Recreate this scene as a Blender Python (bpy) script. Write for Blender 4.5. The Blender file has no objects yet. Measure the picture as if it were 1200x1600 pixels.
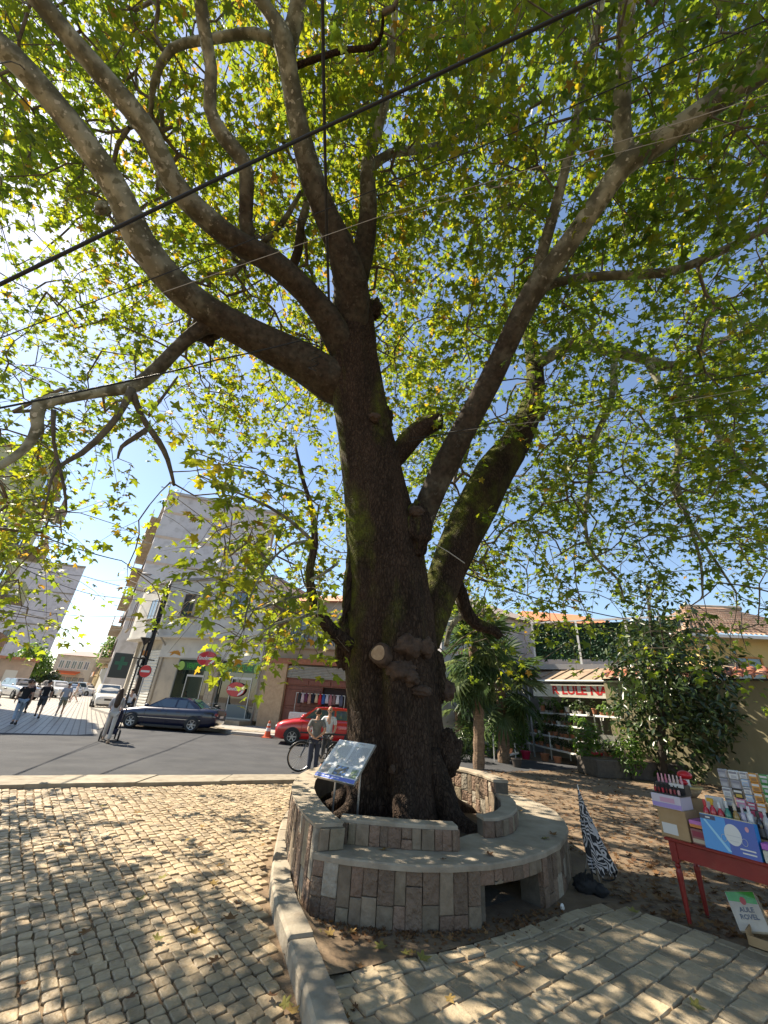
import bpy, bmesh, math, random
import numpy as np
from mathutils import Vector, Matrix, noise as mnoise

random.seed(7); RNG = np.random.default_rng(11)
SC = bpy.context.scene
COL = SC.collection
R = math.radians

# ------------------------------------------------------------------ camera
CAM_H, PITCH, ROLL, FPX = 1.78, 26.3, 4.2, 607.0      # metres, degrees, degrees, focal length in pixels of a 1200x1600 frame
def cam_basis():
    du = FPX/math.tan(R(PITCH))
    up = Vector((math.sin(R(ROLL))*du, math.cos(R(ROLL))*du, -FPX)).normalized()
    f = Vector((0, 0, -1)); y = (f-up*f.dot(up)).normalized(); x = y.cross(up)
    return Matrix((x, y, up))                          # rows: world axes in camera coordinates
CB = cam_basis()
cam = bpy.data.cameras.new('camera'); cam_o = bpy.data.objects.new('camera', cam); COL.objects.link(cam_o)
cam.sensor_fit = 'VERTICAL'; cam.sensor_height = 36.0; cam.lens = FPX/1600*36.0
cam.clip_start = 0.05; cam.clip_end = 3000
cam_o.matrix_world = Matrix.Translation((0, 0, CAM_H)) @ CB.to_4x4()
SC.camera = cam_o

# ------------------------------------------------------------------ sky, sun, exposure
SUN_AZ, SUN_EL = -64.0, 48.0                           # degrees from +Y towards +X, degrees up
world = bpy.data.worlds.new('World'); SC.world = world; world.use_nodes = True
wn = world.node_tree
sky = wn.nodes.new('ShaderNodeTexSky'); sky.sky_type = 'NISHITA'; sky.sun_disc = False
sky.sun_elevation = R(SUN_EL); sky.sun_rotation = R(SUN_AZ); sky.altitude = 20
sky.air_density = 1.0; sky.dust_density = 0.35; sky.ozone_density = 2.2
wn.links.new(sky.outputs['Color'], wn.nodes['Background'].inputs['Color'])
wn.nodes['Background'].inputs['Strength'].default_value = 0.095
sun = bpy.data.lights.new('sun', 'SUN'); sun.energy = 5.0; sun.angle = R(0.53); sun.color = (1.0, 0.91, 0.77)
sun_o = bpy.data.objects.new('sun', sun); COL.objects.link(sun_o)
SUN_DIR = Vector((math.sin(R(SUN_AZ))*math.cos(R(SUN_EL)), math.cos(R(SUN_AZ))*math.cos(R(SUN_EL)), math.sin(R(SUN_EL))))
sun_o.rotation_euler = (-SUN_DIR).to_track_quat('-Z', 'Y').to_euler()
SC.view_settings.view_transform = 'Standard'; SC.view_settings.look = 'None'
SC.view_settings.exposure = 1.32; SC.view_settings.gamma = 1.0
SC.view_settings.use_curve_mapping = False
SC.view_settings.use_white_balance = True; SC.view_settings.white_balance_temperature = 6900; SC.view_settings.white_balance_tint = 10
SC.cycles.max_bounces = 8; SC.cycles.transmission_bounces = 4; SC.cycles.diffuse_bounces = 4
SC.cycles.use_denoising = True

# ------------------------------------------------------------------ measuring helpers (photograph pixels -> places in metres)
def ray(px, py): return CB @ Vector(((px-600)/FPX, -(py-800)/FPX, -1.0))
def gp(px, py, z=0.0):
    d = ray(px, py); t = (z-CAM_H)/d.z; return Vector((d.x*t, d.y*t, z))
def aty(px, py, Y):
    d = ray(px, py); t = Y/d.y; return Vector((d.x*t, Y, CAM_H+d.z*t))
def atd(px, py, D):
    d = ray(px, py); d = d/d.length; return Vector((0, 0, CAM_H))+d*D
def depth_of(p): return -(CB.transposed() @ (Vector(p)-Vector((0, 0, CAM_H)))).z
def pix_of(p):
    c = CB.transposed() @ (Vector(p)-Vector((0, 0, CAM_H)))
    return 600+FPX*c.x/-c.z, 800-FPX*c.y/-c.z, -c.z

# ------------------------------------------------------------------ object helpers
def tag(o, label=None, cat=None, group=None, kind=None):
    if label: o['label'] = label
    if cat: o['category'] = cat
    if group: o['group'] = group
    if kind: o['kind'] = kind
    return o
def thing(name, label, cat, loc=(0, 0, 0), rz=0.0, group=None):
    o = bpy.data.objects.new(name, None); o.empty_display_size = 0.1; COL.objects.link(o)
    o.location = loc; o.rotation_euler = (0, 0, rz)
    return tag(o, label, cat, group)
def copy_tree(o, parent=None):
    c = o.copy(); COL.objects.link(c); c.parent = parent
    for ch in o.children: copy_tree(ch, c)
    return c
def mesh_obj(name, me, parent=None):
    o = bpy.data.objects.new(name, me); COL.objects.link(o); o.parent = parent; return o

class MB:
    """collects shapes; build() links them as one mesh object"""
    def __init__(s): s.v = []; s.f = []; s.m = []; s.X = None
    def add(s, vs, fs, mi=0):
        b = len(s.v)
        if s.X is not None: vs = [s.X @ Vector(p) for p in vs]
        s.v.extend([tuple(p) for p in vs]); s.f.extend([tuple(i+b for i in f) for f in fs]); s.m.extend([mi]*len(fs)); return s
    def box(s, x0, y0, z0, x1, y1, z1, mi=0):
        return s.add([(x0,y0,z0),(x1,y0,z0),(x1,y1,z0),(x0,y1,z0),(x0,y0,z1),(x1,y0,z1),(x1,y1,z1),(x0,y1,z1)],
                     [(0,3,2,1),(4,5,6,7),(0,1,5,4),(1,2,6,5),(2,3,7,6),(3,0,4,7)], mi)
    def cbox(s, x0, y0, z0, x1, y1, z1, c=0.01, mi=0):
        """box with its upper and side edges chamfered"""
        return s.loft([[(x0+c,y0+c,z0),(x1-c,y0+c,z0),(x1-c,y1-c,z0),(x0+c,y1-c,z0)],
                       [(x0,y0,z0+c),(x1,y0,z0+c),(x1,y1,z0+c),(x0,y1,z0+c)],
                       [(x0,y0,z1-c),(x1,y0,z1-c),(x1,y1,z1-c),(x0,y1,z1-c)],
                       [(x0+c,y0+c,z1),(x1-c,y0+c,z1),(x1-c,y1-c,z1),(x0+c,y1-c,z1)]], mi=mi)
    def loft(s, rings, closed=True, cap=True, mi=0):
        n = len(rings[0]); vs = [p for r in rings for p in r]; fs = []
        for i in range(len(rings)-1):
            for j in range(n if closed else n-1):
                k = (j+1) % n
                fs.append((i*n+j, i*n+k, (i+1)*n+k, (i+1)*n+j))
        if cap and closed:
            fs.append(tuple(reversed(range(n)))); fs.append(tuple((len(rings)-1)*n+j for j in range(n)))
        return s.add(vs, fs, mi)
    def tube(s, pts, rad, n=8, mi=0, cap=True, wob=None):
        pts = [Vector(p) for p in pts]
        if not hasattr(rad, '__len__'): rad = [rad]*len(pts)
        T = [(pts[min(i+1, len(pts)-1)]-pts[max(i-1, 0)]).normalized() for i in range(len(pts))]
        a = Vector((0, 0, 1)) if abs(T[0].z) < 0.9 else Vector((1, 0, 0))
        u = (a-T[0]*a.dot(T[0])).normalized(); rings = []
        for i, p in enumerate(pts):
            u = (u-T[i]*u.dot(T[i]))
            u = u.normalized() if u.length > 1e-6 else T[i].orthogonal().normalized()
            w = T[i].cross(u)
            rings.append([p+(u*math.cos(2*math.pi*k/n)+w*math.sin(2*math.pi*k/n))*(rad[i] if wob is None else rad[i]*wob(i, 2*math.pi*k/n)) for k in range(n)])
        return s.loft(rings, cap=cap, mi=mi)
    def lathe(s, prof, n=16, c=(0, 0, 0), axis='z', mi=0, cap=True):
        rings = []
        for r, h in prof:
            ring = []
            for k in range(n):
                a = 2*math.pi*k/n; x, y = r*math.cos(a), r*math.sin(a)
                q = (x, y, h) if axis == 'z' else ((h, x, y) if axis == 'x' else (y, h, x))
                ring.append((q[0]+c[0], q[1]+c[1], q[2]+c[2]))
            rings.append(ring)
        return s.loft(rings, cap=cap, mi=mi)
    def prism(s, poly, z0, z1, mi=0):
        return s.loft([[(x, y, z0) for x, y in poly], [(x, y, z1) for x, y in poly]], mi=mi)
    def vprism(s, poly, y0, y1, mi=0):
        """polygon in x-z pulled along y"""
        return s.loft([[(x, y0, z) for x, z in poly], [(x, y1, z) for x, z in poly]], mi=mi)
    def quad(s, a, b, c, d, mi=0): return s.add([a, b, c, d], [(0, 1, 2, 3)], mi)
    def ball(s, c, r, nu=12, nv=8, mi=0, f=None):
        rx, ry, rz = (r, r, r) if not hasattr(r, '__len__') else r
        rings = []
        for i in range(nv+1):
            t = math.pi*i/nv; t = min(max(t, 0.02), math.pi-0.02); ring = []
            for k in range(nu):
                a = 2*math.pi*k/nu; d = (math.sin(t)*math.cos(a), math.sin(t)*math.sin(a), -math.cos(t))
                q = 1 if f is None else f(d)
                ring.append((c[0]+rx*d[0]*q, c[1]+ry*d[1]*q, c[2]+rz*d[2]*q))
            rings.append(ring)
        return s.loft(rings, mi=mi)
    def mesh(s, name, mats, smooth=False):
        me = bpy.data.meshes.new(name); me.from_pydata(s.v, [], s.f)
        for m in (mats if isinstance(mats, (list, tuple)) else [mats]): me.materials.append(m)
        if any(s.m): me.polygons.foreach_set('material_index', s.m)
        if smooth: me.polygons.foreach_set('use_smooth', [True]*len(s.f))
        me.update(); return me
    def build(s, name, mats, parent=None, smooth=False, bevel=0.0, loc=None, rot=None):
        o = mesh_obj(name, s.mesh(name, mats, smooth), parent)
        if bevel:
            b = o.modifiers.new('bevel', 'BEVEL'); b.width = bevel; b.segments = 2; b.limit_method = 'ANGLE'; b.angle_limit = R(35)
        if loc is not None: o.location = loc
        if rot is not None: o.rotation_euler = rot
        return o
def part(name, mats, parent, fn, smooth=False, bevel=0.0, loc=None, rot=None):
    m = MB(); fn(m); return m.build(name, mats, parent, smooth, bevel, loc, rot)
def bx(name, mats, parent, x0, y0, z0, x1, y1, z1, bevel=0.0):
    return MB().box(x0, y0, z0, x1, y1, z1).build(name, mats, parent, bevel=bevel)
def text(name, s, size, mat, parent, loc, rot=(math.pi/2, 0, 0), ext=0.004, bold=0.0, align='CENTER', sx=1.0):
    c = bpy.data.curves.new(name, 'FONT'); c.body = s; c.size = size; c.extrude = ext; c.offset = bold
    c.align_x = align; c.align_y = 'CENTER'; c.resolution_u = 2; c.materials.append(mat)
    f = bpy.data.objects.new(name, c); COL.objects.link(f)
    me = bpy.data.meshes.new_from_object(f.evaluated_get(bpy.context.evaluated_depsgraph_get())); bpy.data.objects.remove(f); bpy.data.curves.remove(c); me.name = name
    o = bpy.data.objects.new(name, me); COL.objects.link(o); o.parent = parent; o.location = loc; o.rotation_euler = rot; o.scale = (sx, 1, 1)
    return o

# ------------------------------------------------------------------ materials
MATS = {}
def mat(name, c1, c2=None, scale=6.0, rough=0.75, bump=0.0, bscale=None, metal=0.0, detail=6.0, rnd=0.0, spec=0.5,
        lo=0.35, hi=0.65, emit=None, estr=0.0, coat=0.0, stretch=None, alpha=None, trans=0.0, dirt=None, world=False, bdist=0.02, rattr=None):
    if name in MATS: return MATS[name]
    m = bpy.data.materials.new(name); m.use_nodes = True; nt = m.node_tree; N = nt.nodes; L = nt.links
    b = N['Principled BSDF']; b.inputs['Roughness'].default_value = rough; b.inputs['Metallic'].default_value = metal
    b.inputs['Specular IOR Level'].default_value = spec; b.inputs['Coat Weight'].default_value = coat
    b.inputs['Base Color'].default_value = (*c1, 1)
    co = None
    if c2 or bump or dirt:
        if world: co = N.new('ShaderNodeNewGeometry').outputs['Position']
        else: co = N.new('ShaderNodeTexCoord').outputs['Object']
        if stretch:
            mp = N.new('ShaderNodeMapping'); mp.inputs['Scale'].default_value = stretch; L.new(co, mp.inputs['Vector']); co = mp.outputs['Vector']
    col = None
    if c2:
        n = N.new('ShaderNodeTexNoise'); n.inputs['Scale'].default_value = scale; n.inputs['Detail'].default_value = detail
        n.inputs['Roughness'].default_value = 0.62; L.new(co, n.inputs['Vector'])
        r = N.new('ShaderNodeValToRGB'); r.color_ramp.elements[0].position = lo; r.color_ramp.elements[1].position = hi
        r.color_ramp.elements[0].color = (*c1, 1); r.color_ramp.elements[1].color = (*c2, 1)
        L.new(n.outputs['Fac'], r.inputs['Fac']); col = r.outputs['Color']
    if dirt:                                            # (colour, scale, amount): stains with a shape of their own
        n = N.new('ShaderNodeTexNoise'); n.inputs['Scale'].default_value = dirt[1]; n.inputs['Detail'].default_value = 8; L.new(co, n.inputs['Vector'])
        r = N.new('ShaderNodeMapRange'); r.inputs[1].default_value = 0.5; r.inputs[2].default_value = 0.72; r.inputs[4].default_value = dirt[2]
        L.new(n.outputs['Fac'], r.inputs[0])
        x = N.new('ShaderNodeMix'); x.data_type = 'RGBA'; x.inputs[6].default_value = (*c1, 1); x.inputs[7].default_value = (*dirt[0], 1)
        if col: L.new(col, x.inputs[6])
        L.new(r.outputs[0], x.inputs[0]); col = x.outputs[2]
    if rnd:
        if rattr: oi = N.new('ShaderNodeAttribute'); oi.attribute_name = rattr; ro = oi.outputs['Fac']
        else: oi = N.new('ShaderNodeObjectInfo'); ro = oi.outputs['Random']
        h = N.new('ShaderNodeHueSaturation')
        mr = N.new('ShaderNodeMapRange'); mr.inputs[3].default_value = 1-rnd; mr.inputs[4].default_value = 1+rnd
        L.new(ro, mr.inputs[0]); L.new(mr.outputs[0], h.inputs['Value']); h.inputs['Color'].default_value = (*c1, 1)
        if col: L.new(col, h.inputs['Color'])
        col = h.outputs['Color']
    if col: L.new(col, b.inputs['Base Color'])
    if bump:
        n = N.new('ShaderNodeTexNoise'); n.inputs['Scale'].default_value = bscale or scale*4; n.inputs['Detail'].default_value = 8; L.new(co, n.inputs['Vector'])
        bp = N.new('ShaderNodeBump'); bp.inputs['Strength'].default_value = bump; bp.inputs['Distance'].default_value = bdist
        L.new(n.outputs['Fac'], bp.inputs['Height']); L.new(bp.outputs['Normal'], b.inputs['Normal'])
    if emit: b.inputs['Emission Color'].default_value = (*emit, 1); b.inputs['Emission Strength'].default_value = estr
    if trans: b.inputs['Transmission Weight'].default_value = trans
    if alpha is not None: b.inputs['Alpha'].default_value = alpha
    MATS[name] = m; return m
def glass(name, c=(0.03, 0.04, 0.045), rough=0.04, alpha=None):
    return mat(name, c, rough=rough, spec=0.9, coat=0.5, alpha=alpha)

M_ = dict(
    dirt=mat('dirt', (0.115, 0.078, 0.046), (0.22, 0.155, 0.095), scale=1.6, rough=0.95, bump=0.6, bscale=22, dirt=((0.10, 0.06, 0.035), 3.0, 0.55), world=True),
    bed=mat('joint_sand', (0.13, 0.085, 0.050), (0.235, 0.165, 0.10), scale=5, rough=0.95, bump=0.5, bscale=60, world=True),
    asphalt=mat('asphalt', (0.040, 0.042, 0.047), (0.062, 0.064, 0.069), scale=0.7, rough=0.9, bump=0.35, bscale=70, spec=0.25, dirt=((0.085, 0.085, 0.085), 1.3, 0.4), world=True),
    concrete=mat('concrete', (0.27, 0.225, 0.165), (0.37, 0.315, 0.24), scale=3, rough=0.9, bump=0.3, bscale=35, dirt=((0.19, 0.15, 0.11), 4, 0.6), world=True),
    kerb=mat('kerb_concrete', (0.235, 0.20, 0.15), (0.325, 0.285, 0.22), scale=4, rough=0.9, bump=0.3, bscale=40, rnd=0.12, dirt=((0.16, 0.12, 0.08), 5, 0.6), world=True),
    cobble=mat('cobble', (0.275, 0.20, 0.115), (0.395, 0.305, 0.19), scale=9, rough=0.55, bump=0.45, bscale=38, rnd=0.26, world=True, spec=0.5, dirt=((0.20, 0.16, 0.11), 6, 0.5)),
    paver=mat('paver', (0.30, 0.235, 0.148), (0.405, 0.33, 0.225), scale=6, rough=0.75, bump=0.6, bscale=30, rnd=0.3, world=True, dirt=((0.26, 0.20, 0.12), 3, 0.5)),
    black=mat('black_rubber', (0.015, 0.015, 0.016), rough=0.65),
    blackm=mat('black_metal', (0.02, 0.02, 0.022), rough=0.4, metal=0.3),
    steel=mat('steel', (0.45, 0.45, 0.46), rough=0.3, metal=1.0),
    grey=mat('grey_paint', (0.30, 0.30, 0.31), rough=0.5),
    white=mat('white_paint', (0.72, 0.71, 0.68), rough=0.5),
    dglass=glass('dark_glass'),
)
# ================================================================== THE SETTING: ground, road, kerbs, paving
def sheet(name, poly, z, m, kind='structure'):
    o = MB().add([(x, y, z) for x, y in poly], [tuple(range(len(poly)))]).build(name, m)
    return tag(o, kind=kind)
def inpoly(x, y, P):
    c = False; n = len(P)
    for i in range(n):
        x1, y1 = P[i]; x2, y2 = P[i-1]
        if (y1 > y) != (y2 > y) and x < (x2-x1)*(y-y1)/(y2-y1)+x1: c = not c
    return c
def clip_half(P, q, n):
    """keep the part of polygon P with (p-q).n >= 0"""
    out = []
    for i in range(len(P)):
        a, b = Vector(P[i-1]), Vector(P[i]); da, db = (a-q).dot(n), (b-q).dot(n)
        if (da >= 0) != (db >= 0): out.append(tuple(a+(b-a)*(da/(da-db))))
        if db >= 0: out.append(tuple(b))
    return out

tag(MB().add([(-900, -60, 0), (900, -60, 0), (900, 1500, 0), (-900, 1500, 0)], [(0, 1, 2, 3)]).build('ground', M_['dirt']), kind='structure')

ROAD_N = lambda x: 12.42+0.462*x                        # far side of the concrete strip = near edge of the asphalt
STRIP_N = lambda x: 11.72+0.515*x
road_poly = [(-34, ROAD_N(-34)), (-14, ROAD_N(-14)), (-2, ROAD_N(-2)), (4.2, 15.2), (9, 18.5), (9, 19.6), (3.5, 20.6), (-1.4, 21.0), (-5.2, 21.4), (-6.9, 21.7), (-7.6, 22.6), (-12.1, 22.6), (-12.3, 21.2), (-11.6, 19.4), (-10.7, 18.1), (-10.9, 17.15), (-14, 15.65), (-34, 6.2)]
sheet('road', road_poly, 0.004, M_['asphalt'])
# tag(MB().add([(x, y, 0.008) for x, y in [(-7.2, 12.2), (-5.6, 13.0), (-6.9, 16.2), (-8.6, 15.3)]], [(0, 1, 2, 3)]).build('road_patch', mat('asphalt_patch', (0.060, 0.058, 0.056), (0.09, 0.086, 0.082), scale=1.3, rough=0.92, bump=0.3, bscale=60, world=True)), kind='structure')

# far cobbled street: stones too small to pick apart, so the material takes over
def street_mat():
    m = bpy.data.materials.new('street_cobbles'); m.use_nodes = True; nt = m.node_tree; N = nt.nodes; L = nt.links; b = N['Principled BSDF']
    g = N.new('ShaderNodeNewGeometry'); mp = N.new('ShaderNodeMapping'); mp.inputs['Rotation'].default_value = (0, 0, R(-33))
    L.new(g.outputs['Position'], mp.inputs['Vector'])
    br = N.new('ShaderNodeTexBrick'); br.inputs['Scale'].default_value = 1.0; br.inputs['Mortar Size'].default_value = 0.022; br.inputs['Brick Width'].default_value = 0.22; br.inputs['Row Height'].default_value = 0.24
    br.inputs['Color1'].default_value = (0.40, 0.36, 0.30, 1); br.inputs['Color2'].default_value = (0.31, 0.285, 0.25, 1); br.inputs['Mortar'].default_value = (0.10, 0.09, 0.08, 1); br.inputs['Mortar Smooth'].default_value = 0.25
    rot = N.new('ShaderNodeVectorRotate'); rot.rotation_type = 'Z_AXIS'; rot.inputs['Angle'].default_value = R(90); L.new(mp.outputs['Vector'], rot.inputs['Vector'])
    L.new(rot.outputs['Vector'], br.inputs['Vector'])
    n = N.new('ShaderNodeTexNoise'); n.inputs['Scale'].default_value = 0.6; n.inputs['Detail'].default_value = 6; L.new(g.outputs['Position'], n.inputs['Vector'])
    mx = N.new('ShaderNodeMix'); mx.data_type = 'RGBA'; mx.blend_type = 'MULTIPLY'; mx.inputs[0].default_value = 0.6
    L.new(br.outputs['Color'], mx.inputs[6]); L.new(n.outputs['Color'], mx.inputs[7])
    mx2 = N.new('ShaderNodeMix'); mx2.data_type = 'RGBA'; mx2.inputs[0].default_value = 0.35; L.new(br.outputs['Color'], mx2.inputs[6]); L.new(n.outputs['Fac'], mx2.inputs[7])
    L.new(br.outputs['Color'], b.inputs['Base Color']); b.inputs['Roughness'].default_value = 0.5
    bp = N.new('ShaderNodeBump'); bp.inputs['Strength'].default_value = 0.9; bp.inputs['Distance'].default_value = 0.03; bp.invert = True
    L.new(br.outputs['Fac'], bp.inputs['Height']); L.new(bp.outputs['Normal'], b.inputs['Normal'])
    return m
M_['street'] = street_mat()
street_poly = [(-60, -6.4), (-34, 6.0), (-14, 15.5), (-9.9, 17.4), (-9.9, 18.2), (-11.9, 21.3), (-12.0, 22.8), (-15.0, 27.0), (-19, 32.5), (-23, 40), (-58, 96), (-140, 220), (-190, 200), (-110, 100), (-60, 40)]
sheet('cobbled_street', street_poly, 0.002, M_['street'])

# sidewalk in front of the shops, a real step up from the asphalt
side = MB().prism([(-12.2, 22.9), (-7.5, 22.75), (-6.6, 21.85), (-5.2, 21.55), (-1.4, 21.15), (3.5, 20.8), (3.5, 26), (-5, 27.6), (-15.4, 30.6), (-20, 34.4), (-21, 33.6), (-15.5, 27.4)], 0.0, 0.13)
tag(side.build('sidewalk', mat('sidewalk', (0.25, 0.24, 0.22), (0.33, 0.31, 0.285), scale=1.5, rough=0.9, bump=0.2, bscale=30, world=True)), kind='structure')
walk = MB()
for k in range(9):
    x = -11.6+k*1.0; walk.box(x, 22.95-0.0*k if x < -7.6 else 22.3, 0.13, x+0.96, 23.9 if x < -7.6 else 23.3, 0.146)
tag(walk.build('sidewalk_slabs', M_['kerb']), kind='structure')

# flat concrete strip between the cobbled square and the road, one block after another
strip = thing('road_kerb', 'flat pale concrete kerb strip along the near edge of the asphalt', 'kerb'); del strip['category']; del strip['label']
tag(strip, kind='structure')
x = -15.0
while x < 3.6:
    w = 1.35+0.5*random.random(); x1 = min(x+w, 3.7)
    a, b, c, d = (x+0.006, STRIP_N(x)), (x1-0.006, STRIP_N(x1)), (x1-0.006, ROAD_N(x1)-0.01), (x+0.006, ROAD_N(x)-0.01)
    h = 0.075+0.012*random.random()
    cc = ((a[0]+c[0])/2, (a[1]+c[1])/2)
    ins = [tuple(cc[i]+(p[i]-cc[i])*0.985 for i in (0, 1)) for p in (a, b, c, d)]
    MB().loft([[(*p, 0) for p in (a, b, c, d)], [(*p, h-0.015) for p in (a, b, c, d)], [(*p, h) for p in ins]]).build('kerb_block', M_['kerb'], strip)
    x = x1

# ---- cobbled square: 300 nearest stones are objects, the others one mesh
KERB_OUT = [(0.05, 2.55), (-0.1, 3.0), (-0.29, 3.58), (-0.5, 4.16), (-0.72, 4.71), (-0.91, 5.34), (-1.05, 6.24), (-1.16, 6.99), (-1.22, 7.61), (-1.2, 8.6), (-0.95, 9.4)]
SQ = [(-9.5, 1.6), (0.3, 1.6)]+KERB_OUT+[(-0.4, 10.0), (0.6, 10.5), (2.2, 11.2), (3.6, STRIP_N(3.6)), (-9.5, STRIP_N(-9.5))]
square = sheet('cobbled_square', SQ, 0.004, M_['bed'])
cdir, pdir = Vector((-0.635, 0.7725)), Vector((0.7725, 0.635))
def stone_rings(w, l, h, rng):
    k = 0.20; base = [(-1, -1+k), (-1+k, -1), (1-k, -1), (1, -1+k), (1, 1-k), (1-k, 1), (-1+k, 1), (-1, 1-k)]
    P = [((x*(1+rng.uniform(-.1, .06)))*w/2, (y*(1+rng.uniform(-.1, .06)))*l/2) for x, y in base]
    t = [(rng.uniform(-.004, .004)) for _ in range(2)]
    zz = lambda x, y: h+t[0]*x/w*2+t[1]*y/l*2
    return [[(x, y, 0.0) for x, y in P], [(x, y, zz(x, y)-0.006) for x, y in P], [(x*0.955, y*0.955, zz(x, y)-0.002) for x, y in P], [(x*0.86, y*0.86, zz(x, y)+rng.uniform(-.0012, .0012)) for x, y in P]]
rs = random.Random(3)
stones = []
for i in range(-75, 75):
    for j in range(0, 140):
        off = 0.5*(i % 2)+0.25*math.sin(i*1.7)
        q = pdir*(i*0.102+0.008*math.sin(j*0.21+i))+cdir*((j+off)*0.118-2.0)+Vector((-0.9, 3.0))
        bend = 0.05*math.sin(q.y*0.9+q.x*0.4); q += pdir*bend
        q += Vector((rs.uniform(-.006, .006), rs.uniform(-.006, .006)))
        if not inpoly(q.x, q.y, SQ): continue
        if not inpoly(q.x+0.07, q.y, SQ) or q.y+0.07 > STRIP_N(q.x): continue
        u, v, d = pix_of((q.x, q.y, 0.03))
        if d < 0.3 or u < -160 or u > 1300 or v > 1760: continue
        vis = -5 < u < 1205 and v < 1605
        stones.append((0 if vis else 1, q.length, q, rs.uniform(-.09, .09)))
stones.sort(key=lambda s: (s[0], s[1]))
M_['cobble_m'] = mat('cobble_mass', (0.275, 0.20, 0.115), (0.395, 0.305, 0.19), scale=9, rough=0.55, bump=0.45, bscale=38, rnd=0.26, world=True, dirt=((0.20, 0.16, 0.11), 6, 0.5), rattr='tint')
variants = []
for k in range(14):
    variants.append(MB().loft(stone_rings(rs.uniform(.086, .097), rs.uniform(.097, .112), 0.019, rs), cap=True).mesh('cobblestone', M_['cobble'], smooth=False))
ANG = math.atan2(pdir.y, pdir.x)
for s in stones[:300]:
    o = mesh_obj('cobblestone', variants[rs.randrange(14)], square)
    o.location = (s[2].x, s[2].y, 0.004+rs.uniform(-.004, .004)); o.rotation_euler = (0, 0, ANG+s[3])
far = MB(); tint = []
for s in stones[300:]:
    rg = stone_rings(rs.uniform(.086, .097), rs.uniform(.097, .112), 0.019+rs.uniform(-.005, .005), rs)
    ca, sa = math.cos(ANG+s[3]), math.sin(ANG+s[3])
    far.loft([[(s[2].x+x*ca-y*sa, s[2].y+x*sa+y*ca, 0.004+z) for x, y, z in r] for r in rg], cap=True)
    tint += [rs.random()]*32
o = far.build('cobblestones', M_['cobble_m'], square); tag(o, kind='stuff')
a = o.data.attributes.new('tint', 'FLOAT', 'POINT'); a.data.foreach_set('value', tint)

# ---- raised kerb blocks along the left side of the tree bed
kerb = bpy.data.objects.new('tree_bed_kerb', None); COL.objects.link(kerb); tag(kerb, kind='structure')
def along(P, step):
    """points at even spacing on polyline P"""
    out = [Vector(P[0])]; need = step
    for i in range(len(P)-1):
        a, b = Vector(P[i]), Vector(P[i+1]); L = (b-a).length; t = 0
        while L-t >= need: t += need; out.append(a+(b-a)*(t/L)); need = step
        need -= L-t
    return out
kp = along(KERB_OUT, 0.56)
for i in range(len(kp)-1):
    a, b = kp[i], kp[i+1]; t = (b-a).normalized(); n = Vector((t.y, -t.x)); a2, b2 = a+t*0.006, b-t*0.006
    h = 0.135+0.012*math.sin(i*2.3)
    w = 0.20
    o4 = [a2, b2, b2+n*w, a2+n*w]
    ins = [a2+n*0.02+t*0.008, b2+n*0.02-t*0.008, b2+n*(w-.005)-t*0.008, a2+n*(w-.005)+t*0.008]
    MB().loft([[(p.x, p.y, 0) for p in o4], [(p.x, p.y, h-0.022) for p in o4], [(p.x, p.y, h) for p in ins]]).build('kerb_block', M_['kerb'], kerb)

# ---- paving right of the bed: stone setts on a slant grid, each an object
BORDER = [(-0.06, 3.55), (-0.17, 3.95), (0.25, 4.18), (0.67, 4.35), (1.16, 4.63), (1.84, 5.06), (2.27, 5.34), (2.79, 5.62)]
PV = [(0.25, 1.9), (0.12, 2.9), (-0.02, 3.45)]+BORDER[1:]+[(3.74, 4.79), (5.2, 3.3), (5.2, 1.9)]
paving = sheet('paving', PV, 0.004, M_['bed'])
A2, B2 = Vector((0.82, 0.572)).normalized(), Vector((0.572, -0.82)).normalized()
BW = 0.15
def sett(P, h, name='paving_stone'):
    c = Vector((sum(p[0] for p in P)/len(P), sum(p[1] for p in P)/len(P)))
    if len(P) < 3: return
    ar = abs(sum(P[i-1][0]*P[i][1]-P[i][0]*P[i-1][1] for i in range(len(P))))/2
    if ar < 0.006: return
    if sum(P[i-1][0]*P[i][1]-P[i][0]*P[i-1][1] for i in range(len(P))) < 0: P = P[::-1]
    sc = lambda k: [((p[0]-c.x)*k, (p[1]-c.y)*k) for p in P]
    tl = (rs.uniform(-.012, .012), rs.uniform(-.012, .012))
    r0, r1, r2 = sc(0.945), sc(0.925), sc(0.87)
    hh = lambda x, y: h+tl[0]*x/0.2+tl[1]*y/0.2
    o = MB().loft([[(x, y, 0) for x, y in r0], [(x, y, hh(x, y)-0.009) for x, y in r1], [(x, y, hh(x, y)) for x, y in r2]]).build(name, M_['paver'], paving)
    o.location = (c.x, c.y, 0.004); return o
bp = along(BORDER[1:], 0.19)
for i in range(len(bp)-1):                              # the curved edge row
    a, b = bp[i], bp[i+1]; t = (b-a).normalized(); n = Vector((t.y, -t.x))
    wj = BW+rs.uniform(-.012, .012)
    sett([tuple(a+n*0.004), tuple(b+n*0.004), tuple(b+n*wj), tuple(a+n*wj)], 0.019)
DA, DB = 0.206, 0.198
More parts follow.
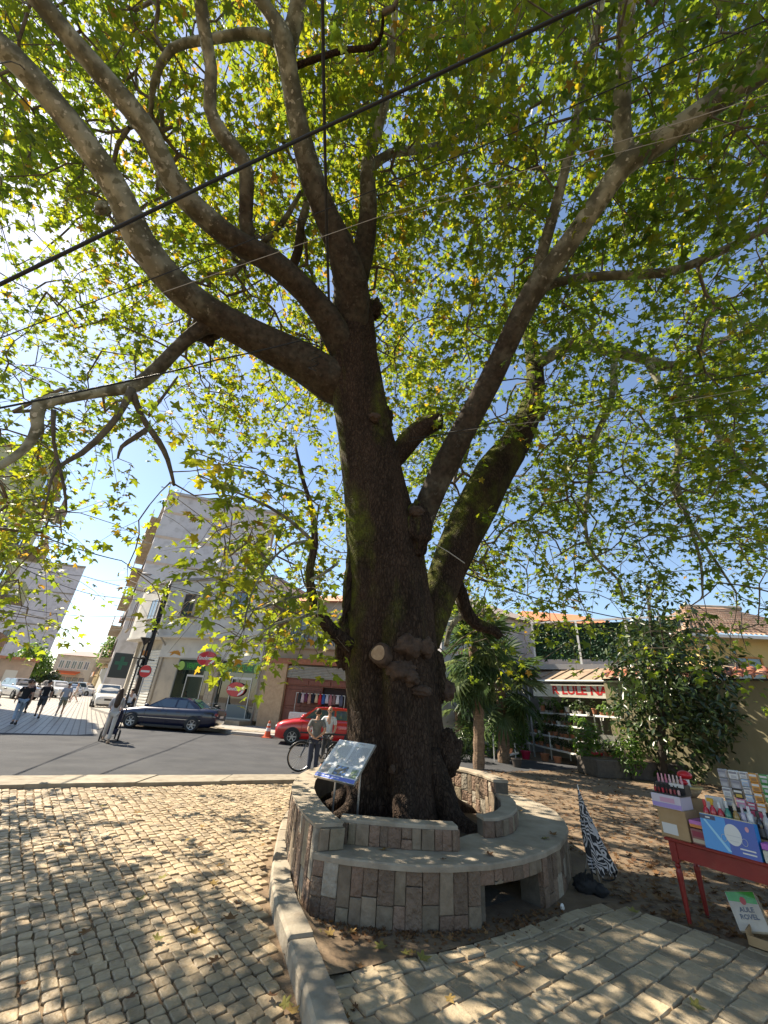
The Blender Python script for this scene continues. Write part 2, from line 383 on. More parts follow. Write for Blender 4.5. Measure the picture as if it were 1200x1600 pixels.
for i in range(-22, 30):
    for j in range(-20, 22):
        off = 0.5*(j % 2)+0.12*math.sin(j*2.1)
        c = Vector((1.2, 4.0))+A2*((i+off)*DA)+B2*(j*DB)
        if not inpoly(c.x, c.y, PV):
            if not any(inpoly((c+A2*s+B2*t).x, (c+A2*s+B2*t).y, PV) for s in (-.1, .1) for t in (-.1, .1)): continue
        u, v, d = pix_of((c.x, c.y, 0.02))
        if d < 0.3 or v > 1760 or u > 1360: continue
        P = [tuple(c+A2*(s*DA/2+rs.uniform(-.006, .006))+B2*(t*DB/2+rs.uniform(-.005, .005))) for s, t in ((-1, -1), (1, -1), (1, 1), (-1, 1))]
        best = sorted(range(len(BORDER)-1), key=lambda k: ((Vector(BORDER[k])+Vector(BORDER[k+1]))/2-c).length)[:2]
        for k in best:
            a, b = Vector(BORDER[k]), Vector(BORDER[k+1]); t = (b-a).normalized(); n = Vector((t.y, -t.x))
            if k == 0: continue
            P = clip_half(P, a+n*(BW+0.006), n)
            if not P: break
        if not P: continue
        a, b = Vector((2.79, 5.62)), Vector((5.2, 3.3)); t = (b-a).normalized(); P = clip_half(P, a, Vector((t.y, -t.x)))
        if not P: continue
        a, b = Vector((-0.17, 3.95)), Vector((0.25, 1.9)); t = (b-a).normalized(); P = clip_half(P, a+Vector((0.02, 0)), Vector((-t.y, t.x)))
        if P: sett(P, 0.017+rs.uniform(-.004, .004))
# ================================================================== STONE PLANTER BENCH ROUND THE TREE
planter = thing('tree_planter', 'round stone-clad planter wall with a concrete bench seat encircling the huge tree', 'planter', (0, 0, 0))
STONE = [mat('clad_stone_a', (0.135, 0.092, 0.062), (0.195, 0.138, 0.096), scale=14, rough=0.85, bump=1.0, bscale=28, bdist=0.04, rnd=0.25, world=True),
         mat('clad_stone_b', (0.165, 0.125, 0.084), (0.23, 0.18, 0.125), scale=11, rough=0.85, bump=0.7, bscale=24, rnd=0.22, world=True),
         mat('clad_stone_c', (0.175, 0.112, 0.076), (0.24, 0.16, 0.112), scale=12, rough=0.85, bump=1.0, bscale=26, bdist=0.04, rnd=0.2, world=True),
         mat('clad_stone_d', (0.18, 0.145, 0.092), (0.25, 0.205, 0.14), scale=10, rough=0.85, bump=0.7, bscale=30, rnd=0.2, world=True),
         mat('clad_stone_e', (0.25, 0.215, 0.165), (0.36, 0.32, 0.255), scale=16, rough=0.85, bump=1.0, bscale=20, rnd=0.15, world=True, bdist=0.03)]
mortar = mat('mortar', (0.09, 0.075, 0.056), (0.14, 0.118, 0.09), scale=9, rough=0.95, bump=0.5, bscale=40, world=True)
OUT_R = [(-0.42, 4.84), (-0.12, 4.745), (0.26, 4.70), (0.55, 4.70), (0.85, 4.75), (1.25, 4.88), (1.65, 5.11), (1.98, 5.38), (2.28, 5.70), (2.50, 6.05), (2.72, 6.45), (2.87, 6.9), (2.97, 7.4), (2.95, 7.9), (2.8, 8.4), (2.5, 8.9), (2.0, 9.3)]
OUT_L = [(-0.42, 4.84), (-0.58, 5.2), (-0.74, 5.65), (-0.87, 6.1), (-0.96, 6.55), (-1.01, 7.1), (-1.01, 7.6), (-0.95, 8.1), (-0.78, 8.6), (-0.48, 9.05), (0.0, 9.4), (0.6, 9.6), (1.3, 9.6), (2.0, 9.3)]
ZB, ZT = 0.47, 0.68
def offset(P, d):
    P = [Vector(p) for p in P]; out = []
    for i, p in enumerate(P):
        t = (P[min(i+1, len(P)-1)]-P[max(i-1, 0)]).normalized(); out.append(p+Vector((-t.y, t.x))*d)
    return out
def wall_strip(name, P, th, z0, z1, m, parent, skip=None):
    """wall of thickness th standing left of polyline P"""
    Q = offset(P, th); P = [Vector(p) for p in P]; b = MB()
    for i in range(len(P)-1):
        zz = z0
        if skip and skip(0.5*(P[i]+P[i+1])): zz = skip(0.5*(P[i]+P[i+1]))
        b.loft([[(p.x, p.y, z) for p in (P[i], P[i+1], Q[i+1], Q[i])] for z in (zz, z1)])
    return b.build(name, m, parent)
def cap_strip(name, P, th, z0, z1, m, parent, over=0.02):
    Q = offset(P, th+over); P2 = offset(P, -over)
    ring = lambda z, e: [(p.x, p.y, z) for p in offset([tuple(p) for p in P2], e)]+[(q.x, q.y, z) for q in reversed(offset([tuple(q) for q in Q], -e))]
    return MB().loft([ring(z0, 0), ring(z1-0.012, 0), ring(z1, 0.012)]).build(name, m, parent)
rk = random.Random(21)
def clad(P, z0, z1, parent, weights, skip=None, wmin=.10, wmax=.165, flip=1, rows=(0.14, 0.36), name='stone'):
    P = [Vector(p) for p in P]; L = [0]
    for i in range(len(P)-1): L.append(L[-1]+(P[i+1]-P[i]).length)
    def at(s):
        for i in range(len(P)-1):
            if s <= L[i+1] or i == len(P)-2:
                t = (P[i+1]-P[i]).normalized(); return P[i]+t*(s-L[i]), t
    s = 0.0
    while s < L[-1]-0.02:
        w = min(rk.uniform(wmin, wmax), L[-1]-s)
        if L[-1]-s-w < 0.05: w = L[-1]-s
        z = z0+rk.uniform(-0.0, 0.0); first = True
        while z < z1-0.01:
            h = rk.uniform(*rows)
            if first and rk.random() < 0.5: h *= 0.6
            first = False
            if z1-z-h < 0.09: h = z1-z
            p, _ = at(s+w/2); pa, _ = at(s); pb, _ = at(s+w)
            t = (pb-pa).normalized(); n = Vector((t.y, -t.x))*flip
            k = skip(p) if skip else None
            zz0 = z
            if k: zz0 = max(z, k)
            if zz0 < z+h-0.02:
                d = 0.022+rk.uniform(0, 0.016); g = 0.0025; c = 0.007
                mid = (pa+pb)/2; hw = (pb-pa).length/2-g/1.5
                def V(a, z_, dd): return mid+t*a+n*dd
                def pt(a, z_, dd): q = mid+t*a+n*dd; return (q.x-mid.x, q.y-mid.y, z_-zz0)
                j = lambda: rk.uniform(-.003, .003)
                A = [(-hw+j(), zz0+g), (hw+j(), zz0+g), (hw+j(), z+h-g), (-hw+j(), z+h-g)]
                B = [(-hw+c, zz0+g+c), (hw-c, zz0+g+c), (hw-c, z+h-g-c), (-hw+c, z+h-g-c)]
                xm, zm = rk.uniform(-.3, .3)*hw, (zz0+z+h)/2+rk.uniform(-.2, .2)*h
                r0 = [pt(a, q, -0.03) for a, q in A]; r1 = [pt(a, q, d-c*.8) for a, q in A]; r2 = [pt(a, q, d+j()) for a, q in B]
                b = MB().loft([r0, r1], cap=False); b.loft([r1, r2], cap=False)
                b.add(r2+[pt(xm, zm, d+rk.uniform(0.002, .010))], [(0, 1, 4), (1, 2, 4), (2, 3, 4), (3, 0, 4)])
                o = b.build(name, STONE[rk.choices(range(5), weights)[0]], parent); o.location = (mid.x, mid.y, zz0)
            z += h
        s += w
# bench front with the open niche
niche = lambda p: 0.30 if 1.22 < p.x < 1.93 and p.y < 5.6 else None
front_in = offset(OUT_R, 0.03)
core = wall_strip('bench_wall', [tuple(p) for p in along([tuple(p) for p in front_in], 0.06)], 0.22, 0.0, ZB-0.045, mortar, planter, niche)
clad(OUT_R[:16], 0.0, ZB-0.04, core, [5, 4, 3, .5, 1.1], niche, rows=(0.13, 0.34))
part('niche_lining', mortar, core, lambda m: (m.add([(1.12, 5.16, 0.003), (1.72, 5.55, 0.003), (1.45, 5.95, 0.003), (0.85, 5.55, 0.003)], [(0, 1, 2, 3)]),
     m.add([(0.85, 5.55, 0.003), (1.45, 5.95, 0.003), (1.45, 5.95, 0.4), (0.85, 5.55, 0.4)], [(0, 1, 2, 3)])))
seat_out = [tuple(p) for p in offset(OUT_R, -0.045)]
seat_in = [(1.95, 8.75), (2.1, 8.2), (2.16, 7.4), (2.1, 6.85), (1.9, 6.3), (1.55, 5.95), (1.30, 5.80), (0.95, 5.42), (0.95, 5.2), (-0.18, 5.2)]
sp = seat_out[:-1]+seat_in
def inset(poly, k):
    c = (sum(p[0] for p in poly)/len(poly), sum(p[1] for p in poly)/len(poly))
    return [(p[0]+(c[0]-p[0])*k, p[1]+(c[1]-p[1])*k) for p in poly]
MB().loft([[(x, y, ZB-0.05) for x, y in sp], [(x, y, ZB-0.012) for x, y in sp], [(x, y, ZB) for x, y in [tuple(p) for p in offset(seat_out[:-1], 0.012)]+seat_in]]).build('bench_seat', M_['concrete'], planter)
# tall wall on the left
lw = [tuple(p) for p in along(OUT_L, 0.12)]
left = wall_strip('left_wall', [tuple(p) for p in offset(lw, -0.025)], -0.20, 0.0, ZT-0.03, mortar, planter)
clad(OUT_L[:11], 0.0, ZT-0.035, left, [3, 5, 4, 1.2, 2.2], flip=-1, rows=(0.16, 0.42), wmin=.09, wmax=.15)
Lc = [tuple(p) for p in offset(lw, -0.0)]
cap_strip('left_wall_cap', lw, -0.23, ZT-0.035, ZT, M_['concrete'], left, over=-0.028)
# end face of the left wall over the bench corner
clad([(-0.40, 4.835), (-0.17, 4.95)], ZB, ZT-0.035, left, [3, 3, 5, 2, 1], rows=(0.1, 0.2), wmin=.10, wmax=.14)
# back rests
BR1 = [(-0.22, 5.13), (0.1, 5.10), (0.4, 5.09), (0.7, 5.10), (1.02, 5.14)]
r1 = wall_strip('back_rest', [tuple(p) for p in offset(BR1, 0.025)], 0.14, ZB-0.01, ZT-0.03, mortar, planter)
clad(BR1, ZB, ZT-0.03, r1, [5, 5, 4, 1, .3], rows=(0.10, 0.24), wmin=.08, wmax=.15)
clad([(1.02, 5.14), (0.99, 5.30)], ZB, ZT-0.03, r1, [5, 5, 4, 1, .3], rows=(0.12, 0.24), wmin=.08, wmax=.12)
cap_strip('back_rest_cap', BR1, 0.165, ZT-0.032, ZT+0.002, M_['concrete'], r1, over=0.018)
BR2 = [(1.44, 5.70), (1.60, 5.73), (1.86, 6.0), (2.05, 6.35), (2.18, 6.8), (2.24, 7.3)]
r2 = wall_strip('back_rest', [tuple(p) for p in offset(BR2, 0.025)], 0.15, ZB-0.01, ZT-0.05, mortar, planter)
clad(BR2, ZB, ZT-0.05, r2, [3, 4, 3, 1, 2], rows=(0.10, 0.2), wmin=.10, wmax=.16)
cap_strip('back_rest_cap', BR2, 0.18, ZT-0.052, ZT-0.02, M_['concrete'], r2, over=0.016)
BW2 = [(2.26, 7.32), (2.2, 7.75), (2.02, 8.2), (1.7, 8.6), (1.2, 8.95)]
bw = wall_strip('back_wall', BW2, 0.2, 0.2, 0.80, mortar, planter)
clad([tuple(p) for p in offset(BW2, 0.2)], 0.22, 0.80, bw, [1, 4, 4, 3, 2], flip=-1, rows=(0.14, 0.3), wmin=.1, wmax=.17)
cap_strip('back_wall_cap', BW2, 0.23, 0.80, 0.84, M_['concrete'], bw, over=0.012)
# soil inside, and the trodden dirt between kerb, paving and bench
soil = [(-0.2, 5.2), (0.98, 5.25), (1.35, 5.8), (1.85, 6.3), (2.1, 6.9), (2.1, 7.6), (1.9, 8.2), (1.2, 8.9), (0.2, 9.2), (-0.5, 8.8), (-0.8, 8.1), (-0.82, 7.2), (-0.7, 6.2), (-0.45, 5.4)]
tag(MB().add([(x, y, 0.30) for x, y in soil]+[(0.55, 7.2, 0.42)], [(i, (i+1) % len(soil), len(soil)) for i in range(len(soil))]).build('planter_soil', mat('soil', (0.06, 0.04, 0.025), (0.11, 0.075, 0.045), scale=6, rough=1, bump=0.8, bscale=30, world=True)), kind='structure')
kin = [p+Vector((0.19, 0.03)) for p in along(KERB_OUT[1:], 0.4)]
bed = MB(); kf = [p for p in kin if p.y > 4.75]; n = len(kf)
inn = [min([Vector(a) for a in along(OUT_L, 0.1)], key=lambda a: (a-p).length) for p in kf]
bed.add([(p.x, p.y, 0.10) for p in kf]+[(q.x, q.y, 0.02) for q in inn], [(i, n+i, n+i+1, i+1) for i in range(n-1)])
bo = [Vector(p) for p in along(OUT_R[:10], 0.15)]; bi = []
for p in bo:
    q = min([Vector(a) for a in along(BORDER[1:], 0.05)], key=lambda a: (a-p).length); bi.append(q)
bed.add([(p.x, p.y, 0.012) for p in bo]+[(q.x, q.y, 0.02) for q in bi], [(i, i+1, len(bo)+i+1, len(bo)+i) for i in range(len(bo)-1)])
kn = [p for p in kin if 3.5 < p.y <= 4.75]+[kf[0]]
fan = [(p.x, p.y, 0.10) for p in kn]+[(inn[0].x, inn[0].y, 0.02), (-0.42, 4.84, 0.015), (bo[1].x, bo[1].y, 0.012), (bi[1].x, bi[1].y, 0.02), (bi[0].x, bi[0].y, 0.02)]
cf = (sum(p[0] for p in fan)/len(fan), sum(p[1] for p in fan)/len(fan), 0.05)
bed.add(fan+[cf], [(len(fan), (i+1) % len(fan), i) for i in range(len(fan))])
tag(bed.build('trodden_dirt', M_['dirt']), kind='structure')

# ================================================================== INFORMATION BOARD
bd = thing('information_board', 'tilted white information board with text, photos and a blue footer before the trunk', 'sign', (0, 0, 0))
BL, BRt, TL, TR = gp(491, 1211, 0.93), gp(552.5, 1226, 0.93), gp(529, 1155, 1.29), gp(589, 1164, 1.29)
TL = BL+(TL+TR-BL-BRt)/2; TR = BRt+(TL-BL)
bn = (BRt-BL).cross(TL-BL).normalized()
def bq(s, t, d=0.0): return BL.lerp(BRt, s).lerp(TL.lerp(TR, s), t)+bn*d
def brect(m, s0, s1, t0, t1, d): m.quad(bq(s0, t0, d), bq(s1, t0, d), bq(s1, t1, d), bq(s0, t1, d))
part('panel', mat('board_white', (0.62, 0.64, 0.66), rough=0.25, coat=0.4), bd, lambda m: m.loft([[bq(0, 0, -.018), bq(1, 0, -.018), bq(1, 1, -.018), bq(0, 1, -.018)], [bq(0, 0), bq(1, 0), bq(1, 1), bq(0, 1)]]))
part('frame', M_['steel'], bd, lambda m: (m.loft([[bq(-.008, -.012, -.02), bq(1.008, -.012, -.02), bq(1.008, -.012, .004), bq(-.008, -.012, .004)], [bq(-.008, 0, -.02), bq(1.008, 0, -.02), bq(1.008, 0, .004), bq(-.008, 0, .004)]]),
     m.loft([[bq(1, 0, -.02), bq(1.008, 0, -.02), bq(1.008, 0, .004), bq(1, 0, .004)], [bq(1, 1, -.02), bq(1.008, 1, -.02), bq(1.008, 1, .004), bq(1, 1, .004)]])))
part('footer_band', mat('print_blue', (0.10, 0.16, 0.60), rough=0.3), bd, lambda m: brect(m, 0.0, 1.0, 0.0, 0.085, .002))
part('footer_print', mat('print_pale', (0.55, 0.6, 0.8), rough=0.3), bd, lambda m: [brect(m, 0.03+k*.075, 0.09+k*.075, 0.03, 0.055, .0035) for k in range(8)])
ink = mat('print_ink', (0.13, 0.14, 0.16), rough=0.4)
def lines(m, s0, s1, t0, t1, n):
    for k in range(n):
        t = t1-(t1-t0)*k/n; s = s0
        while s < s1-0.01:
            w = min(rk.uniform(.02, .06), s1-s); brect(m, s, s+w, t-.009, t, .002); s += w+.009
            if k == n-1 and s > (s0+s1)/2: break
part('text_block', ink, bd, lambda m: lines(m, .05, .47, .36, .86, 17))
part('text_block', ink, bd, lambda m: lines(m, .54, .95, .36, .86, 17))
part('title', ink, bd, lambda m: (lines(m, .12, .40, .90, .95, 1), lines(m, .60, .88, .90, .95, 1)))
part('printed_photo', mat('photo_grey', (0.30, 0.27, 0.26), (0.42, 0.38, 0.37), scale=30, rough=0.3, world=True), bd, lambda m: brect(m, .07, .25, .11, .31, .002))
part('printed_photo', mat('photo_tree', (0.10, 0.22, 0.50), (0.10, 0.10, 0.08), scale=22, rough=0.3, world=True, lo=.45, hi=.52), bd, lambda m: brect(m, .38, .70, .11, .33, .002))
part('printed_photo', mat('photo_green', (0.12, 0.20, 0.08), (0.35, 0.38, 0.36), scale=26, rough=0.3, world=True), bd, lambda m: brect(m, .80, .96, .11, .31, .002))
for s in (0.24, 0.86):
    a = bq(s, 0.12, -.02); t = bq(s, 0.55, -.02)
    part('post', M_['steel'], bd, lambda m: (m.tube([(t.x, t.y, 0.3), (t.x, t.y, t.z-0.01)], 0.014, 8), m.tube([(t.x, t.y, t.z-0.12), (a.x, a.y, a.z)], 0.008, 6)))
# ================================================================== THE GREAT PLANE TREE
tree = thing('plane_tree', 'huge old plane tree with dark mossy trunk and mottled limbs rising from the planter', 'tree', (0, 0, 0))
def bark_mats():
    out = []
    for nm in ('bark', 'limb_bark'):
        m = bpy.data.materials.new(nm); m.use_nodes = True; nt = m.node_tree; N = nt.nodes; L = nt.links; b = N['Principled BSDF']
        b.inputs['Roughness'].default_value = 0.9; b.inputs['Specular IOR Level'].default_value = 0.2
        g = N.new('ShaderNodeNewGeometry'); P = g.outputs['Position']
        def noise(sc, st=(1, 1, 1), det=6):
            mp = N.new('ShaderNodeMapping'); mp.inputs['Scale'].default_value = st; L.new(P, mp.inputs['Vector'])
            n = N.new('ShaderNodeTexNoise'); n.inputs['Scale'].default_value = sc; n.inputs['Detail'].default_value = det; L.new(mp.outputs['Vector'], n.inputs['Vector']); return n.outputs['Fac']
        def ramp(f, a, b_, pa, pb):
            r = N.new('ShaderNodeValToRGB'); r.color_ramp.elements[0].position = pa; r.color_ramp.elements[1].position = pb
            r.color_ramp.elements[0].color = (*a, 1); r.color_ramp.elements[1].color = (*b_, 1); L.new(f, r.inputs['Fac']); return r.outputs['Color']
        def mix(f, a, b_):
            x = N.new('ShaderNodeMix'); x.data_type = 'RGBA'; L.new(f, x.inputs[0]); L.new(a, x.inputs[6])
            if isinstance(b_, tuple): x.inputs[7].default_value = (*b_, 1)
            else: L.new(b_, x.inputs[7])
            return x.outputs[2]
        def mr(f, a, b_, c=0, d=1):
            r = N.new('ShaderNodeMapRange'); r.inputs[1].default_value = a; r.inputs[2].default_value = b_; r.inputs[3].default_value = c; r.inputs[4].default_value = d; L.new(f, r.inputs[0]); return r.outputs[0]
        def math_(op, a, b_):
            x = N.new('ShaderNodeMath'); x.operation = op
            for i, q in enumerate((a, b_)):
                if isinstance(q, (int, float)): x.inputs[i].default_value = q
                else: L.new(q, x.inputs[i])
            return x.outputs[0]
        if nm == 'bark':
            # small vertical plates with dark cracks between
            mp = N.new('ShaderNodeMapping'); mp.inputs['Scale'].default_value = (1, 1, 0.38); L.new(P, mp.inputs['Vector'])
            wob = N.new('ShaderNodeTexNoise'); wob.inputs['Scale'].default_value = 5; L.new(mp.outputs['Vector'], wob.inputs['Vector'])
            ad = N.new('ShaderNodeVectorMath'); ad.operation = 'MULTIPLY_ADD'; ad.inputs[1].default_value = (.12, .12, .12); L.new(wob.outputs['Color'], ad.inputs[0]); L.new(mp.outputs['Vector'], ad.inputs[2])
            vo = N.new('ShaderNodeTexVoronoi'); vo.feature = 'DISTANCE_TO_EDGE'; vo.inputs['Scale'].default_value = 27; L.new(ad.outputs[0], vo.inputs['Vector'])
            crack = mr(vo.outputs['Distance'], 0.0, 0.16)
            col = ramp(noise(2.2, (1, 1, .5)), (0.024, 0.015, 0.010), (0.062, 0.038, 0.026), .35, .68)
            col = mix(mr(noise(26, (1, 1, .4)), .45, .7, 0, .5), col, (0.12, 0.082, 0.058))
            x = N.new('ShaderNodeMix'); x.data_type = 'RGBA'; x.blend_type = 'MULTIPLY'; x.inputs[0].default_value = 0.5; L.new(col, x.inputs[6]); L.new(ramp(crack, (.25, .22, .2), (1, 1, 1), 0, .8), x.inputs[7]); col = x.outputs[2]
            # moss grows on the side away from the square's light, mostly the left flank
            sx = N.new('ShaderNodeSeparateXYZ'); L.new(g.outputs['Normal'], sx.inputs[0])
            flank = math_('ADD', math_('MULTIPLY', sx.outputs['X'], -1.0), math_('MULTIPLY', sx.outputs['Z'], 1.1))
            px = N.new('ShaderNodeSeparateXYZ'); L.new(P, px.inputs[0])
            hgt = mr(px.outputs['Z'], 1.6, 3.2, 0.0, 1.0)
            mo = math_('MULTIPLY', math_('ADD', mr(flank, .25, .8), mr(noise(1.1, (1, 1, .35)), .52, .68, 0, .8)), hgt)
            mo = math_('MULTIPLY', mo, mr(noise(5), .36, .62, .15, 1))
            col = mix(math_('MINIMUM', mo, 0.92), col, ramp(noise(30), (0.06, 0.075, 0.010), (0.17, 0.18, 0.025), .3, .7))
            hh = math_('ADD', math_('MULTIPLY', crack, 0.55), math_('MULTIPLY', noise(38, (1, 1, .5)), .5)); st, ds = 0.9, 0.035
        else:
            # mottled, flaking: olive-grey over cream
            pl = noise(3.4, (1, 1, .8), 4)
            col = ramp(pl, (0.112, 0.108, 0.076), (0.33, 0.325, 0.25), .42, .58)
            col = mix(mr(noise(7.5, (1, 1, .7), 3), .55, .60), col, (0.165, 0.16, 0.11))
            col = mix(mr(noise(13, (1, 1, .8), 3), .62, .66), col, (0.47, 0.45, 0.37))
            px = N.new('ShaderNodeSeparateXYZ'); L.new(P, px.inputs[0])
            # limbs carry the trunk's dark bark near the fork and turn pale higher up
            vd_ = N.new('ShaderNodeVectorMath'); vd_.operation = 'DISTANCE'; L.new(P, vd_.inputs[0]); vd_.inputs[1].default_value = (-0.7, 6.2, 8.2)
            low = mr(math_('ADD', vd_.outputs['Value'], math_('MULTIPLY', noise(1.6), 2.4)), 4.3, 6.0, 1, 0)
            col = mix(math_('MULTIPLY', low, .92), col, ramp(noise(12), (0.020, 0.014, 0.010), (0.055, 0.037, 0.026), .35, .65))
            sx = N.new('ShaderNodeSeparateXYZ'); L.new(g.outputs['Normal'], sx.inputs[0])
            mo = math_('MULTIPLY', math_('MULTIPLY', mr(sx.outputs['Z'], .2, .8), low), mr(noise(5), .4, .6))
            col = mix(mo, col, (0.10, 0.11, 0.025))
            hh = math_('ADD', math_('MULTIPLY', pl, .5), math_('MULTIPLY', noise(30), .4)); st, ds = 0.55, 0.03
        L.new(col, b.inputs['Base Color'])
        bp_ = N.new('ShaderNodeBump'); bp_.inputs['Strength'].default_value = st; bp_.inputs['Distance'].default_value = ds; L.new(hh, bp_.inputs['Height']); L.new(bp_.outputs['Normal'], b.inputs['Normal'])
        out.append(m)
    return out
BARK, LIMB = bark_mats()
TWG = mat('bough_bark', (0.06, 0.050, 0.036), (0.15, 0.13, 0.098), scale=6, rough=.9, bump=.5, bscale=30, world=True)

def spline(pts, step=0.25):
    """Catmull-Rom through (x,y,z,r) samples"""
    P = [np.array(p, float) for p in pts]; P = [2*P[0]-P[1]]+P+[2*P[-1]-P[-2]]; out = []
    for i in range(1, len(P)-2):
        n = max(2, int(np.linalg.norm(P[i+1][:3]-P[i][:3])/step))
        for k in range(n):
            t = k/n; a, b, c, d = P[i-1], P[i], P[i+1], P[i+2]
            out.append(0.5*((2*b)+(-a+c)*t+(2*a-5*b+4*c-d)*t*t+(-a+3*b-3*c+d)*t**3))
    out.append(P[-2]); return out
def seen(path, dist=None):
    """(px, py, forward distance Y, width in px) -> (x, y, z, radius); dist = (first, last) distance from the eye instead of Y"""
    out = []; s = [0]
    for a, b in zip(path, path[1:]): s.append(s[-1]+math.hypot(a[0]-b[0], a[1]-b[1]))
    for i, (px, py, Y, w) in enumerate(path):
        p = aty(px, py, Y) if dist is None else atd(px, py, dist[0]+(dist[1]-dist[0])*s[i]/s[-1]); out.append((p.x, p.y, p.z, 0.5*w*depth_of(p)/FPX*WK))
    return out
WK = 0.80
SKEL = []                                               # limb samples that twigs can grow from
def wobble(seed, amp=0.05, f=1.0):
    def w(p, a): return 1+amp*mnoise.noise(Vector((math.cos(a)*1.3*f+seed, math.sin(a)*1.3*f, p*0.35*f)))*2
    return w
def limb(path, name='limb', m=None, n=18, amp=0.07, seed=0.0, parent=tree, raw=False, step=0.22, skel=True, dist=None):
    S = spline(path if raw else seen(path, dist), step)
    wf = wobble(seed or random.random()*50, amp)
    b = MB(); b.tube([s[:3] for s in S], [max(s[3], .004) for s in S], n, wob=lambda i, a: wf(i*step*2, a)*(1+0.035*mnoise.noise(Vector((math.cos(a)*3, math.sin(a)*3, i*step*4+seed)))))
    if skel: SKEL.extend([(s[0], s[1], s[2], s[3]) for s in S[2:]])
    return b.build(name, m or LIMB, parent, smooth=True)

# trunk: fluted, flaring into roots at the foot
WK = 0.83
TR_ = spline(seen([(626, 1318, 7.25, 205), (622, 1255, 7.3, 192), (618, 1180, 7.3, 181), (614, 1100, 7.25, 172), (610, 1010, 7.2, 164), (606, 930, 7.1, 150), (598, 850, 6.95, 136), (586, 770, 6.75, 117), (572, 690, 6.55, 103), (560, 620, 6.3, 97), (553, 560, 6.1, 88), (551, 505, 5.9, 80), (549, 468, 5.75, 70)]), 0.09)
def trunk_w(i, a):
    z = TR_[i][2]; foot = max(0, 1.3-z)/1.3
    fl = 0.05*math.cos(5*a+0.6+z*0.12)+0.035*math.cos(3*a+2.0-z*0.2)+0.02*math.cos(9*a+1+z*.4)
    v = 1+fl*(0.55+0.6*max(0, 4-z)/4)+foot**2*(0.07+0.10*math.cos(5*a+0.6))
    q = Vector((math.cos(a)*1.2, math.sin(a)*1.2, z*0.55)); am = a % (2*math.pi)
    for a0, dp, wd, zt in ((4.40, .17, .13, 3.3), (5.55, .10, .12, 2.6), (3.6, .08, .14, 2.2), (4.95, .05, .08, 5.5)):
        v -= dp*math.exp(-((am-a0-.05*math.sin(z*2.1))/wd)**2)*max(0, min(1, (zt-z)/1.0))
    return v+0.05*mnoise.noise(q*1.5)+0.03*mnoise.noise(q*4)+0.012*mnoise.noise(q*11)
tb = MB(); tb.tube([s[:3] for s in TR_], [s[3] for s in TR_], 84, wob=trunk_w)
trunk = tb.build('trunk', BARK, tree, smooth=True)
WK = 0.71
SKEL.extend([tuple(s) for s in TR_ if s[2] > 6])

# second stem leaning away to the right, rising from the trunk's right shoulder
limb([(668, 1010, 7.5, 50), (676, 955, 7.6, 78), (694, 905, 7.75, 76), (716, 850, 7.9, 82), (742, 795, 8.1, 86), (775, 735, 8.35, 80), (806, 690, 8.5, 64), (826, 645, 8.6, 50), (836, 600, 8.7, 38), (830, 540, 8.8, 30), (812, 490, 8.9, 22)], m=BARK, n=28, amp=.06, step=.12)
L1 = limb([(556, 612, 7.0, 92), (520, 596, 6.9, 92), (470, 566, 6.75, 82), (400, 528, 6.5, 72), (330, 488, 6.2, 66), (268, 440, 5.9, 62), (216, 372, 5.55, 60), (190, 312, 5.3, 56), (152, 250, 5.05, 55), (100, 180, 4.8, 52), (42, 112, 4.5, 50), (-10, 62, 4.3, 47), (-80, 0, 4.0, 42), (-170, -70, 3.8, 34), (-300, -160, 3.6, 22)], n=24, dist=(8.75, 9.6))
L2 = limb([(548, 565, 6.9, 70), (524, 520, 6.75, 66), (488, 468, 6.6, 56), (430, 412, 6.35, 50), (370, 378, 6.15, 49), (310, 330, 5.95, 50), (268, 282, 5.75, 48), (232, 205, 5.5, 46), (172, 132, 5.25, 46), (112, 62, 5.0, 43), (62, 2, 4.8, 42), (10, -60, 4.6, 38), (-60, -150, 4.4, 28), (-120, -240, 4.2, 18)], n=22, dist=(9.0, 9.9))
limb([(392, 392, 6.25, 30), (384, 345, 6.2, 29), (386, 290, 6.1, 31), (380, 250, 6.0, 32), (350, 214, 5.9, 34), (328, 170, 5.8, 29), (330, 110, 5.65, 26), (318, 40, 5.5, 27), (310, -30, 5.35, 24), (300, -120, 5.2, 18)], dist=(9.35, 10.2))
limb([(553, 545, 6.75, 50), (551, 500, 6.75, 72), (548, 445, 6.75, 76), (530, 382, 6.6, 62), (504, 322, 6.4, 52), (482, 258, 6.15, 48), (464, 185, 5.9, 42), (452, 115, 5.65, 40), (442, 62, 5.5, 46), (425, 25, 5.4, 30), (402, -5, 5.35, 26), (370, -60, 5.25, 22), (330, -150, 5.1, 14)], n=22, dist=(9.25, 10.9))
limb([(446, 75, 5.55, 36), (460, 35, 5.4, 34), (468, -8, 5.3, 34), (475, -70, 5.15, 30), (490, -160, 5.0, 20)], dist=(10.7, 11.2))
limb([(436, 68, 5.5, 22), (398, 52, 5.5, 20), (335, 60, 5.6, 18), (268, 76, 5.7, 17), (240, 130, 5.8, 14), (236, 180, 5.9, 8)], dist=(10.7, 11.2))
limb([(462, 104, 5.65, 13), (500, 90, 5.6, 12), (540, 78, 5.5, 12), (582, 74, 5.4, 11), (597, 50, 5.3, 8), (598, 20, 5.2, 6)], m=BARK, n=10, dist=(10.6, 10.6))
limb([(556, 430, 6.9, 58), (570, 380, 7.0, 44), (576, 320, 7.1, 36), (574, 272, 7.1, 33), (580, 232, 7.0, 26), (600, 168, 6.8, 19), (610, 90, 6.5, 16), (619, 0, 6.2, 13), (626, -80, 6.0, 8)], dist=(10.0, 12.5))
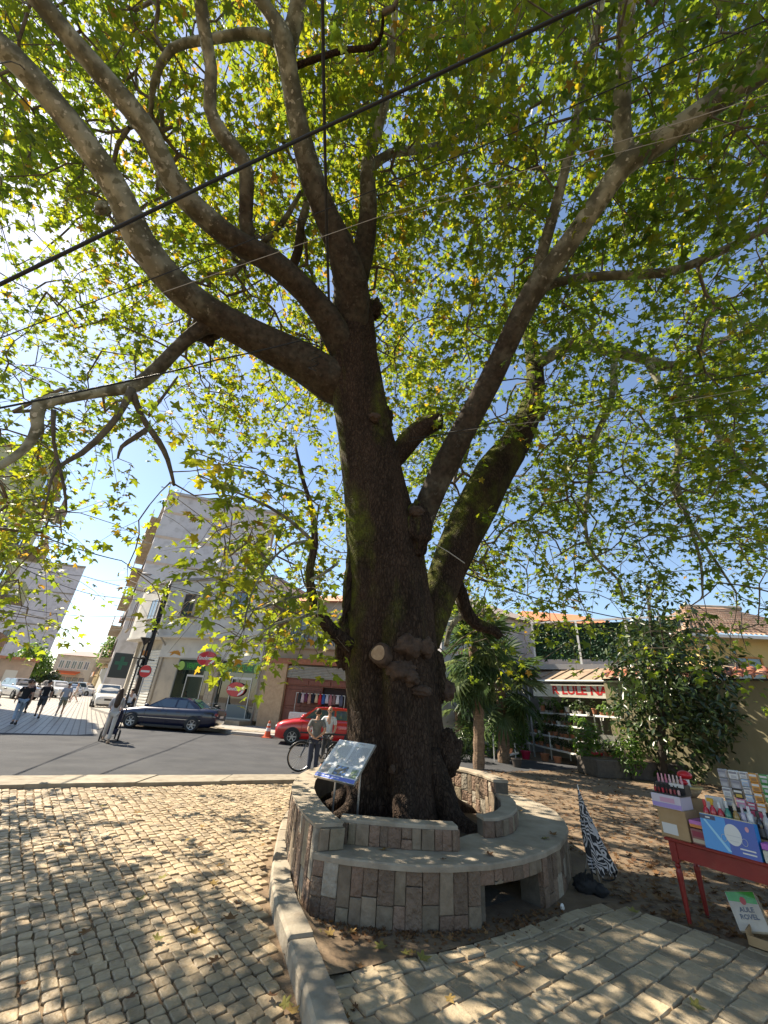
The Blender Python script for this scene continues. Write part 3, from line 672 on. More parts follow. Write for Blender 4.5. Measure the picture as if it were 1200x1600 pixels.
limb([(580, 262, 7.1, 20), (610, 240, 7.4, 18), (680, 230, 8.0, 16), (740, 205, 8.6, 13), (800, 160, 9.0, 8)], dist=(11.0, 13.5))
limb([(452, 428, 7.0, 20), (466, 392, 7.0, 20), (470, 350, 6.95, 18), (480, 310, 6.9, 14), (462, 250, 6.9, 9)], dist=(10.2, 11.5))
limb([(360, 430, 6.9, 11), (395, 395, 7.0, 13), (440, 350, 7.1, 12), (470, 300, 7.2, 9)], dist=(10.3, 11.3))
# right-hand limbs
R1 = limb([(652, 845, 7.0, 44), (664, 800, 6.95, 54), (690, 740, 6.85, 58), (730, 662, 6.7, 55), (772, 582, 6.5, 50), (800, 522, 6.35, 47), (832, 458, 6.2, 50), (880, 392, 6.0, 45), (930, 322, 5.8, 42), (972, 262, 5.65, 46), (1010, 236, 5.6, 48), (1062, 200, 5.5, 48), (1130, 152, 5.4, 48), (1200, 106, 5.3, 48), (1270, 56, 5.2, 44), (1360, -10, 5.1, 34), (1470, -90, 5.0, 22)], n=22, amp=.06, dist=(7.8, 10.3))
limb([(988, 262, 5.65, 40), (974, 225, 5.6, 38), (972, 170, 5.5, 37), (974, 110, 5.4, 36), (978, 40, 5.3, 36), (982, -30, 5.2, 34), (990, -120, 5.1, 24)], dist=(9.4, 10.5))
limb([(834, 452, 6.3, 22), (846, 400, 6.35, 23), (862, 345, 6.4, 22), (884, 262, 6.4, 20), (908, 155, 6.3, 18), (930, 60, 6.2, 16), (944, -20, 6.1, 12)], dist=(9.1, 11.2))
limb([(820, 470, 6.5, 20), (868, 442, 6.7, 19), (940, 432, 7.0, 20), (1040, 426, 7.2, 19), (1112, 400, 7.2, 18), (1200, 356, 7.1, 17), (1300, 310, 7.0, 12)], dist=(9.2, 10.8))
limb([(838, 570, 8.6, 26), (866, 552, 8.4, 28), (902, 536, 8.2, 31), (958, 548, 8.0, 26), (1010, 562, 7.8, 22), (1052, 572, 7.7, 20), (1110, 540, 7.5, 15), (1180, 514, 7.4, 13), (1260, 490, 7.3, 9)])
limb([(960, 548, 8.0, 16), (955, 625, 8.0, 13), (928, 690, 8.1, 12), (922, 750, 8.2, 10), (914, 820, 8.3, 8), (930, 870, 8.4, 6), (965, 905, 8.5, 5), (975, 940, 8.5, 4)], n=10)
limb([(1010, 562, 7.8, 16), (1040, 622, 7.8, 15), (1060, 690, 7.8, 14), (1056, 752, 7.9, 13), (1078, 820, 7.9, 9), (1095, 880, 8.0, 6), (1098, 930, 8.0, 4)], n=10)
limb([(1052, 572, 7.7, 18), (1100, 640, 7.6, 15), (1140, 705, 7.5, 14), (1200, 760, 7.4, 10), (1270, 800, 7.3, 6)], n=10)
limb([(1080, 820, 7.9, 8), (1120, 880, 7.8, 6), (1150, 925, 7.8, 4)], n=8)
limb([(1056, 752, 7.9, 6), (1030, 745, 8, 7), (1018, 758, 8, 4)], n=8)
# cut stub between the stems, lopped lower boughs
limb([(600, 735, 6.7, 44), (628, 702, 6.6, 46), (652, 675, 6.55, 44), (678, 660, 6.5, 38), (690, 658, 6.45, 34)], name='cut_bough', m=BARK, skel=False)
limb([(690, 905, 7.9, 30), (716, 915, 8.0, 30), (726, 950, 8.1, 29), (744, 975, 8.1, 26), (770, 984, 8.0, 22), (782, 996, 8.0, 17)], name='cut_bough', m=BARK, skel=False)
limb([(738, 958, 8.2, 14), (716, 966, 8.3, 13), (702, 985, 8.4, 12), (697, 1010, 8.5, 10)], name='cut_bough', n=10)
# left: the low bough from the burl under the big left limb
limb([(345, 508, 6.3, 34), (318, 512, 6.2, 32), (286, 536, 6.1, 27), (250, 572, 5.95, 30), (212, 602, 5.85, 28), (160, 612, 5.75, 22), (112, 620, 5.65, 23), (62, 632, 5.6, 28), (58, 668, 5.6, 22), (40, 700, 5.55, 17), (0, 728, 5.5, 15), (-60, 760, 5.4, 11), (-130, 800, 5.3, 7)], m=LIMB, n=14, dist=(8.95, 8.0))
limb([(206, 606, 5.85, 16), (192, 636, 5.8, 14), (168, 670, 5.75, 14), (128, 708, 5.7, 12), (88, 732, 5.65, 7), (76, 770, 5.6, 4), (66, 810, 5.6, 3)], m=TWG, n=12, dist=(8.4, 7.8))
limb([(206, 610, 5.85, 15), (222, 652, 5.9, 13), (248, 690, 5.95, 13), (262, 718, 6.0, 10), (272, 758, 6.0, 6)], m=TWG, n=12, dist=(8.4, 8.5))
limb([(234, 668, 5.9, 12), (210, 684, 5.85, 11), (190, 698, 5.8, 8), (184, 716, 5.8, 4)], m=TWG, n=10, dist=(8.45, 8.3))
limb([(232, 650, 5.9, 7), (262, 610, 6.0, 6), (278, 588, 6.1, 4)], m=TWG, n=8, dist=(8.45, 8.6))
limb([(84, 640, 5.6, 10), (84, 690, 5.6, 7), (100, 760, 5.6, 6), (104, 800, 5.65, 3)], m=TWG, n=8, dist=(8.1, 7.9))
# lower left bough by the shop front, with the bright near leaves
limb([(545, 1008, 6.6, 34), (522, 990, 6.35, 30), (502, 962, 6.2, 24), (488, 930, 6.1, 20), (484, 890, 6.0, 18), (492, 850, 5.95, 16), (488, 800, 5.9, 12), (474, 752, 5.85, 9), (462, 700, 5.8, 6)], n=14, m=BARK)
limb([(486, 905, 6.0, 8), (500, 900, 5.9, 8), (528, 880, 5.8, 6)], n=8)
limb([(490, 848, 5.95, 9), (462, 820, 5.7, 8), (420, 792, 5.5, 7), (372, 770, 5.3, 5), (310, 742, 5.2, 3)], n=8)
limb([(490, 845, 5.9, 8), (455, 850, 5.5, 6), (420, 880, 5.2, 5), (392, 930, 5.0, 4), (380, 985, 4.9, 3)], n=8)
limb([(500, 955, 6.1, 9), (470, 965, 5.7, 7), (430, 975, 5.4, 5), (385, 1005, 5.1, 3)], n=8)
limb([(488, 930, 6.0, 9), (450, 935, 5.6, 7), (410, 950, 5.3, 4), (350, 965, 5.1, 3)], n=8)

# burls, healed cuts and the sawn stub on the trunk face
def burl(px, py, Y, rx, ry, m=BARK, name='burl', seed=1.0, flat=0.8):
    c = aty(px, py, Y); k = depth_of(c)/FPX
    f = lambda d: 1+0.34*mnoise.noise(Vector(d)*1.7+Vector((seed, 0, seed)))+0.2*mnoise.noise(Vector(d)*4+Vector((seed, 3, 0)))+.07*mnoise.noise(Vector(d)*9)
    b = MB(); b.ball((0, 0, 0), (rx*k, rx*k*flat, ry*k), 32, 22, f=f); o = b.build(name, m, tree, smooth=True); o.location = c; return o
PALEB = mat('healed_bark', (0.042, 0.025, 0.016), (0.092, 0.057, 0.038), scale=8, rough=0.9, bump=1.0, bscale=30, world=True)
burl(636, 1010, 6.52, 24, 19, PALEB, seed=2); burl(624, 1048, 6.52, 22, 18, PALEB, seed=5); burl(642, 1058, 6.5, 13, 12, PALEB, seed=7); burl(663, 1012, 6.6, 15, 15, PALEB, seed=9)
burl(660, 1080, 6.56, 15, 8, PALEB, seed=11); burl(545, 1000, 6.95, 20, 44, BARK, seed=13); burl(680, 1060, 7.1, 18, 44, BARK, seed=15); burl(694, 1175, 7.1, 24, 34, BARK, seed=17)
burl(652, 826, 6.6, 22, 44, BARK, seed=19); burl(650, 800, 6.45, 12, 9, PALEB, seed=20); burl(586, 652, 5.95, 9, 7, PALEB, seed=23); burl(584, 482, 5.8, 13, 20, BARK, seed=25)
burl(600, 655, 6.4, 14, 22, BARK, seed=27); burl(324, 516, 5.45, 22, 24, LIMB, seed=29); burl(838, 640, 8.45, 16, 20, PALEB, seed=31); burl(550, 880, 6.75, 10, 70, BARK, seed=33)
burl(698, 1078, 7.1, 13, 15, PALEB, seed=35); burl(160, 325, 4.0, 10, 14, LIMB, seed=37); burl(256, 292, 4.2, 12, 14, LIMB, seed=39); burl(613, 1202, 6.5, 5, 6, PALEB, seed=41)
sc = aty(594, 1022, 6.42); st = Vector((-0.42, -0.86, 0.10)).normalized()
part('sawn_stub', [PALEB, mat('cut_wood', (0.34, 0.22, 0.13), (0.46, 0.33, 0.21), scale=14, rough=0.8, bump=0.4, bscale=40, world=True)], tree,
     lambda m: (m.tube([sc-st*0.25, sc-st*0.02, sc+st*0.05, sc+st*0.075], [0.19, 0.165, 0.16, 0.135], 22, wob=lambda i, a: 1+.07*math.cos(3*a+1)+.04*math.cos(7*a)),
                m.tube([sc+st*0.03, sc+st*0.083], [0.118, 0.112], 22, mi=1, wob=lambda i, a: 1+.06*math.cos(3*a+1))), smooth=False)
# roots reaching out over the soil
for a0, ln, r in ((-2.5, .8, .14), (-0.7, .9, .15), (-1.6, .7, .13), (0.4, .9, .14), (2.7, .9, .15), (-3.0, .8, .13)):
    c = Vector((0.58, 7.25, 0)); d = Vector((math.cos(a0), math.sin(a0), 0))
    limb([(c.x+d.x*.45, c.y+d.y*.45, 1.15, r*1.3), (c.x+d.x*.72, c.y+d.y*.72, 0.70, r*1.2), (c.x+d.x*.92, c.y+d.y*.92, .42, r), (c.x+d.x*(.95+ln*.35), c.y+d.y*(.95+ln*.35), .3, r*.75), (c.x+d.x*(.9+ln*.55), c.y+d.y*(.9+ln*.55), .2, r*.5)], name='root', m=BARK, raw=True, skel=False, step=.08, n=20)
# ================================================================== CROWN: sprays of lobed leaves on twigs grown from the limbs
def leaf_material(name, attr=True, ramp=None, tr=0.5, gloss=0.45):
    m = bpy.data.materials.new(name); m.use_nodes = True; nt = m.node_tree; N = nt.nodes; L = nt.links; b = N['Principled BSDF']
    at = N.new('ShaderNodeAttribute'); at.attribute_name = 'tint'
    r = N.new('ShaderNodeValToRGB'); r.color_ramp.elements.remove(r.color_ramp.elements[1])
    ramp = ramp or [(0, (0.046, 0.075, 0.016)), (.4, (0.080, 0.114, 0.020)), (.75, (0.142, 0.162, 0.024)), (.92, (0.23, 0.205, 0.03)), (1.0, (0.21, 0.13, 0.035))]
    for i, (p, c) in enumerate(ramp):
        e = r.color_ramp.elements[0] if i == 0 else r.color_ramp.elements.new(p)
        e.position = p; e.color = (*c, 1)
    L.new(at.outputs['Fac'], r.inputs['Fac']); L.new(r.outputs['Color'], b.inputs['Base Color'])
    b.inputs['Roughness'].default_value = gloss; b.inputs['Specular IOR Level'].default_value = 0.35
    t = N.new('ShaderNodeBsdfTranslucent'); h = N.new('ShaderNodeHueSaturation'); h.inputs['Saturation'].default_value = 1.12; h.inputs['Value'].default_value = 3.1; h.inputs['Hue'].default_value = 0.495
    L.new(r.outputs['Color'], h.inputs['Color']); L.new(h.outputs['Color'], t.inputs['Color'])
    x = N.new('ShaderNodeMixShader'); x.inputs[0].default_value = tr; L.new(b.outputs[0], x.inputs[1]); L.new(t.outputs[0], x.inputs[2])
    L.new(x.outputs[0], N['Material Output'].inputs['Surface']); return m
LEAF = leaf_material('plane_leaf')
_half = [(0.10, 0.0), (0.34, -0.10), (0.52, 0.02), (0.34, 0.20), (0.66, 0.40), (0.62, 0.55), (0.27, 0.50), (0.14, 0.78)]
_out = [(0, 0.02)]+_half+[(0.0, 1.06)]+[(-x, y) for x, y in reversed(_half)]
LV = np.array([(x, y, -0.42*(x*x)-0.34*max(0, y-.3)**2+(0.05 if i % 3 == 0 else 0)) for i, (x, y) in enumerate(_out)]+[(0, 0.30, 0.045)], float)
LF = [(i, (i+1) % len(_out), len(_out)) for i in range(len(_out))]
def mass_mesh(name, V, Fc, pos, rot, sca, tint, m, parent=None):
    """one mesh of N placed copies of a small template"""
    n, k = len(pos), len(V)
    P = np.einsum('nij,kj->nki', rot, V)*sca[:, None, None]+pos[:, None, :]
    me = bpy.data.meshes.new(name); F_ = np.array(Fc); nf = len(F_); fl = F_.shape[1]
    me.vertices.add(n*k); me.vertices.foreach_set('co', P.reshape(-1).astype(np.float32))
    idx = (F_[None]+np.arange(n)[:, None, None]*k).reshape(-1)
    me.loops.add(n*nf*fl); me.loops.foreach_set('vertex_index', idx.astype(np.int32))
    me.polygons.add(n*nf); me.polygons.foreach_set('loop_start', np.arange(0, n*nf*fl, fl, dtype=np.int32))
    me.update(calc_edges=True); me.materials.append(m)
    a = me.attributes.new('tint', 'FLOAT', 'POINT'); a.data.foreach_set('value', np.repeat(tint, k).astype(np.float32))
    return mesh_obj(name, me, parent)
def frames(nrm, tip):
    """rotation matrices with z=nrm and y close to tip"""
    z = nrm/np.linalg.norm(nrm, axis=1, keepdims=True); y = tip-z*(tip*z).sum(1, keepdims=True)
    y /= np.maximum(np.linalg.norm(y, axis=1, keepdims=True), 1e-6); x = np.cross(y, z)
    return np.stack([x, y, z], axis=2)

# how much of the view foliage covers, read off the photograph in 100 px squares (rows y, columns x)
COV = np.array([
 [0.84,0.84,0.84,0.86,0.86,0.92,0.89,0.90,0.85,0.85,0.84,0.84],
 [0.80,0.84,0.86,0.90,0.90,0.92,0.89,0.90,0.85,0.85,0.84,0.84],
 [0.70,0.82,0.88,0.90,0.92,0.88,0.89,0.90,0.85,0.84,0.88,0.88],
 [0.46,0.70,0.88,0.92,0.92,0.86,0.89,0.90,0.84,0.83,0.84,0.84],
 [0.40,0.56,0.76,0.90,0.90,0.86,0.89,0.90,0.84,0.87,0.84,0.80],
 [0.62,0.66,0.78,0.84,0.84,0.80,0.92,0.89,0.83,0.88,0.86,0.84],
 [0.70,0.52,0.40,0.66,0.80,0.70,0.85,0.90,0.84,0.84,0.82,0.84],
 [0.66,0.14,0.06,0.36,0.52,0.60,0.60,0.50,0.78,0.78,0.84,0.86],
 [0.62,0.05,0.03,0.52,0.85,0.50,0.40,0.80,0.66,0.76,0.84,0.83],
 [0.40,0.01,0.00,0.50,0.88,0.30,0.30,0.88,0.50,0.40,0.30,0.30],
 [0.00,0.00,0.00,0.30,0.50,0.00,0.00,0.00,0.00,0.00,0.00,0.00]])
def cover(px, py):
    x, y = min(max(px/100-.5, 0), 10.999), min(max(py/100-.5, 0), 9.999); i, j = int(y), int(x); fy, fx = y-i, x-j
    return (COV[i, j]*(1-fy)*(1-fx)+COV[i+1, j]*fy*(1-fx)+COV[i, j+1]*(1-fy)*fx+COV[i+1, j+1]*fy*fx)
DC, DR = Vector((-0.3, 7.6, 8.0)), (13.5, 12.5, 15.0)
def in_dome(p): return sum(((p[i]-DC[i])/DR[i])**2 for i in range(3)) < 1
rc = random.Random(5)
SPRAYS = []                                             # (position, near?)
NL = 13                                                 # leaves on one spray
CELL = 40
for cy in range(-40, 1020, CELL):
    for cx in range(-40, 1240, CELL):
        px0, py0 = cx+CELL/2, cy+CELL/2; cov = cover(px0, py0)
        # holes and clumps: uneven density
        cov *= 0.42+0.98*(0.5+0.95*mnoise.noise(Vector((px0/105, py0/105, 3.1))))
        cov = min(max(cov, 0), .96)
        tau = -math.log(1-cov)*CELL*CELL*(1.15 if 325 < px0 < 535 and 790 < py0 < 1000 else .60); guard = 0
        while tau > 0 and guard < 60:
            guard += 1
            px, py = cx+rc.random()*CELL, cy+rc.random()*CELL
            if px < 300 and py > 600: t = rc.uniform(8.0, 13)
            elif 300 < px < 530 and py > 690: t = rc.uniform(5.2, 8.5) if rc.random() < .7 else rc.uniform(9, 14)
            elif px > 700 and py > 480: t = rc.uniform(8.5, 17)
            elif px > 700: t = rc.uniform(9.6, 17) if rc.random() < .88 else rc.uniform(9.0, 9.8)
            else: t = rc.uniform(10.4, 16.5)
            if 500 < px < 700 and py > 550: t = rc.uniform(10, 18)
            p = atd(px, py, t)
            if not in_dome(p) or p.z < 2.2: continue
            if p.y < 1.0 and rc.random() < .5: continue
            if 95 < px < 335 and py > 690 and rc.random() < .85: tau -= NL*.5; continue
            if px < 545 and py > 1000: break
            d = depth_of(p)
            tau -= NL*0.0093*0.52*(FPX/d)**2
            SPRAYS.append(p)
n_in = len(SPRAYS)
k = 0
while k < 700:                                         # the rest of the crown, beside and above the frame
    p = Vector((rc.uniform(-14, 13), rc.uniform(-4.5, 20), rc.uniform(6.0, 22.5)))
    if not in_dome(p): continue
    u, v, d = pix_of(p)
    if d > 0 and -50 < u < 1250 and -50 < v < 1650: continue
    if p.length < 7: continue
    if p.x < -4 and rc.random() < .72: continue
    SPRAYS.append(p); k += 1
# ---- grow twigs: each spray joins the nearest wood already there
nodes = np.zeros((len(SKEL)+len(SPRAYS)*6, 3)); nodes[:len(SKEL)] = [s[:3] for s in SKEL]; nn = len(SKEL)
parent_i = [-1]*nn; base_r = [s[3] for s in SKEL]
pts = np.array([tuple(p) for p in SPRAYS])
d0 = np.array([np.min(((nodes[:nn]-p)**2).sum(1)) for p in pts])
spray_node = [0]*len(SPRAYS); spray_dir = np.zeros((len(SPRAYS), 3))
for si in np.argsort(d0):
    p = pts[si]; j = int(np.argmin(((nodes[:nn]-p)**2).sum(1))); q = nodes[j]; L = np.linalg.norm(p-q); v = (p-q)/max(L, 1e-5)
    m_ = max(1, min(5, int(L/0.3))); prev = j
    side = np.cross(v, RNG.normal(size=3)); side /= max(np.linalg.norm(side), 1e-5)
    for s in range(1, m_+1):
        f = s/m_; c = q+(p-q)*f+side*(0.08*L*math.sin(math.pi*f))*(0 if s == m_ else 1)+np.array([0, 0, 0.05*L*math.sin(math.pi*f)])
        nodes[nn] = c; parent_i.append(prev); base_r.append(None); prev = nn; nn += 1
    spray_node[si] = prev; spray_dir[si] = v
cnt = np.zeros(nn)
for si in spray_node: cnt[si] += 1
for i in range(nn-1, -1, -1):
    if parent_i[i] >= 0: cnt[parent_i[i]] += cnt[i]
rad = np.minimum(0.0025+0.0036*np.sqrt(cnt), 0.05)
def segs_mesh(name, A, B, ra, rb, m, parent):
    n = len(A); D = B-A; D /= np.maximum(np.linalg.norm(D, axis=1, keepdims=True), 1e-6)
    ref = np.where(np.abs(D[:, 2:3]) < .9, np.array([[0, 0, 1.]]), np.array([[1., 0, 0]])); U = np.cross(D, ref); U /= np.linalg.norm(U, axis=1, keepdims=True); W = np.cross(D, U)
    K = 4; ang = np.arange(K)*2*math.pi/K; ring = U[:, None]*np.cos(ang)[None, :, None]+W[:, None]*np.sin(ang)[None, :, None]
    P = np.concatenate([A[:, None]+ring*ra[:, None, None], B[:, None]+ring*rb[:, None, None]], axis=1)
    F_ = np.array([(i, (i+1) % K, K+(i+1) % K, K+i) for i in range(K)])
    me = bpy.data.meshes.new(name); me.vertices.add(n*2*K); me.vertices.foreach_set('co', P.reshape(-1).astype(np.float32))
    idx = (F_[None]+np.arange(n)[:, None, None]*2*K).reshape(-1); me.loops.add(n*K*4); me.loops.foreach_set('vertex_index', idx.astype(np.int32))
    me.polygons.add(n*K); me.polygons.foreach_set('loop_start', np.arange(0, n*K*4, 4, dtype=np.int32)); me.update(calc_edges=True); me.materials.append(m)
    me.polygons.foreach_set('use_smooth', np.ones(n*K, dtype=bool)); return mesh_obj(name, me, parent)
ch = [i for i in range(len(SKEL), nn)]
pa = np.array([parent_i[i] for i in ch]); ch = np.array(ch)
ra = np.where(pa < len(SKEL), rad[ch]*1.25, rad[pa])
TWIG = mat('twig_bark', (0.085, 0.065, 0.045), (0.19, 0.16, 0.12), scale=7, rough=0.9, world=True)
# ---- leaves of every spray
ns = len(SPRAYS); tt = np.tile(np.linspace(0.1, 1.0, NL), ns); si = np.repeat(np.arange(ns), NL); N_ = ns*NL
sd = spray_dir+RNG.normal(size=(ns, 3))*0.55+np.array([0, 0, -0.25]); sd /= np.linalg.norm(sd, axis=1, keepdims=True)
sl = RNG.uniform(.45, 1.0, ns)
spine = pts[si]+sd[si]*(sl[si]*tt)[:, None]+np.array([0, 0, -1])*(0.22*sl[si]*tt**2)[:, None]
lat = RNG.normal(size=(N_, 3)); lat -= sd[si]*(lat*sd[si]).sum(1, keepdims=True); lat /= np.linalg.norm(lat, axis=1, keepdims=True)
lp = spine+lat*RNG.uniform(.04, .17, N_)[:, None]+np.array([0, 0, -1])*RNG.uniform(0, .06, N_)[:, None]
tip = lat*0.8+sd[si]*0.6+np.array([0, 0, -0.55])+RNG.normal(size=(N_, 3))*.25
nrm = np.array([0, 0, 1.0])+RNG.normal(size=(N_, 3))*0.55+lat*0.35
rot = frames(nrm, tip); sca = RNG.uniform(.078, .175, N_); rot[:, :, 0] *= RNG.uniform(.62, 1.08, N_)[:, None]
tone = np.array([0.5+0.5*mnoise.noise(Vector(p)*0.35) for p in pts])
backlight_yel = np.array([0.18*math.exp(-((p[0]+3)/5)**2)-.05*min(1, max(0, (p[0]-1.5)/3)) for p in pts])  # backlight painted in as yellower leaf tint centre-left; slightly duller green on the right
tint = np.clip(RNG.normal(.42, .19, N_)+0.35*(tone[si]-.5)+backlight_yel[si]+(RNG.random(N_) < .04)*.4, 0, 1)
# spray stems
stems_a, stems_b = pts[si[::NL]], None
A = np.concatenate([nodes[pa], pts, pts+sd*(sl*.5)[:, None]-np.array([0, 0, 1])*(0.055*sl)[:, None]])
B = np.concatenate([nodes[ch], pts+sd*(sl*.5)[:, None]-np.array([0, 0, 1])*(0.055*sl)[:, None], pts+sd*sl[:, None]-np.array([0, 0, 1])*(0.22*sl)[:, None]])
tw = segs_mesh('twigs', A, B, np.concatenate([ra, np.full(ns, .006), np.full(ns, .0045)]), np.concatenate([rad[ch], np.full(ns, .0045), np.full(ns, .002)]), TWIG, tree); tag(tw, kind='stuff')
# the 300 leaves that show largest are objects of their own
cm = np.array(CB.transposed()); cc = (lp-np.array([0, 0, CAM_H]))@cm.T
pu, pv = 600+FPX*cc[:, 0]/-cc[:, 2], 800-FPX*cc[:, 1]/-cc[:, 2]
face = np.abs((rot[:, :, 2]*((lp-np.array([0, 0, CAM_H]))/np.linalg.norm(lp-np.array([0, 0, CAM_H]), axis=1, keepdims=True))).sum(1))
size = np.where((cc[:, 2] < -1) & (pu > 5) & (pu < 1195) & (pv > 5) & (pv < 1100), sca**2*(.3+face)/np.maximum(-cc[:, 2], .5)**2, 0)
big = np.argsort(-size)[:300]; keep = np.ones(N_, bool); keep[big] = False
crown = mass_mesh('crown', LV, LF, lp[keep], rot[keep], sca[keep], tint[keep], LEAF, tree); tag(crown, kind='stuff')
def leaf_variants(name, m, tints, V=LV, Fc=LF):
    out = []
    for t in tints:
        me = bpy.data.meshes.new(name); me.from_pydata([tuple(v) for v in V], [], Fc); me.materials.append(m)
        a = me.attributes.new('tint', 'FLOAT', 'POINT'); a.data.foreach_set('value', [t]*len(V)); out.append(me)
    return out
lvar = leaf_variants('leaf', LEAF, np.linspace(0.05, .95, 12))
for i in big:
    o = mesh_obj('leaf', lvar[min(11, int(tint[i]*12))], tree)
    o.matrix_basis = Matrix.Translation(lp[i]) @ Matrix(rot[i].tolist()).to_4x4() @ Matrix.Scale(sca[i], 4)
print('sprays', n_in, ns, 'leaves', N_, 'twigs', len(A))
# ================================================================== BUILDINGS
class Face:
    """vertical plane through A-B (left to right seen from outside): local x along it, y inwards, z up"""
    def __init__(s, A, B):
        s.A, s.B = Vector((A[0], A[1])), Vector((B[0], B[1])); d = s.B-s.A; s.w = d.length; s.ang = math.atan2(d.y, d.x); s.d = d.normalized(); s.n = Vector((-s.d.y, s.d.x))
    def at(s, px, py, out=0.0):
        r = ray(px, py); q = s.A-s.n*out; den = r.x*s.n.x+r.y*s.n.y; t = q.dot(s.n)/den; p = Vector((r.x*t, r.y*t)); return (p-s.A).dot(s.d), CAM_H+r.z*t
    def X(s): return Matrix.Translation((s.A.x, s.A.y, 0)) @ Matrix.Rotation(s.ang, 4, 'Z')
def window(parent, X, x0, x1, z0, z1, fr, pane, y=0.0, t=0.07, mull=1, sill=None, name='window', out=0.05):
    """frame, pane and sill in plane X (a Face matrix), the frame proud of the wall"""
    f = MB(); f.X = X
    f.box(x0, y-out, z0, x0+t, y+.02, z1); f.box(x1-t, y-out, z0, x1, y+.02, z1); f.box(x0+t, y-out, z1-t, x1-t, y+.02, z1); f.box(x0+t, y-out, z0, x1-t, y+.02, z0+t)
    for k in range(1, mull+1):
        xm = x0+(x1-x0)*k/(mull+1); f.box(xm-t*.4, y-out*.8, z0+t, xm+t*.4, y+.02, z1-t)
    w = f.build(name, fr, parent)
    p = MB(); p.X = X; p.box(x0+t*.6, y-out*.45, z0+t*.6, x1-t*.6, y+.015, z1-t*.6); p.build('pane', pane, w)
    if sill:
        q = MB(); q.X = X; q.box(x0-.1, y-.16, z0-.08, x1+.1, y-.0, z0); q.build('sill', sill, w)
    return w
plaster = lambda n, a, b, dirt=(0.2, 0.18, 0.16): mat(n, a, b, scale=0.7, rough=0.9, bump=0.12, bscale=25, dirt=(dirt, 1.4, 0.5), world=True)
P_white = plaster('old_white_plaster', (0.52, 0.50, 0.46), (0.64, 0.62, 0.575), (0.30, 0.26, 0.22))
P_beige = plaster('beige_plaster', (0.46, 0.41, 0.33), (0.55, 0.49, 0.40))
P_lilac = plaster('lilac_grey_plaster', (0.50, 0.48, 0.50), (0.58, 0.56, 0.575))
P_grey = plaster('warm_grey_plaster', (0.36, 0.33, 0.30), (0.45, 0.42, 0.38))
frame_br = mat('window_frame_brown', (0.16, 0.11, 0.08), rough=0.6); frame_wh = mat('window_frame_white', (0.6, 0.59, 0.56), rough=0.5)
pane_blue = mat('window_pane', (0.035, 0.05, 0.065), rough=0.05, spec=0.9, coat=0.6)
tileclad = mat('tan_tile_cladding', (0.36, 0.29, 0.21), (0.46, 0.385, 0.295), scale=11, rough=0.7, bump=0.5, bscale=18, world=True)

# ---- pharmacy on the corner
FA = Face((-15.4, 30.0), (-7.1, 27.0)); X = FA.X(); W_ = FA.w
ph = thing('corner_shop_building', 'two storey corner building with white upper floor over a dark glass shop front', 'building', (0, 0, 0))
def lp_(m, poly, z0, z1): m.X = X; m.prism(poly, z0, z1)
part('ground_floor', P_beige, ph, lambda m: lp_(m, [(W_, .3), (0, .3), (-4.4, 2.2), (-4.9, 2.55), (-3, 12), (W_, 9.5)], 0.0, 5.15))
upper = part('upper_floor', P_white, ph, lambda m: lp_(m, [(W_, -.5), (-.05, -.5), (-.45, -.42), (-4.6, 1.22), (-5.1, 1.5), (-5.8, 2.02), (-3, 12), (W_, 9.5)], 5.2, 9.15))
part('parapet_coping', mat('coping', (0.22, 0.21, 0.20), (0.3, 0.285, 0.27), scale=3, rough=.8, world=True), upper, lambda m: lp_(m, [(W_+.1, -.62), (-.05, -.62), (-.5, -.54), (-4.65, 1.1), (-5.2, 1.4), (-5.9, 1.92), (-3, 12.1), (W_+.1, 9.6)], 9.153, 9.33))
part('floor_slab', P_white, ph, lambda m: lp_(m, [(W_+.03, -.56), (-.05, -.56), (-.47, -.48), (-4.62, 1.16), (-5.15, 1.44), (-5.85, 1.96), (-3, 12), (W_+.03, 9.5)], 5.05, 5.198))
part('fascia_board', mat('fascia_white', (0.55, 0.54, 0.51), (0.63, 0.62, 0.585), scale=2, rough=.7, world=True), ph, lambda m: lp_(m, [(W_-.02, .1), (0.02, .1), (0.02, .297), (W_-.02, .297)], 3.78, 5.05))
part('shop_step', M_['concrete'], ph, lambda m: lp_(m, [(W_+.1, -1.3), (-.1, -1.3), (-.1, .3), (W_+.1, .3)], 0.13, 0.36))
xs = [FA.at(p, 1085)[0] for p in (262, 319, 333, 399, 417)]
sg = mat('shop_glass', (0.012, 0.022, 0.018), rough=0.03, spec=0.9, coat=0.7)
alu = mat('aluminium', (0.42, 0.42, 0.40), rough=0.4, metal=0.6)
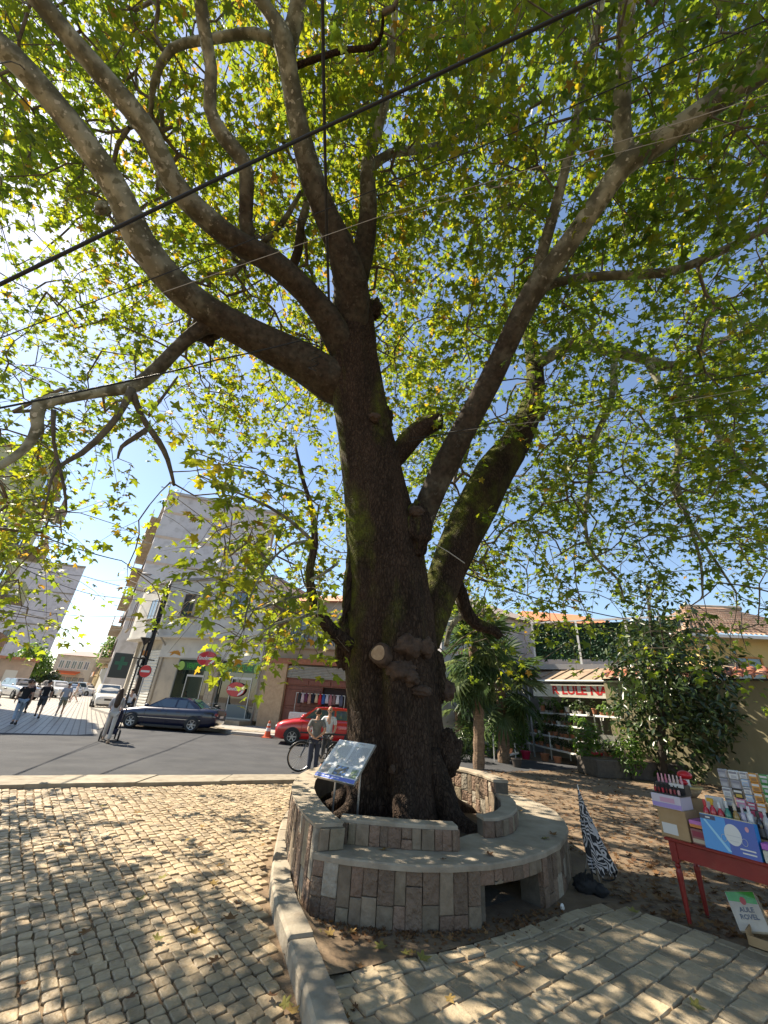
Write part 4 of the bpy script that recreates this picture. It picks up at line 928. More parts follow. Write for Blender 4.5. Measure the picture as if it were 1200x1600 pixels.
def shop_window(x0, x1):
    w = MB(); w.X = X
    for a, b, c, d in ((x0, x0+.07, .36, 3.76), (x1-.07, x1, .36, 3.76)): w.box(a, .14, c, b, .28, d)
    w.box(x0+.07, .14, 3.69, x1-.07, .28, 3.76); w.box(x0+.07, .14, .36, x1-.07, .28, .43)
    fr = w.build('shop_window', alu, ph)
    p = MB(); p.X = X; p.box(x0+.07, .2, .43, x1-.07, .26, 3.69); p.build('pane', sg, fr)
    d = MB(); d.X = X; dx0, dx1 = x0+(x1-x0)*.34, x0+(x1-x0)*.82
    d.box(dx0, .17, .43, dx0+.05, .205, 2.75); d.box(dx1-.05, .17, .43, dx1, .205, 2.75); d.box(dx0+.05, .17, 2.62, dx1-.05, .205, 2.75); d.build('door_frame', frame_wh, fr)
    d = MB(); d.X = X; d.box(dx0+.05, .18, .43, dx1-.05, .203, 1.15); d.build('frosted_panel', mat('frosted_panel', (0.16, 0.19, 0.19), rough=0.6), fr)
    g = MB(); g.X = X; g.box(x0+.5, .185, 3.02, x1-.45, .197, 3.55); g.build('green_band', mat('green_film', (0.02, 0.09, 0.03), rough=0.3), fr)
    return fr
sw1 = shop_window(xs[0], xs[1]); sw2 = shop_window(xs[2], xs[3])
green_l = mat('green_lettering', (0.06, 0.42, 0.05), rough=0.4); lime = mat('lime_disc', (0.30, 0.48, 0.10), rough=0.4)
def on_face(fn):
    m = MB(); m.X = X; fn(m); return m
for fr, (a, b), s in ((sw1, xs[0:2], 'VENJTORI'), (sw2, xs[2:4], 'HELMETORE')):
    o = text('lettering', s, 0.46, green_l, fr, X @ Vector(((a+b)/2, .18, 3.29)), (math.pi/2, 0, FA.ang), sx=min(1.0, (b-a-1.25)/(len(s)*.31)))
    for xx in (a+.32, b-.28): on_face(lambda m: m.lathe([(.30, .165), (.30, .15), (.27, .145)], 20, (xx, 0, 3.28), 'y')).build('green_disc', lime, fr)
for a, b in ((xs[1], xs[2]), (xs[3], xs[4])):
    pl = on_face(lambda m: m.box(a, -.02, .36, b, .30, 3.78)).build('pillar', tileclad, ph)
    nz = 11
    for k in range(nz):
        for r_ in range(2):
            xa = a+(b-a)*(r_/2)+.012; xb = a+(b-a)*((r_+1)/2)-.012
            on_face(lambda m: m.cbox(xa, -.05+.012*((k*7+r_*3) % 3), .38+k*.308, xb, -.012, .38+(k+1)*.308-.018, .01)).build('tile', tileclad, pl)
# hanging oval signs
red = mat('sign_red', (0.50, 0.015, 0.03), rough=0.35, coat=.3); wsign = mat('sign_white', (0.75, 0.74, 0.72), rough=0.4)
def oval_sign(px, py, rx, rz, y, label):
    x, z = FA.at(px, py); p = X @ Vector((x, y, z)); t = thing('oval_sign', label, 'sign', p, FA.ang)
    part('panel', red, t, lambda m: m.loft([[(rx*math.cos(a)*k, yy, rz*math.sin(a)*k) for a in [i*math.pi/16 for i in range(32)]] for k, yy in ((1, .03), (1, -.03), (.97, -.04))]))
    part('swoosh', wsign, t, lambda m: m.loft([[(rx*u, yy, rz*v) for u, v in ((.30, -.88), (.62, -.70), (.86, -.40), (.96, .05), (.90, .35), (.80, .05), (.62, -.32), (.45, -.5))] for yy in (-.042, -.05)]))
    text('lettering', 'Sinofarm', rz*.72, wsign, t, (-rx*.1, -.052, rz*.05), (math.pi/2, 0, 0), bold=.006)
    part('bracket', M_['grey'], t, lambda m: (m.box(-.03, .03, -.03, .03, max(.06, .3), .03), m.box(-.02, .0, rz, .02, .02, rz+.25)))
    return t
oval_sign(329, 1030, .78, .46, -.35, 'red oval shop sign hung on the white fascia above the shop pillar')
oval_sign(367, 1077, .70, .42, .10, 'red oval shop sign on the right-hand glass, lower of the two')
# upper windows
pane_cur = mat('curtained_pane', (0.33, 0.27, 0.20), (0.40, 0.33, 0.25), scale=4, rough=0.4)
def win_px(F, c, out, fr, pane, mull=1, parent=upper, sill=M_['kerb'], yoff=0.0):
    (xa, za), (xb, zb) = F.at(c[0], c[3], out), F.at(c[2], c[1], out)
    return window(parent, F.X(), min(xa, xb), max(xa, xb), za, zb, fr, pane, y=-out+yoff, mull=mull, sill=sill)
w1 = win_px(FA, (281, 928, 314, 964), .5, frame_br, pane_blue)
xa, za = FA.at(299, 962, .5); xb, zb = FA.at(312, 931, .5)
on_face(lambda m: m.box(xa, -.56, za, xb, -.535, zb)).build('curtain', pane_cur, w1)
win_px(FA, (356, 925, 392, 962), .5, frame_br, pane_blue)
def loc(x, y): return (X @ Vector((x, y, 0))).to_2d()
FB = Face(loc(-4.6, 1.22), loc(-.45, -.42)); FC = Face(loc(-5.8, 2.02), loc(-5.1, 1.5))
win_px(FB, (229, 935, 250, 969), 0, frame_wh, pane_blue, yoff=-.01); win_px(FC, (203, 945, 213, 982), 0, frame_br, pane_blue, yoff=-.01, mull=0)
# rolling shutters under the corner, and the columns between them
FBg = Face(loc(-4.4, 2.2), loc(0, .3)); XB = FBg.X()
shut = mat('shutter_cream', (0.55, 0.53, 0.47), (0.62, 0.60, 0.54), scale=3, rough=.5, world=True)
def shutter(F, x0, x1, z0, z1, parent, m, n=22, y=-.03, name='roller_shutter'):
    b = MB(); b.X = F.X(); h = (z1-z0)/n
    prof = []
    for k in range(n): prof += [(y, z0+k*h), (y-.035, z0+k*h+h*.35), (y-.03, z0+k*h+h*.8), (y, z0+(k+1)*h-.004)]
    b.loft([[(x0, q[0], q[1]), (x1, q[0], q[1])] for q in prof], closed=False, cap=False); return b.build(name, m, parent)
shutter(FBg, FBg.w*.54, FBg.w*.97, .15, 4.3, ph, shut); shutter(FBg, FBg.w*.08, FBg.w*.38, .15, 4.3, ph, shut)
cb = MB(); cb.X = XB; cb.box(FBg.w*.40, -.16, .13, FBg.w*.52, .02, 5.04); cb.build('pillar', mat('brown_pillar', (0.17, 0.12, 0.10), (0.22, 0.165, 0.14), scale=5, rough=.7, world=True), ph)
FCg = Face(loc(-4.9, 2.55), loc(-4.4, 2.2))
for k in range(1):
    cb = MB(); cb.X = FCg.X(); x0 = FCg.w-.3-k*2.4; cb.box(x0-.5, -.2, 0, x0, .02, 5.04); cb.build('pillar', P_white if k % 2 else P_beige, ph)
# gutters and drain pipes
pipe_m = mat('drain_pipe', (0.30, 0.29, 0.27), rough=.5)
on_face(lambda m: m.tube([(-.25, -.6, 9.2), (-.25, -.6, 5.5), (.25, -.3, 4.95), (.28, .2, 4.5), (.28, .2, .2)], .06, 8)).build('drain_pipe', pipe_m, ph, smooth=True)
on_face(lambda m: m.tube([(W_-.12, -.6, 9.2), (W_-.12, -.6, 5.4), (W_+.1, -.25, 4.9), (W_+.1, -.15, .2)], .055, 8)).build('drain_pipe', pipe_m, ph, smooth=True)

# ---- garage building right of it, with the wooden shop front behind the trunk
FG = Face((-6.75, 26.75), (2.4, 24.2)); XG = FG.X(); WG = FG.w
gb = thing('garage_shop_building', 'grey rendered building with a red-brown wooden door front under a half-open shutter', 'building', (0, 0, 0))
def ong(fn):
    m = MB(); m.X = XG; fn(m); return m
gz = lambda py: FG.at(475, py)[1]
wood = mat('redbrown_wood', (0.13, 0.035, 0.018), (0.20, 0.060, 0.030), scale=3, rough=.5, stretch=(6, 6, .5), bump=.2, bscale=20, world=True)
ochre = mat('ochre_render', (0.40, 0.27, 0.16), (0.50, 0.35, 0.22), scale=5, rough=.85, bump=.3, bscale=30, world=True)
zs = [gz(p) for p in (1034, 1044, 1060, 1072)]
xl, xr = FG.at(440, 1100)[0], WG-.6
ong(lambda m: (m.box(0, .1, zs[0], WG, 8, 7.6), m.box(0, .5, 0, WG, 8, zs[0]))).build('wall', P_grey, gb)
ong(lambda m: m.box(.05, -.06, .13, xl, .5, zs[0]-.02)).build('pillar', ochre, gb); ong(lambda m: m.box(xr, -.06, .13, WG, .5, zs[0]-.02)).build('pillar', ochre, gb)
ong(lambda m: m.cbox(0, -.12, zs[0]-.16, WG, .3, zs[0]+.16, .02)).build('lintel_beam', mat('terracotta_beam', (0.30, 0.12, 0.07), (0.38, 0.17, 0.10), scale=6, rough=.8, world=True), gb)
shutter(FG, xl+.02, xr-.02, zs[2], zs[1]+.12, gb, mat('shutter_grey', (0.27, 0.25, 0.21), (0.34, 0.32, 0.27), scale=4, rough=.5, metal=.3, world=True), n=8, y=.1)
top = ong(lambda m: m.box(xl+.02, .16, zs[3], xr-.02, .45, zs[2]-.01)).build('transom', wood, gb)
for k in range(5):
    a = xl+.1+k*(xr-xl-.2)/5; ong(lambda m: m.cbox(a+.06, .12, zs[3]+.06, a+(xr-xl-.2)/5-.06, .17, zs[2]-.08, .015)).build('panel', wood, top)
for k in range(3):
    w = (xr-xl-.04)/3; a = xl+.02+k*w
    if k == 0:
        d = ong(lambda m: m.box(a, .18, .13, a+w-.02, .42, zs[3]-.02)).build('door', wood, gb)
        for c in (0, 1):
            for z0, z1 in ((.3, 1.2), (1.35, zs[3]-.2)): ong(lambda m: m.cbox(a+.08+c*(w-.1)/2, .14, z0, a+(c+1)*(w-.1)/2-.02, .19, z1, .02)).build('panel', wood, d)
        ong(lambda m: m.tube([(a+w-.14, .1, 1.0), (a+w-.14, .1, 1.25)], .02, 6)).build('handle', M_['steel'], d)
    else: ong(lambda m: m.box(a, .32, .13, a+w-.02, .45, zs[3]-.02)).build('doorway', mat('dark_interior', (0.03, 0.015, 0.012), rough=.8), gb)
# first-floor windows and a balcony over the garage, mostly behind leaves
for k in range(2):
    a = 1.2+k*4.0; window(gb, XG, a, a+1.4, 5.1, 6.7, frame_br, pane_blue, y=.1, sill=M_['kerb'])
bal = ong(lambda m: m.box(.4, -.8, 4.55, 7.5, .1, 4.72)).build('balcony', M_['concrete'], gb)
for k in range(26): ong(lambda m: m.box(.45+k*.28, -.77, 4.72, .48+k*.28, -.74, 5.6)).build('baluster', M_['blackm'], bal)
ong(lambda m: m.box(.4, -.79, 5.6, 7.5, -.72, 5.65)).build('rail', M_['blackm'], bal)
rt = mat('roof_tile', (0.36, 0.15, 0.085), (0.48, 0.24, 0.15), scale=3, rough=.85, rnd=.2, bump=.3, bscale=15, world=True)
ong(lambda m: m.loft([[(-.3, -.3, 7.6), (WG+.3, -.3, 7.6), (WG+.3, 8.3, 7.6), (-.3, 8.3, 7.6)], [(1.5, 3.8, 9.0), (WG-1.5, 3.8, 9.0), (WG-1.5, 4.2, 9.0), (1.5, 4.2, 9.0)]])).build('roof', rt, gb)
# scarves on a rail in front of the doorway
sc_t = thing('scarf_rail', 'row of coloured scarves hanging on a rail in the dark doorway', 'clothes rail', X @ Vector((0, 0, 0)) if False else (0, 0, 0))
x0, z1 = FG.at(466, 1083, .25); x1, z0 = FG.at(535, 1104, .25)
ong(lambda m: (m.tube([(x0-.1, -.25, z1+.02), (x1+.1, -.25, z1+.02)], .02, 6), m.tube([(x0-.1, -.25, z1+.02), (x0-.1, -.25, .13)], .018, 6), m.tube([(x1+.1, -.25, z1+.02), (x1+.1, -.25, .13)], .018, 6))).build('rail', M_['steel'], sc_t)
cols = [(.03, .03, .035), (.50, .40, .42), (.12, .03, .08), (.42, .25, .19), (.015, .015, .03), (.55, .43, .28), (.45, .02, .03), (.03, .10, .30), (.50, .48, .55), (.38, .16, .18), (.20, .12, .12), (.60, .60, .62), (.08, .1, .16)]
for k, c in enumerate(cols):
    w = (x1-x0)/len(cols); a = x0+k*w
    rings = []
    for z_, sp_ in ((z1+.04, .6), (z1-.15, .8), ((z1+z0)/2, 1), (z0+.05*(k % 3), .95)):
        rings.append([(a+w/2+sp_*w*.46*u, -.25+(.07 if j % 2 else .02)*v, z_) for j, (u, v) in enumerate(((-1, -1), (-.5, -1), (0, -1), (.5, -1), (1, -1), (1, 1), (.5, 1), (0, 1), (-.5, 1), (-1, 1)))])
    ong(lambda m: m.loft(rings)).build('scarf', mat('scarf_%d' % k, c, rough=.9, bump=.3, bscale=40), sc_t, smooth=True)
tabl = thing('cloth_table', 'small trestle table under a pale patterned cloth below the scarves', 'table', (0, 0, 0))
ong(lambda m: m.box(x0, -1.0, 1.02, x0+1.9, -.4, 1.06)).build('table_top', M_['white'], tabl)
ong(lambda m: m.box(x0-.02, -1.02, .5, x0+1.92, -.38, 1.02)).build('cloth', mat('pale_cloth', (0.50, 0.42, 0.42), (0.62, 0.57, 0.56), scale=12, rough=.9, world=True), tabl)
for a, b in ((.05, -.95), (1.8, -.95), (.05, -.45), (1.8, -.45)): ong(lambda m: m.box(x0+a, b, .13, x0+a+.05, b+.05, .5)).build('leg', M_['grey'], tabl)

# ---- tall pale block behind the corner shop
C0, C1, C2 = gp(266, 772, 22.0), gp(432, 804, 22.0), gp(228, 858, 22.0)
tb_ = thing('apartment_block', 'tall pale lilac apartment block with beige bands rising behind the corner shop', 'building', (0, 0, 0))
FT = Face(C0, C1); XT = FT.X()
dl = (C2.to_2d()-C0.to_2d()); lw_ = min(dl.length, 11); dl = dl.normalized(); Lc0 = C0.to_2d()+dl*lw_
back = FT.n*14
poly = [C0.to_2d(), C1.to_2d(), C1.to_2d()+back, Lc0+back*.6, Lc0]
part('wall', P_lilac, tb_, lambda m: m.prism([tuple(p) for p in poly], 0, 22.0))
part('roof', mat('roof_slab', (0.42, 0.40, 0.39), rough=.8), tb_, lambda m: m.prism(inset([tuple(p) for p in poly], -.035), 22.003, 22.3))
band = mat('beige_band', (0.52, 0.40, 0.31), (0.58, 0.46, 0.37), scale=2, rough=.9, world=True)
for k in range(5):
    z = 19.6-k*3.0
    m = MB(); m.X = XT; m.box(-.03, -.04, z, FT.w+.03, .02, z+.28); m.build('floor_band', band, tb_)
FL = Face(tuple(Lc0), C0)
for k in range(6):
    z = 19.9-k*3.0
    m = MB(); m.X = FL.X(); m.box(.3, -1.0, z-1.0, FL.w-.6, .02, z-.85); b_ = m.build('balcony', M_['concrete'], tb_)
    m = MB(); m.X = FL.X(); m.box(.3, -1.0, z-.85, FL.w-.6, -.92, z); m.build('parapet', mat('balcony_ochre', (0.46, 0.36, 0.29), (0.55, 0.47, 0.42), scale=3, rough=.8, world=True), b_)
    for a in (.12, .5): window(tb_, FL.X(), FL.w*a, FL.w*(a+.28), z-.7, z+1.1, frame_br, pane_blue, y=0, mull=1, t=.12)
# ---- pink apartments further down the street
sd_ = Vector((-0.57, 0.82))
def street_block(name, label, N0, length, depth, floors, fh, wallm, side, bal_m, bal_out=1.2, top_c=None):
    """block along the street; side=-1 shows its left flank to the street"""
    N0 = Vector(N0); n = Vector((-sd_.y, sd_.x)) if side < 0 else Vector((sd_.y, -sd_.x))      # towards the street
    A, B = (N0+sd_*length, N0) if side < 0 else (N0, N0+sd_*length)
    F = Face(tuple(A), tuple(B)); t = thing(name, label, 'building', (0, 0, 0)); Xf = F.X(); h = floors*fh
    m = MB(); m.X = Xf; m.box(0, 0, 0, F.w, depth, h); m.build('wall', wallm, t)
    m = MB(); m.X = Xf; m.box(-.2, -.3, h+.003, F.w+.2, depth+.2, h+.3); m.build('roof', M_['kerb'], t)
    for k in range(1, floors):
        z = k*fh
        for j in range(int(F.w/5)):
            a = .6+j*5
            m = MB(); m.X = Xf; m.box(a, -bal_out, z, a+3.6, .0, z+.15); b_ = m.build('balcony', M_['kerb'], t)
            m = MB(); m.X = Xf; m.box(a, -bal_out, z+.15, a+3.6, -bal_out+.1, z+1.05); m.build('parapet', bal_m[(k+j) % len(bal_m)], b_)
            window(t, Xf, a+.5, a+1.7, z+.6, z+2.3, frame_br, pane_blue, y=0, t=.1, mull=0); window(t, Xf, a+2.1, a+3.1, z+.3, z+2.3, frame_br, pane_blue, y=0, t=.1, mull=0)
    return t, F
pink = plaster('pink_plaster', (0.46, 0.33, 0.32), (0.54, 0.40, 0.385))
bm = [mat('balcony_rose', (0.48, 0.22, 0.20), rough=.8), mat('balcony_glassy', (0.20, 0.22, 0.26), rough=.3), mat('balcony_pale', (0.52, 0.45, 0.43), rough=.8), mat('balcony_amber', (0.55, 0.25, 0.08), rough=.8)]
N0 = aty(232, 905, 64)
t_, F_ = street_block('apartment_block', 'pink apartment block with rose balconies down the street behind the corner shop', (N0.x, N0.y), 20, 12, 6, 3.15, pink, -1, bm)
N1 = aty(178, 985, 96)
street_block('apartment_block', 'yellow-edged far apartment block at the end of the right-hand row', (N1.x, N1.y), 16, 10, 4, 3.1, plaster('yellow_plaster', (0.55, 0.42, 0.18), (0.6, 0.48, 0.25)), -1, bm, .8)
# ---- left side of the street
G1 = aty(133, 888, 75); G0 = gp(28, 876, G1.z)
lg = thing('apartment_block', 'plain lilac-grey block with a blank gable on the left of the street', 'building', (0, 0, 0))
FGr = Face(G0, G1)
gpoly = [tuple(G0.to_2d()), tuple(G1.to_2d()), tuple(G1.to_2d()+Vector((-0.66, 0.75))*30), tuple(G0.to_2d()+Vector((-0.66, 0.75))*30)]
part('wall', P_lilac, lg, lambda m: m.prism(gpoly, 0, G1.z)); part('roof', M_['kerb'], lg, lambda m: m.prism(inset(gpoly, -.01), G1.z+.003, G1.z+.4))
for k in range(3): m = MB(); m.X = FGr.X(); m.box(0, -.05, 4.5+k*6, FGr.w, .02, 4.75+k*6); m.build('floor_band', M_['kerb'], lg)
window(lg, FGr.X(), 3.2, 4.6, 7.0, 9.2, frame_br, pane_blue, y=0, t=.14)
ybm = [mat('ochre_balcony', (0.52, 0.28, 0.10), (0.58, 0.35, 0.15), scale=2, rough=.8, world=True), mat('brown_balcony', (0.28, 0.16, 0.10), rough=.8), mat('lime_balcony', (0.44, 0.44, 0.22), rough=.8)]
Yc = aty(26, 900, 30)
street_block('apartment_block', 'yellow and orange apartment block with deep balconies at the left edge', (Yc.x+4.6, Yc.y-6.6), 8.2, 10, 5, 3.1, plaster('yellowgreen_plaster', (0.46, 0.45, 0.24), (0.54, 0.52, 0.31)), 1, ybm, 1.6)
# ---- low kiosk with striped awning, and the building closing the street
K0 = gp(4, 1072); kk = thing('kiosk', 'low kiosk with a white striped awning beside the parked cars', 'kiosk', (0, 0, 0), R(38))
kc = aty(44, 1062, 50); kk.location = (kc.x-5.5*math.cos(R(38)), kc.y-5.5*math.sin(R(38)), 0)
part('wall', plaster('kiosk_wall', (0.40, 0.30, 0.24), (0.5, 0.4, 0.33)), kk, lambda m: m.box(-4, 0, 0, 5.5, 5, 3.6)); part('roof', rt, kk, lambda m: m.box(-4.3, -.6, 3.6, 5.8, 5.3, 3.9))
for k in range(4): part('awning', M_['white'] if k % 2 else mat('awning_grey', (0.45, 0.44, 0.42), rough=.8), kk, lambda m: m.loft([[(-3.4+k*1.3, -.02, 3.4), (-2.15+k*1.3, -.02, 3.4), (-2.15+k*1.3, -.02, 3.36), (-3.4+k*1.3, -.02, 3.36)], [(-3.4+k*1.3, -1.3, 2.5), (-2.15+k*1.3, -1.3, 2.5), (-2.15+k*1.3, -1.3, 2.46), (-3.4+k*1.3, -1.3, 2.46)]]))
for k in range(5): part('door', frame_br if k % 2 else frame_wh, kk, lambda m: m.box(-3.6+k*1.7, -.05, .1, -2.5+k*1.7, .02, 2.5))
E0, E1 = aty(76, 1058, 118), aty(168, 1066, 118)
FE = Face((E0.x, E0.y), (E1.x, E1.y+2)); XE = FE.X(); eb = thing('street_end_building', 'beige old building with arched windows and an orange awning closing the street', 'building', (0, 0, 0))
he = FE.at(115, 1024)[1]
def one(fn): m = MB(); m.X = XE; fn(m); return m
one(lambda m: m.box(0, 0, 0, FE.w*.62, 12, he)).build('wall', P_beige, eb); one(lambda m: m.box(FE.w*.62, 2, 0, FE.w*1.1, 12, he*.82)).build('wall', plaster('rose_wall', (0.47, 0.33, 0.30), (0.55, 0.4, 0.36)), eb)
one(lambda m: m.loft([[(-.5, -.6, he), (FE.w*.64, -.6, he), (FE.w*.64, 12.5, he), (-.5, 12.5, he)], [(3, 5, he+1.6), (FE.w*.62-3, 5, he+1.6), (FE.w*.62-3, 7, he+1.6), (3, 7, he+1.6)]])).build('roof', mat('old_roof', (0.32, 0.24, 0.22), rough=.9), eb)
one(lambda m: m.loft([[(FE.w*.62, 1.5, he*.82), (FE.w*1.12, 1.5, he*.82), (FE.w*1.12, 12.5, he*.82), (FE.w*.62, 12.5, he*.82)], [(FE.w*.66, 6, he*.82+1.8), (FE.w*1.08, 6, he*.82+1.8), (FE.w*1.08, 7, he*.82+1.8), (FE.w*.66, 7, he*.82+1.8)]])).build('roof', mat('red_roof', (0.42, 0.16, 0.13), rough=.9), eb)
for k in range(5):
    a = 1.2+k*(FE.w*.62-2)/5
    window(eb, XE, a, a+1.3, he*.58, he*.84, frame_wh, pane_blue, y=0, t=.15); window(eb, XE, a, a+1.3, .2, he*.34, frame_br, pane_blue, y=0, t=.12)
one(lambda m: m.loft([[(1.5, 0, he*.52), (FE.w*.45, 0, he*.52), (FE.w*.45, 0, he*.49), (1.5, 0, he*.49)], [(1.5, -2, he*.44), (FE.w*.45, -2, he*.44), (FE.w*.45, -2, he*.41), (1.5, -2, he*.41)]])).build('awning', mat('orange_awning', (0.70, 0.13, 0.03), rough=.8), eb)
for k in range(3): window(eb, XE, FE.w*(.66+k*.14), FE.w*(.74+k*.14), he*.3, he*.6, frame_wh, pane_blue, y=2, t=.15)
# awnings of the next shop on the right of the street
aw = thing('shop_awning', 'folded beige shop awning under orange blinds beside the black shop board', 'awning', (0, 0, 0))
pa_ = aty(176, 1040, 47); pb_ = aty(192, 1043, 42)
part('canopy', mat('amber_canopy', (0.55, 0.30, 0.10), (0.6, 0.42, 0.25), scale=1.2, rough=.8, world=True), aw, lambda m: m.loft([[(pa_.x, pa_.y, pa_.z+.5), (pb_.x, pb_.y, pb_.z+.6), (pb_.x+.02, pb_.y, pb_.z+.5), (pa_.x+.02, pa_.y, pa_.z+.4)], [(pa_.x-.5, pa_.y-1.0, pa_.z-.2), (pb_.x-.5, pb_.y-1.0, pb_.z-.1), (pb_.x-.5, pb_.y-1.0, pb_.z-.2), (pa_.x-.5, pa_.y-1.0, pa_.z-.3)]]))
part('side_cloth', mat('beige_cloth', (0.45, 0.42, 0.35), rough=.9), aw, lambda m: m.loft([[(pa_.x-.4, pa_.y-.9, pa_.z-.4), (pb_.x-.4, pb_.y-.9, pb_.z-.35), (pb_.x-.35, pb_.y-.85, pb_.z-.35), (pa_.x-.35, pa_.y-.85, pa_.z-.4)], [(pa_.x-.45, pa_.y-1, pa_.z-2.4), (pb_.x-.45, pb_.y-1, pb_.z-2.2), (pb_.x-.4, pb_.y-.95, pb_.z-2.2), (pa_.x-.4, pa_.y-.95, pa_.z-2.4)]]))
# ================================================================== VEHICLES
chrome = mat('chrome', (0.6, 0.6, 0.61), rough=0.15, metal=1.0); cglass = mat('car_glass', (0.045, 0.07, 0.095), rough=0.03, spec=1.0, coat=1.0)
lamp_w = mat('headlamp', (0.55, 0.56, 0.58), rough=0.1, coat=1.0); lamp_r = mat('tail_lamp', (0.25, 0.012, 0.012), rough=0.15, coat=1.0)
plate = mat('number_plate', (0.62, 0.62, 0.6), rough=.5); trim = mat('black_trim', (0.02, 0.02, 0.022), rough=.55)
def wheel_parts(parent, x, y, r, w, side, spokes=6):
    wt = part('wheel', M_['black'], parent, lambda m: m.lathe([(r*.62, -w/2), (r*.9, -w/2), (r, -w*.34), (r, w*.34), (r*.9, w/2), (r*.62, w/2)], 26, (0, 0, 0), 'y', cap=False), smooth=True)
    wt.location = (x, y, r)
    def rim(m):
        s = side
        m.lathe([(r*.64, 0), (r*.64, s*w*.42), (r*.58, s*w*.40), (r*.56, s*w*.12)], 26, (0, 0, 0), 'y', cap=False)
        m.lathe([(r*.13, s*w*.1), (r*.13, s*w*.40), (r*.07, s*w*.43)], 14, (0, 0, 0), 'y')
        for k in range(spokes):
            a = 2*math.pi*k/spokes; c, q = math.cos(a), math.sin(a); u = r*.062
            m.loft([[(c*rr-q*uu, yy, q*rr+c*uu) for rr, uu, yy in ((r*.08, -u*1.5, s*w*.28), (r*.6, -u*1.2, s*w*.30), (r*.6, u*1.2, s*w*.30), (r*.08, u*1.5, s*w*.28))],
                    [(c*rr-q*uu, yy, q*rr+c*uu) for rr, uu, yy in ((r*.08, -u, s*w*.36), (r*.6, -u*.8, s*w*.40), (r*.6, u*.8, s*w*.40), (r*.08, u, s*w*.36))]])
    part('rim', mat('alloy', (0.42, 0.42, 0.43), rough=.3, metal=.9), wt, rim, smooth=False)
    part('disc', trim, wt, lambda m: m.lathe([(r*.6, side*w*.02), (r*.6, side*w*.08)], 20, (0, 0, 0), 'y'))
    return wt
CARS = {
 # length/2, half width, sections: (x, z_bottom, z_shoulder, z_top, width factor); cabin: base front, roof front, roof rear, base rear, belt, roof
 'sedan': dict(hw=.91, r=.325, wx=(1.46, -1.39), sec=[(2.40, .42, .58, .62, .72), (2.34, .24, .66, .72, .86), (2.1, .20, .70, .80, .95), (1.5, .18, .76, .90, .99), (.95, .17, .82, .97, 1), (0, .17, .85, .98, 1), (-1.0, .17, .87, 1.0, 1), (-1.7, .20, .88, 1.02, .98), (-2.15, .25, .86, 1.0, .93), (-2.38, .36, .80, .95, .84), (-2.42, .48, .72, .84, .78)], cab=(1.0, .22, -.95, -1.72, .97, 1.44), rw=.60),
 'hatch': dict(hw=.87, r=.31, wx=(1.28, -1.28), sec=[(2.02, .40, .58, .64, .74), (1.97, .23, .68, .76, .88), (1.75, .20, .74, .86, .96), (1.3, .18, .82, .95, 1), (.9, .18, .86, 1.0, 1), (0, .17, .88, 1.0, 1), (-1.2, .18, .90, 1.02, 1), (-1.75, .24, .92, 1.04, .95), (-1.98, .36, .90, 1.0, .88), (-2.03, .50, .80, .92, .82)], cab=(1.05, .42, -1.3, -1.92, 1.0, 1.50), rw=.60),
 'van': dict(hw=.90, r=.32, wx=(1.42, -1.35), sec=[(2.18, .40, .62, .70, .78), (2.13, .22, .74, .84, .90), (1.95, .20, .82, .95, .97), (1.55, .18, .92, 1.06, 1), (1.15, .18, .96, 1.12, 1), (0, .18, 1.0, 1.14, 1), (-1.6, .18, 1.0, 1.14, 1), (-2.1, .26, 1.0, 1.14, .98), (-2.18, .45, .9, 1.05, .94)], cab=(1.35, .62, -1.95, -2.12, 1.12, 1.80), rw=.70),
 'suv': dict(hw=.93, r=.37, wx=(1.40, -1.38), sec=[(2.30, .50, .75, .82, .78), (2.25, .32, .86, .94, .90), (2.05, .28, .92, 1.02, .97), (1.4, .26, .98, 1.10, 1), (.95, .26, 1.02, 1.14, 1), (0, .26, 1.04, 1.15, 1), (-1.5, .26, 1.05, 1.16, 1), (-2.1, .32, 1.05, 1.16, .97), (-2.28, .45, 1.0, 1.1, .90)], cab=(1.05, .42, -1.75, -2.15, 1.14, 1.76), rw=.70)}
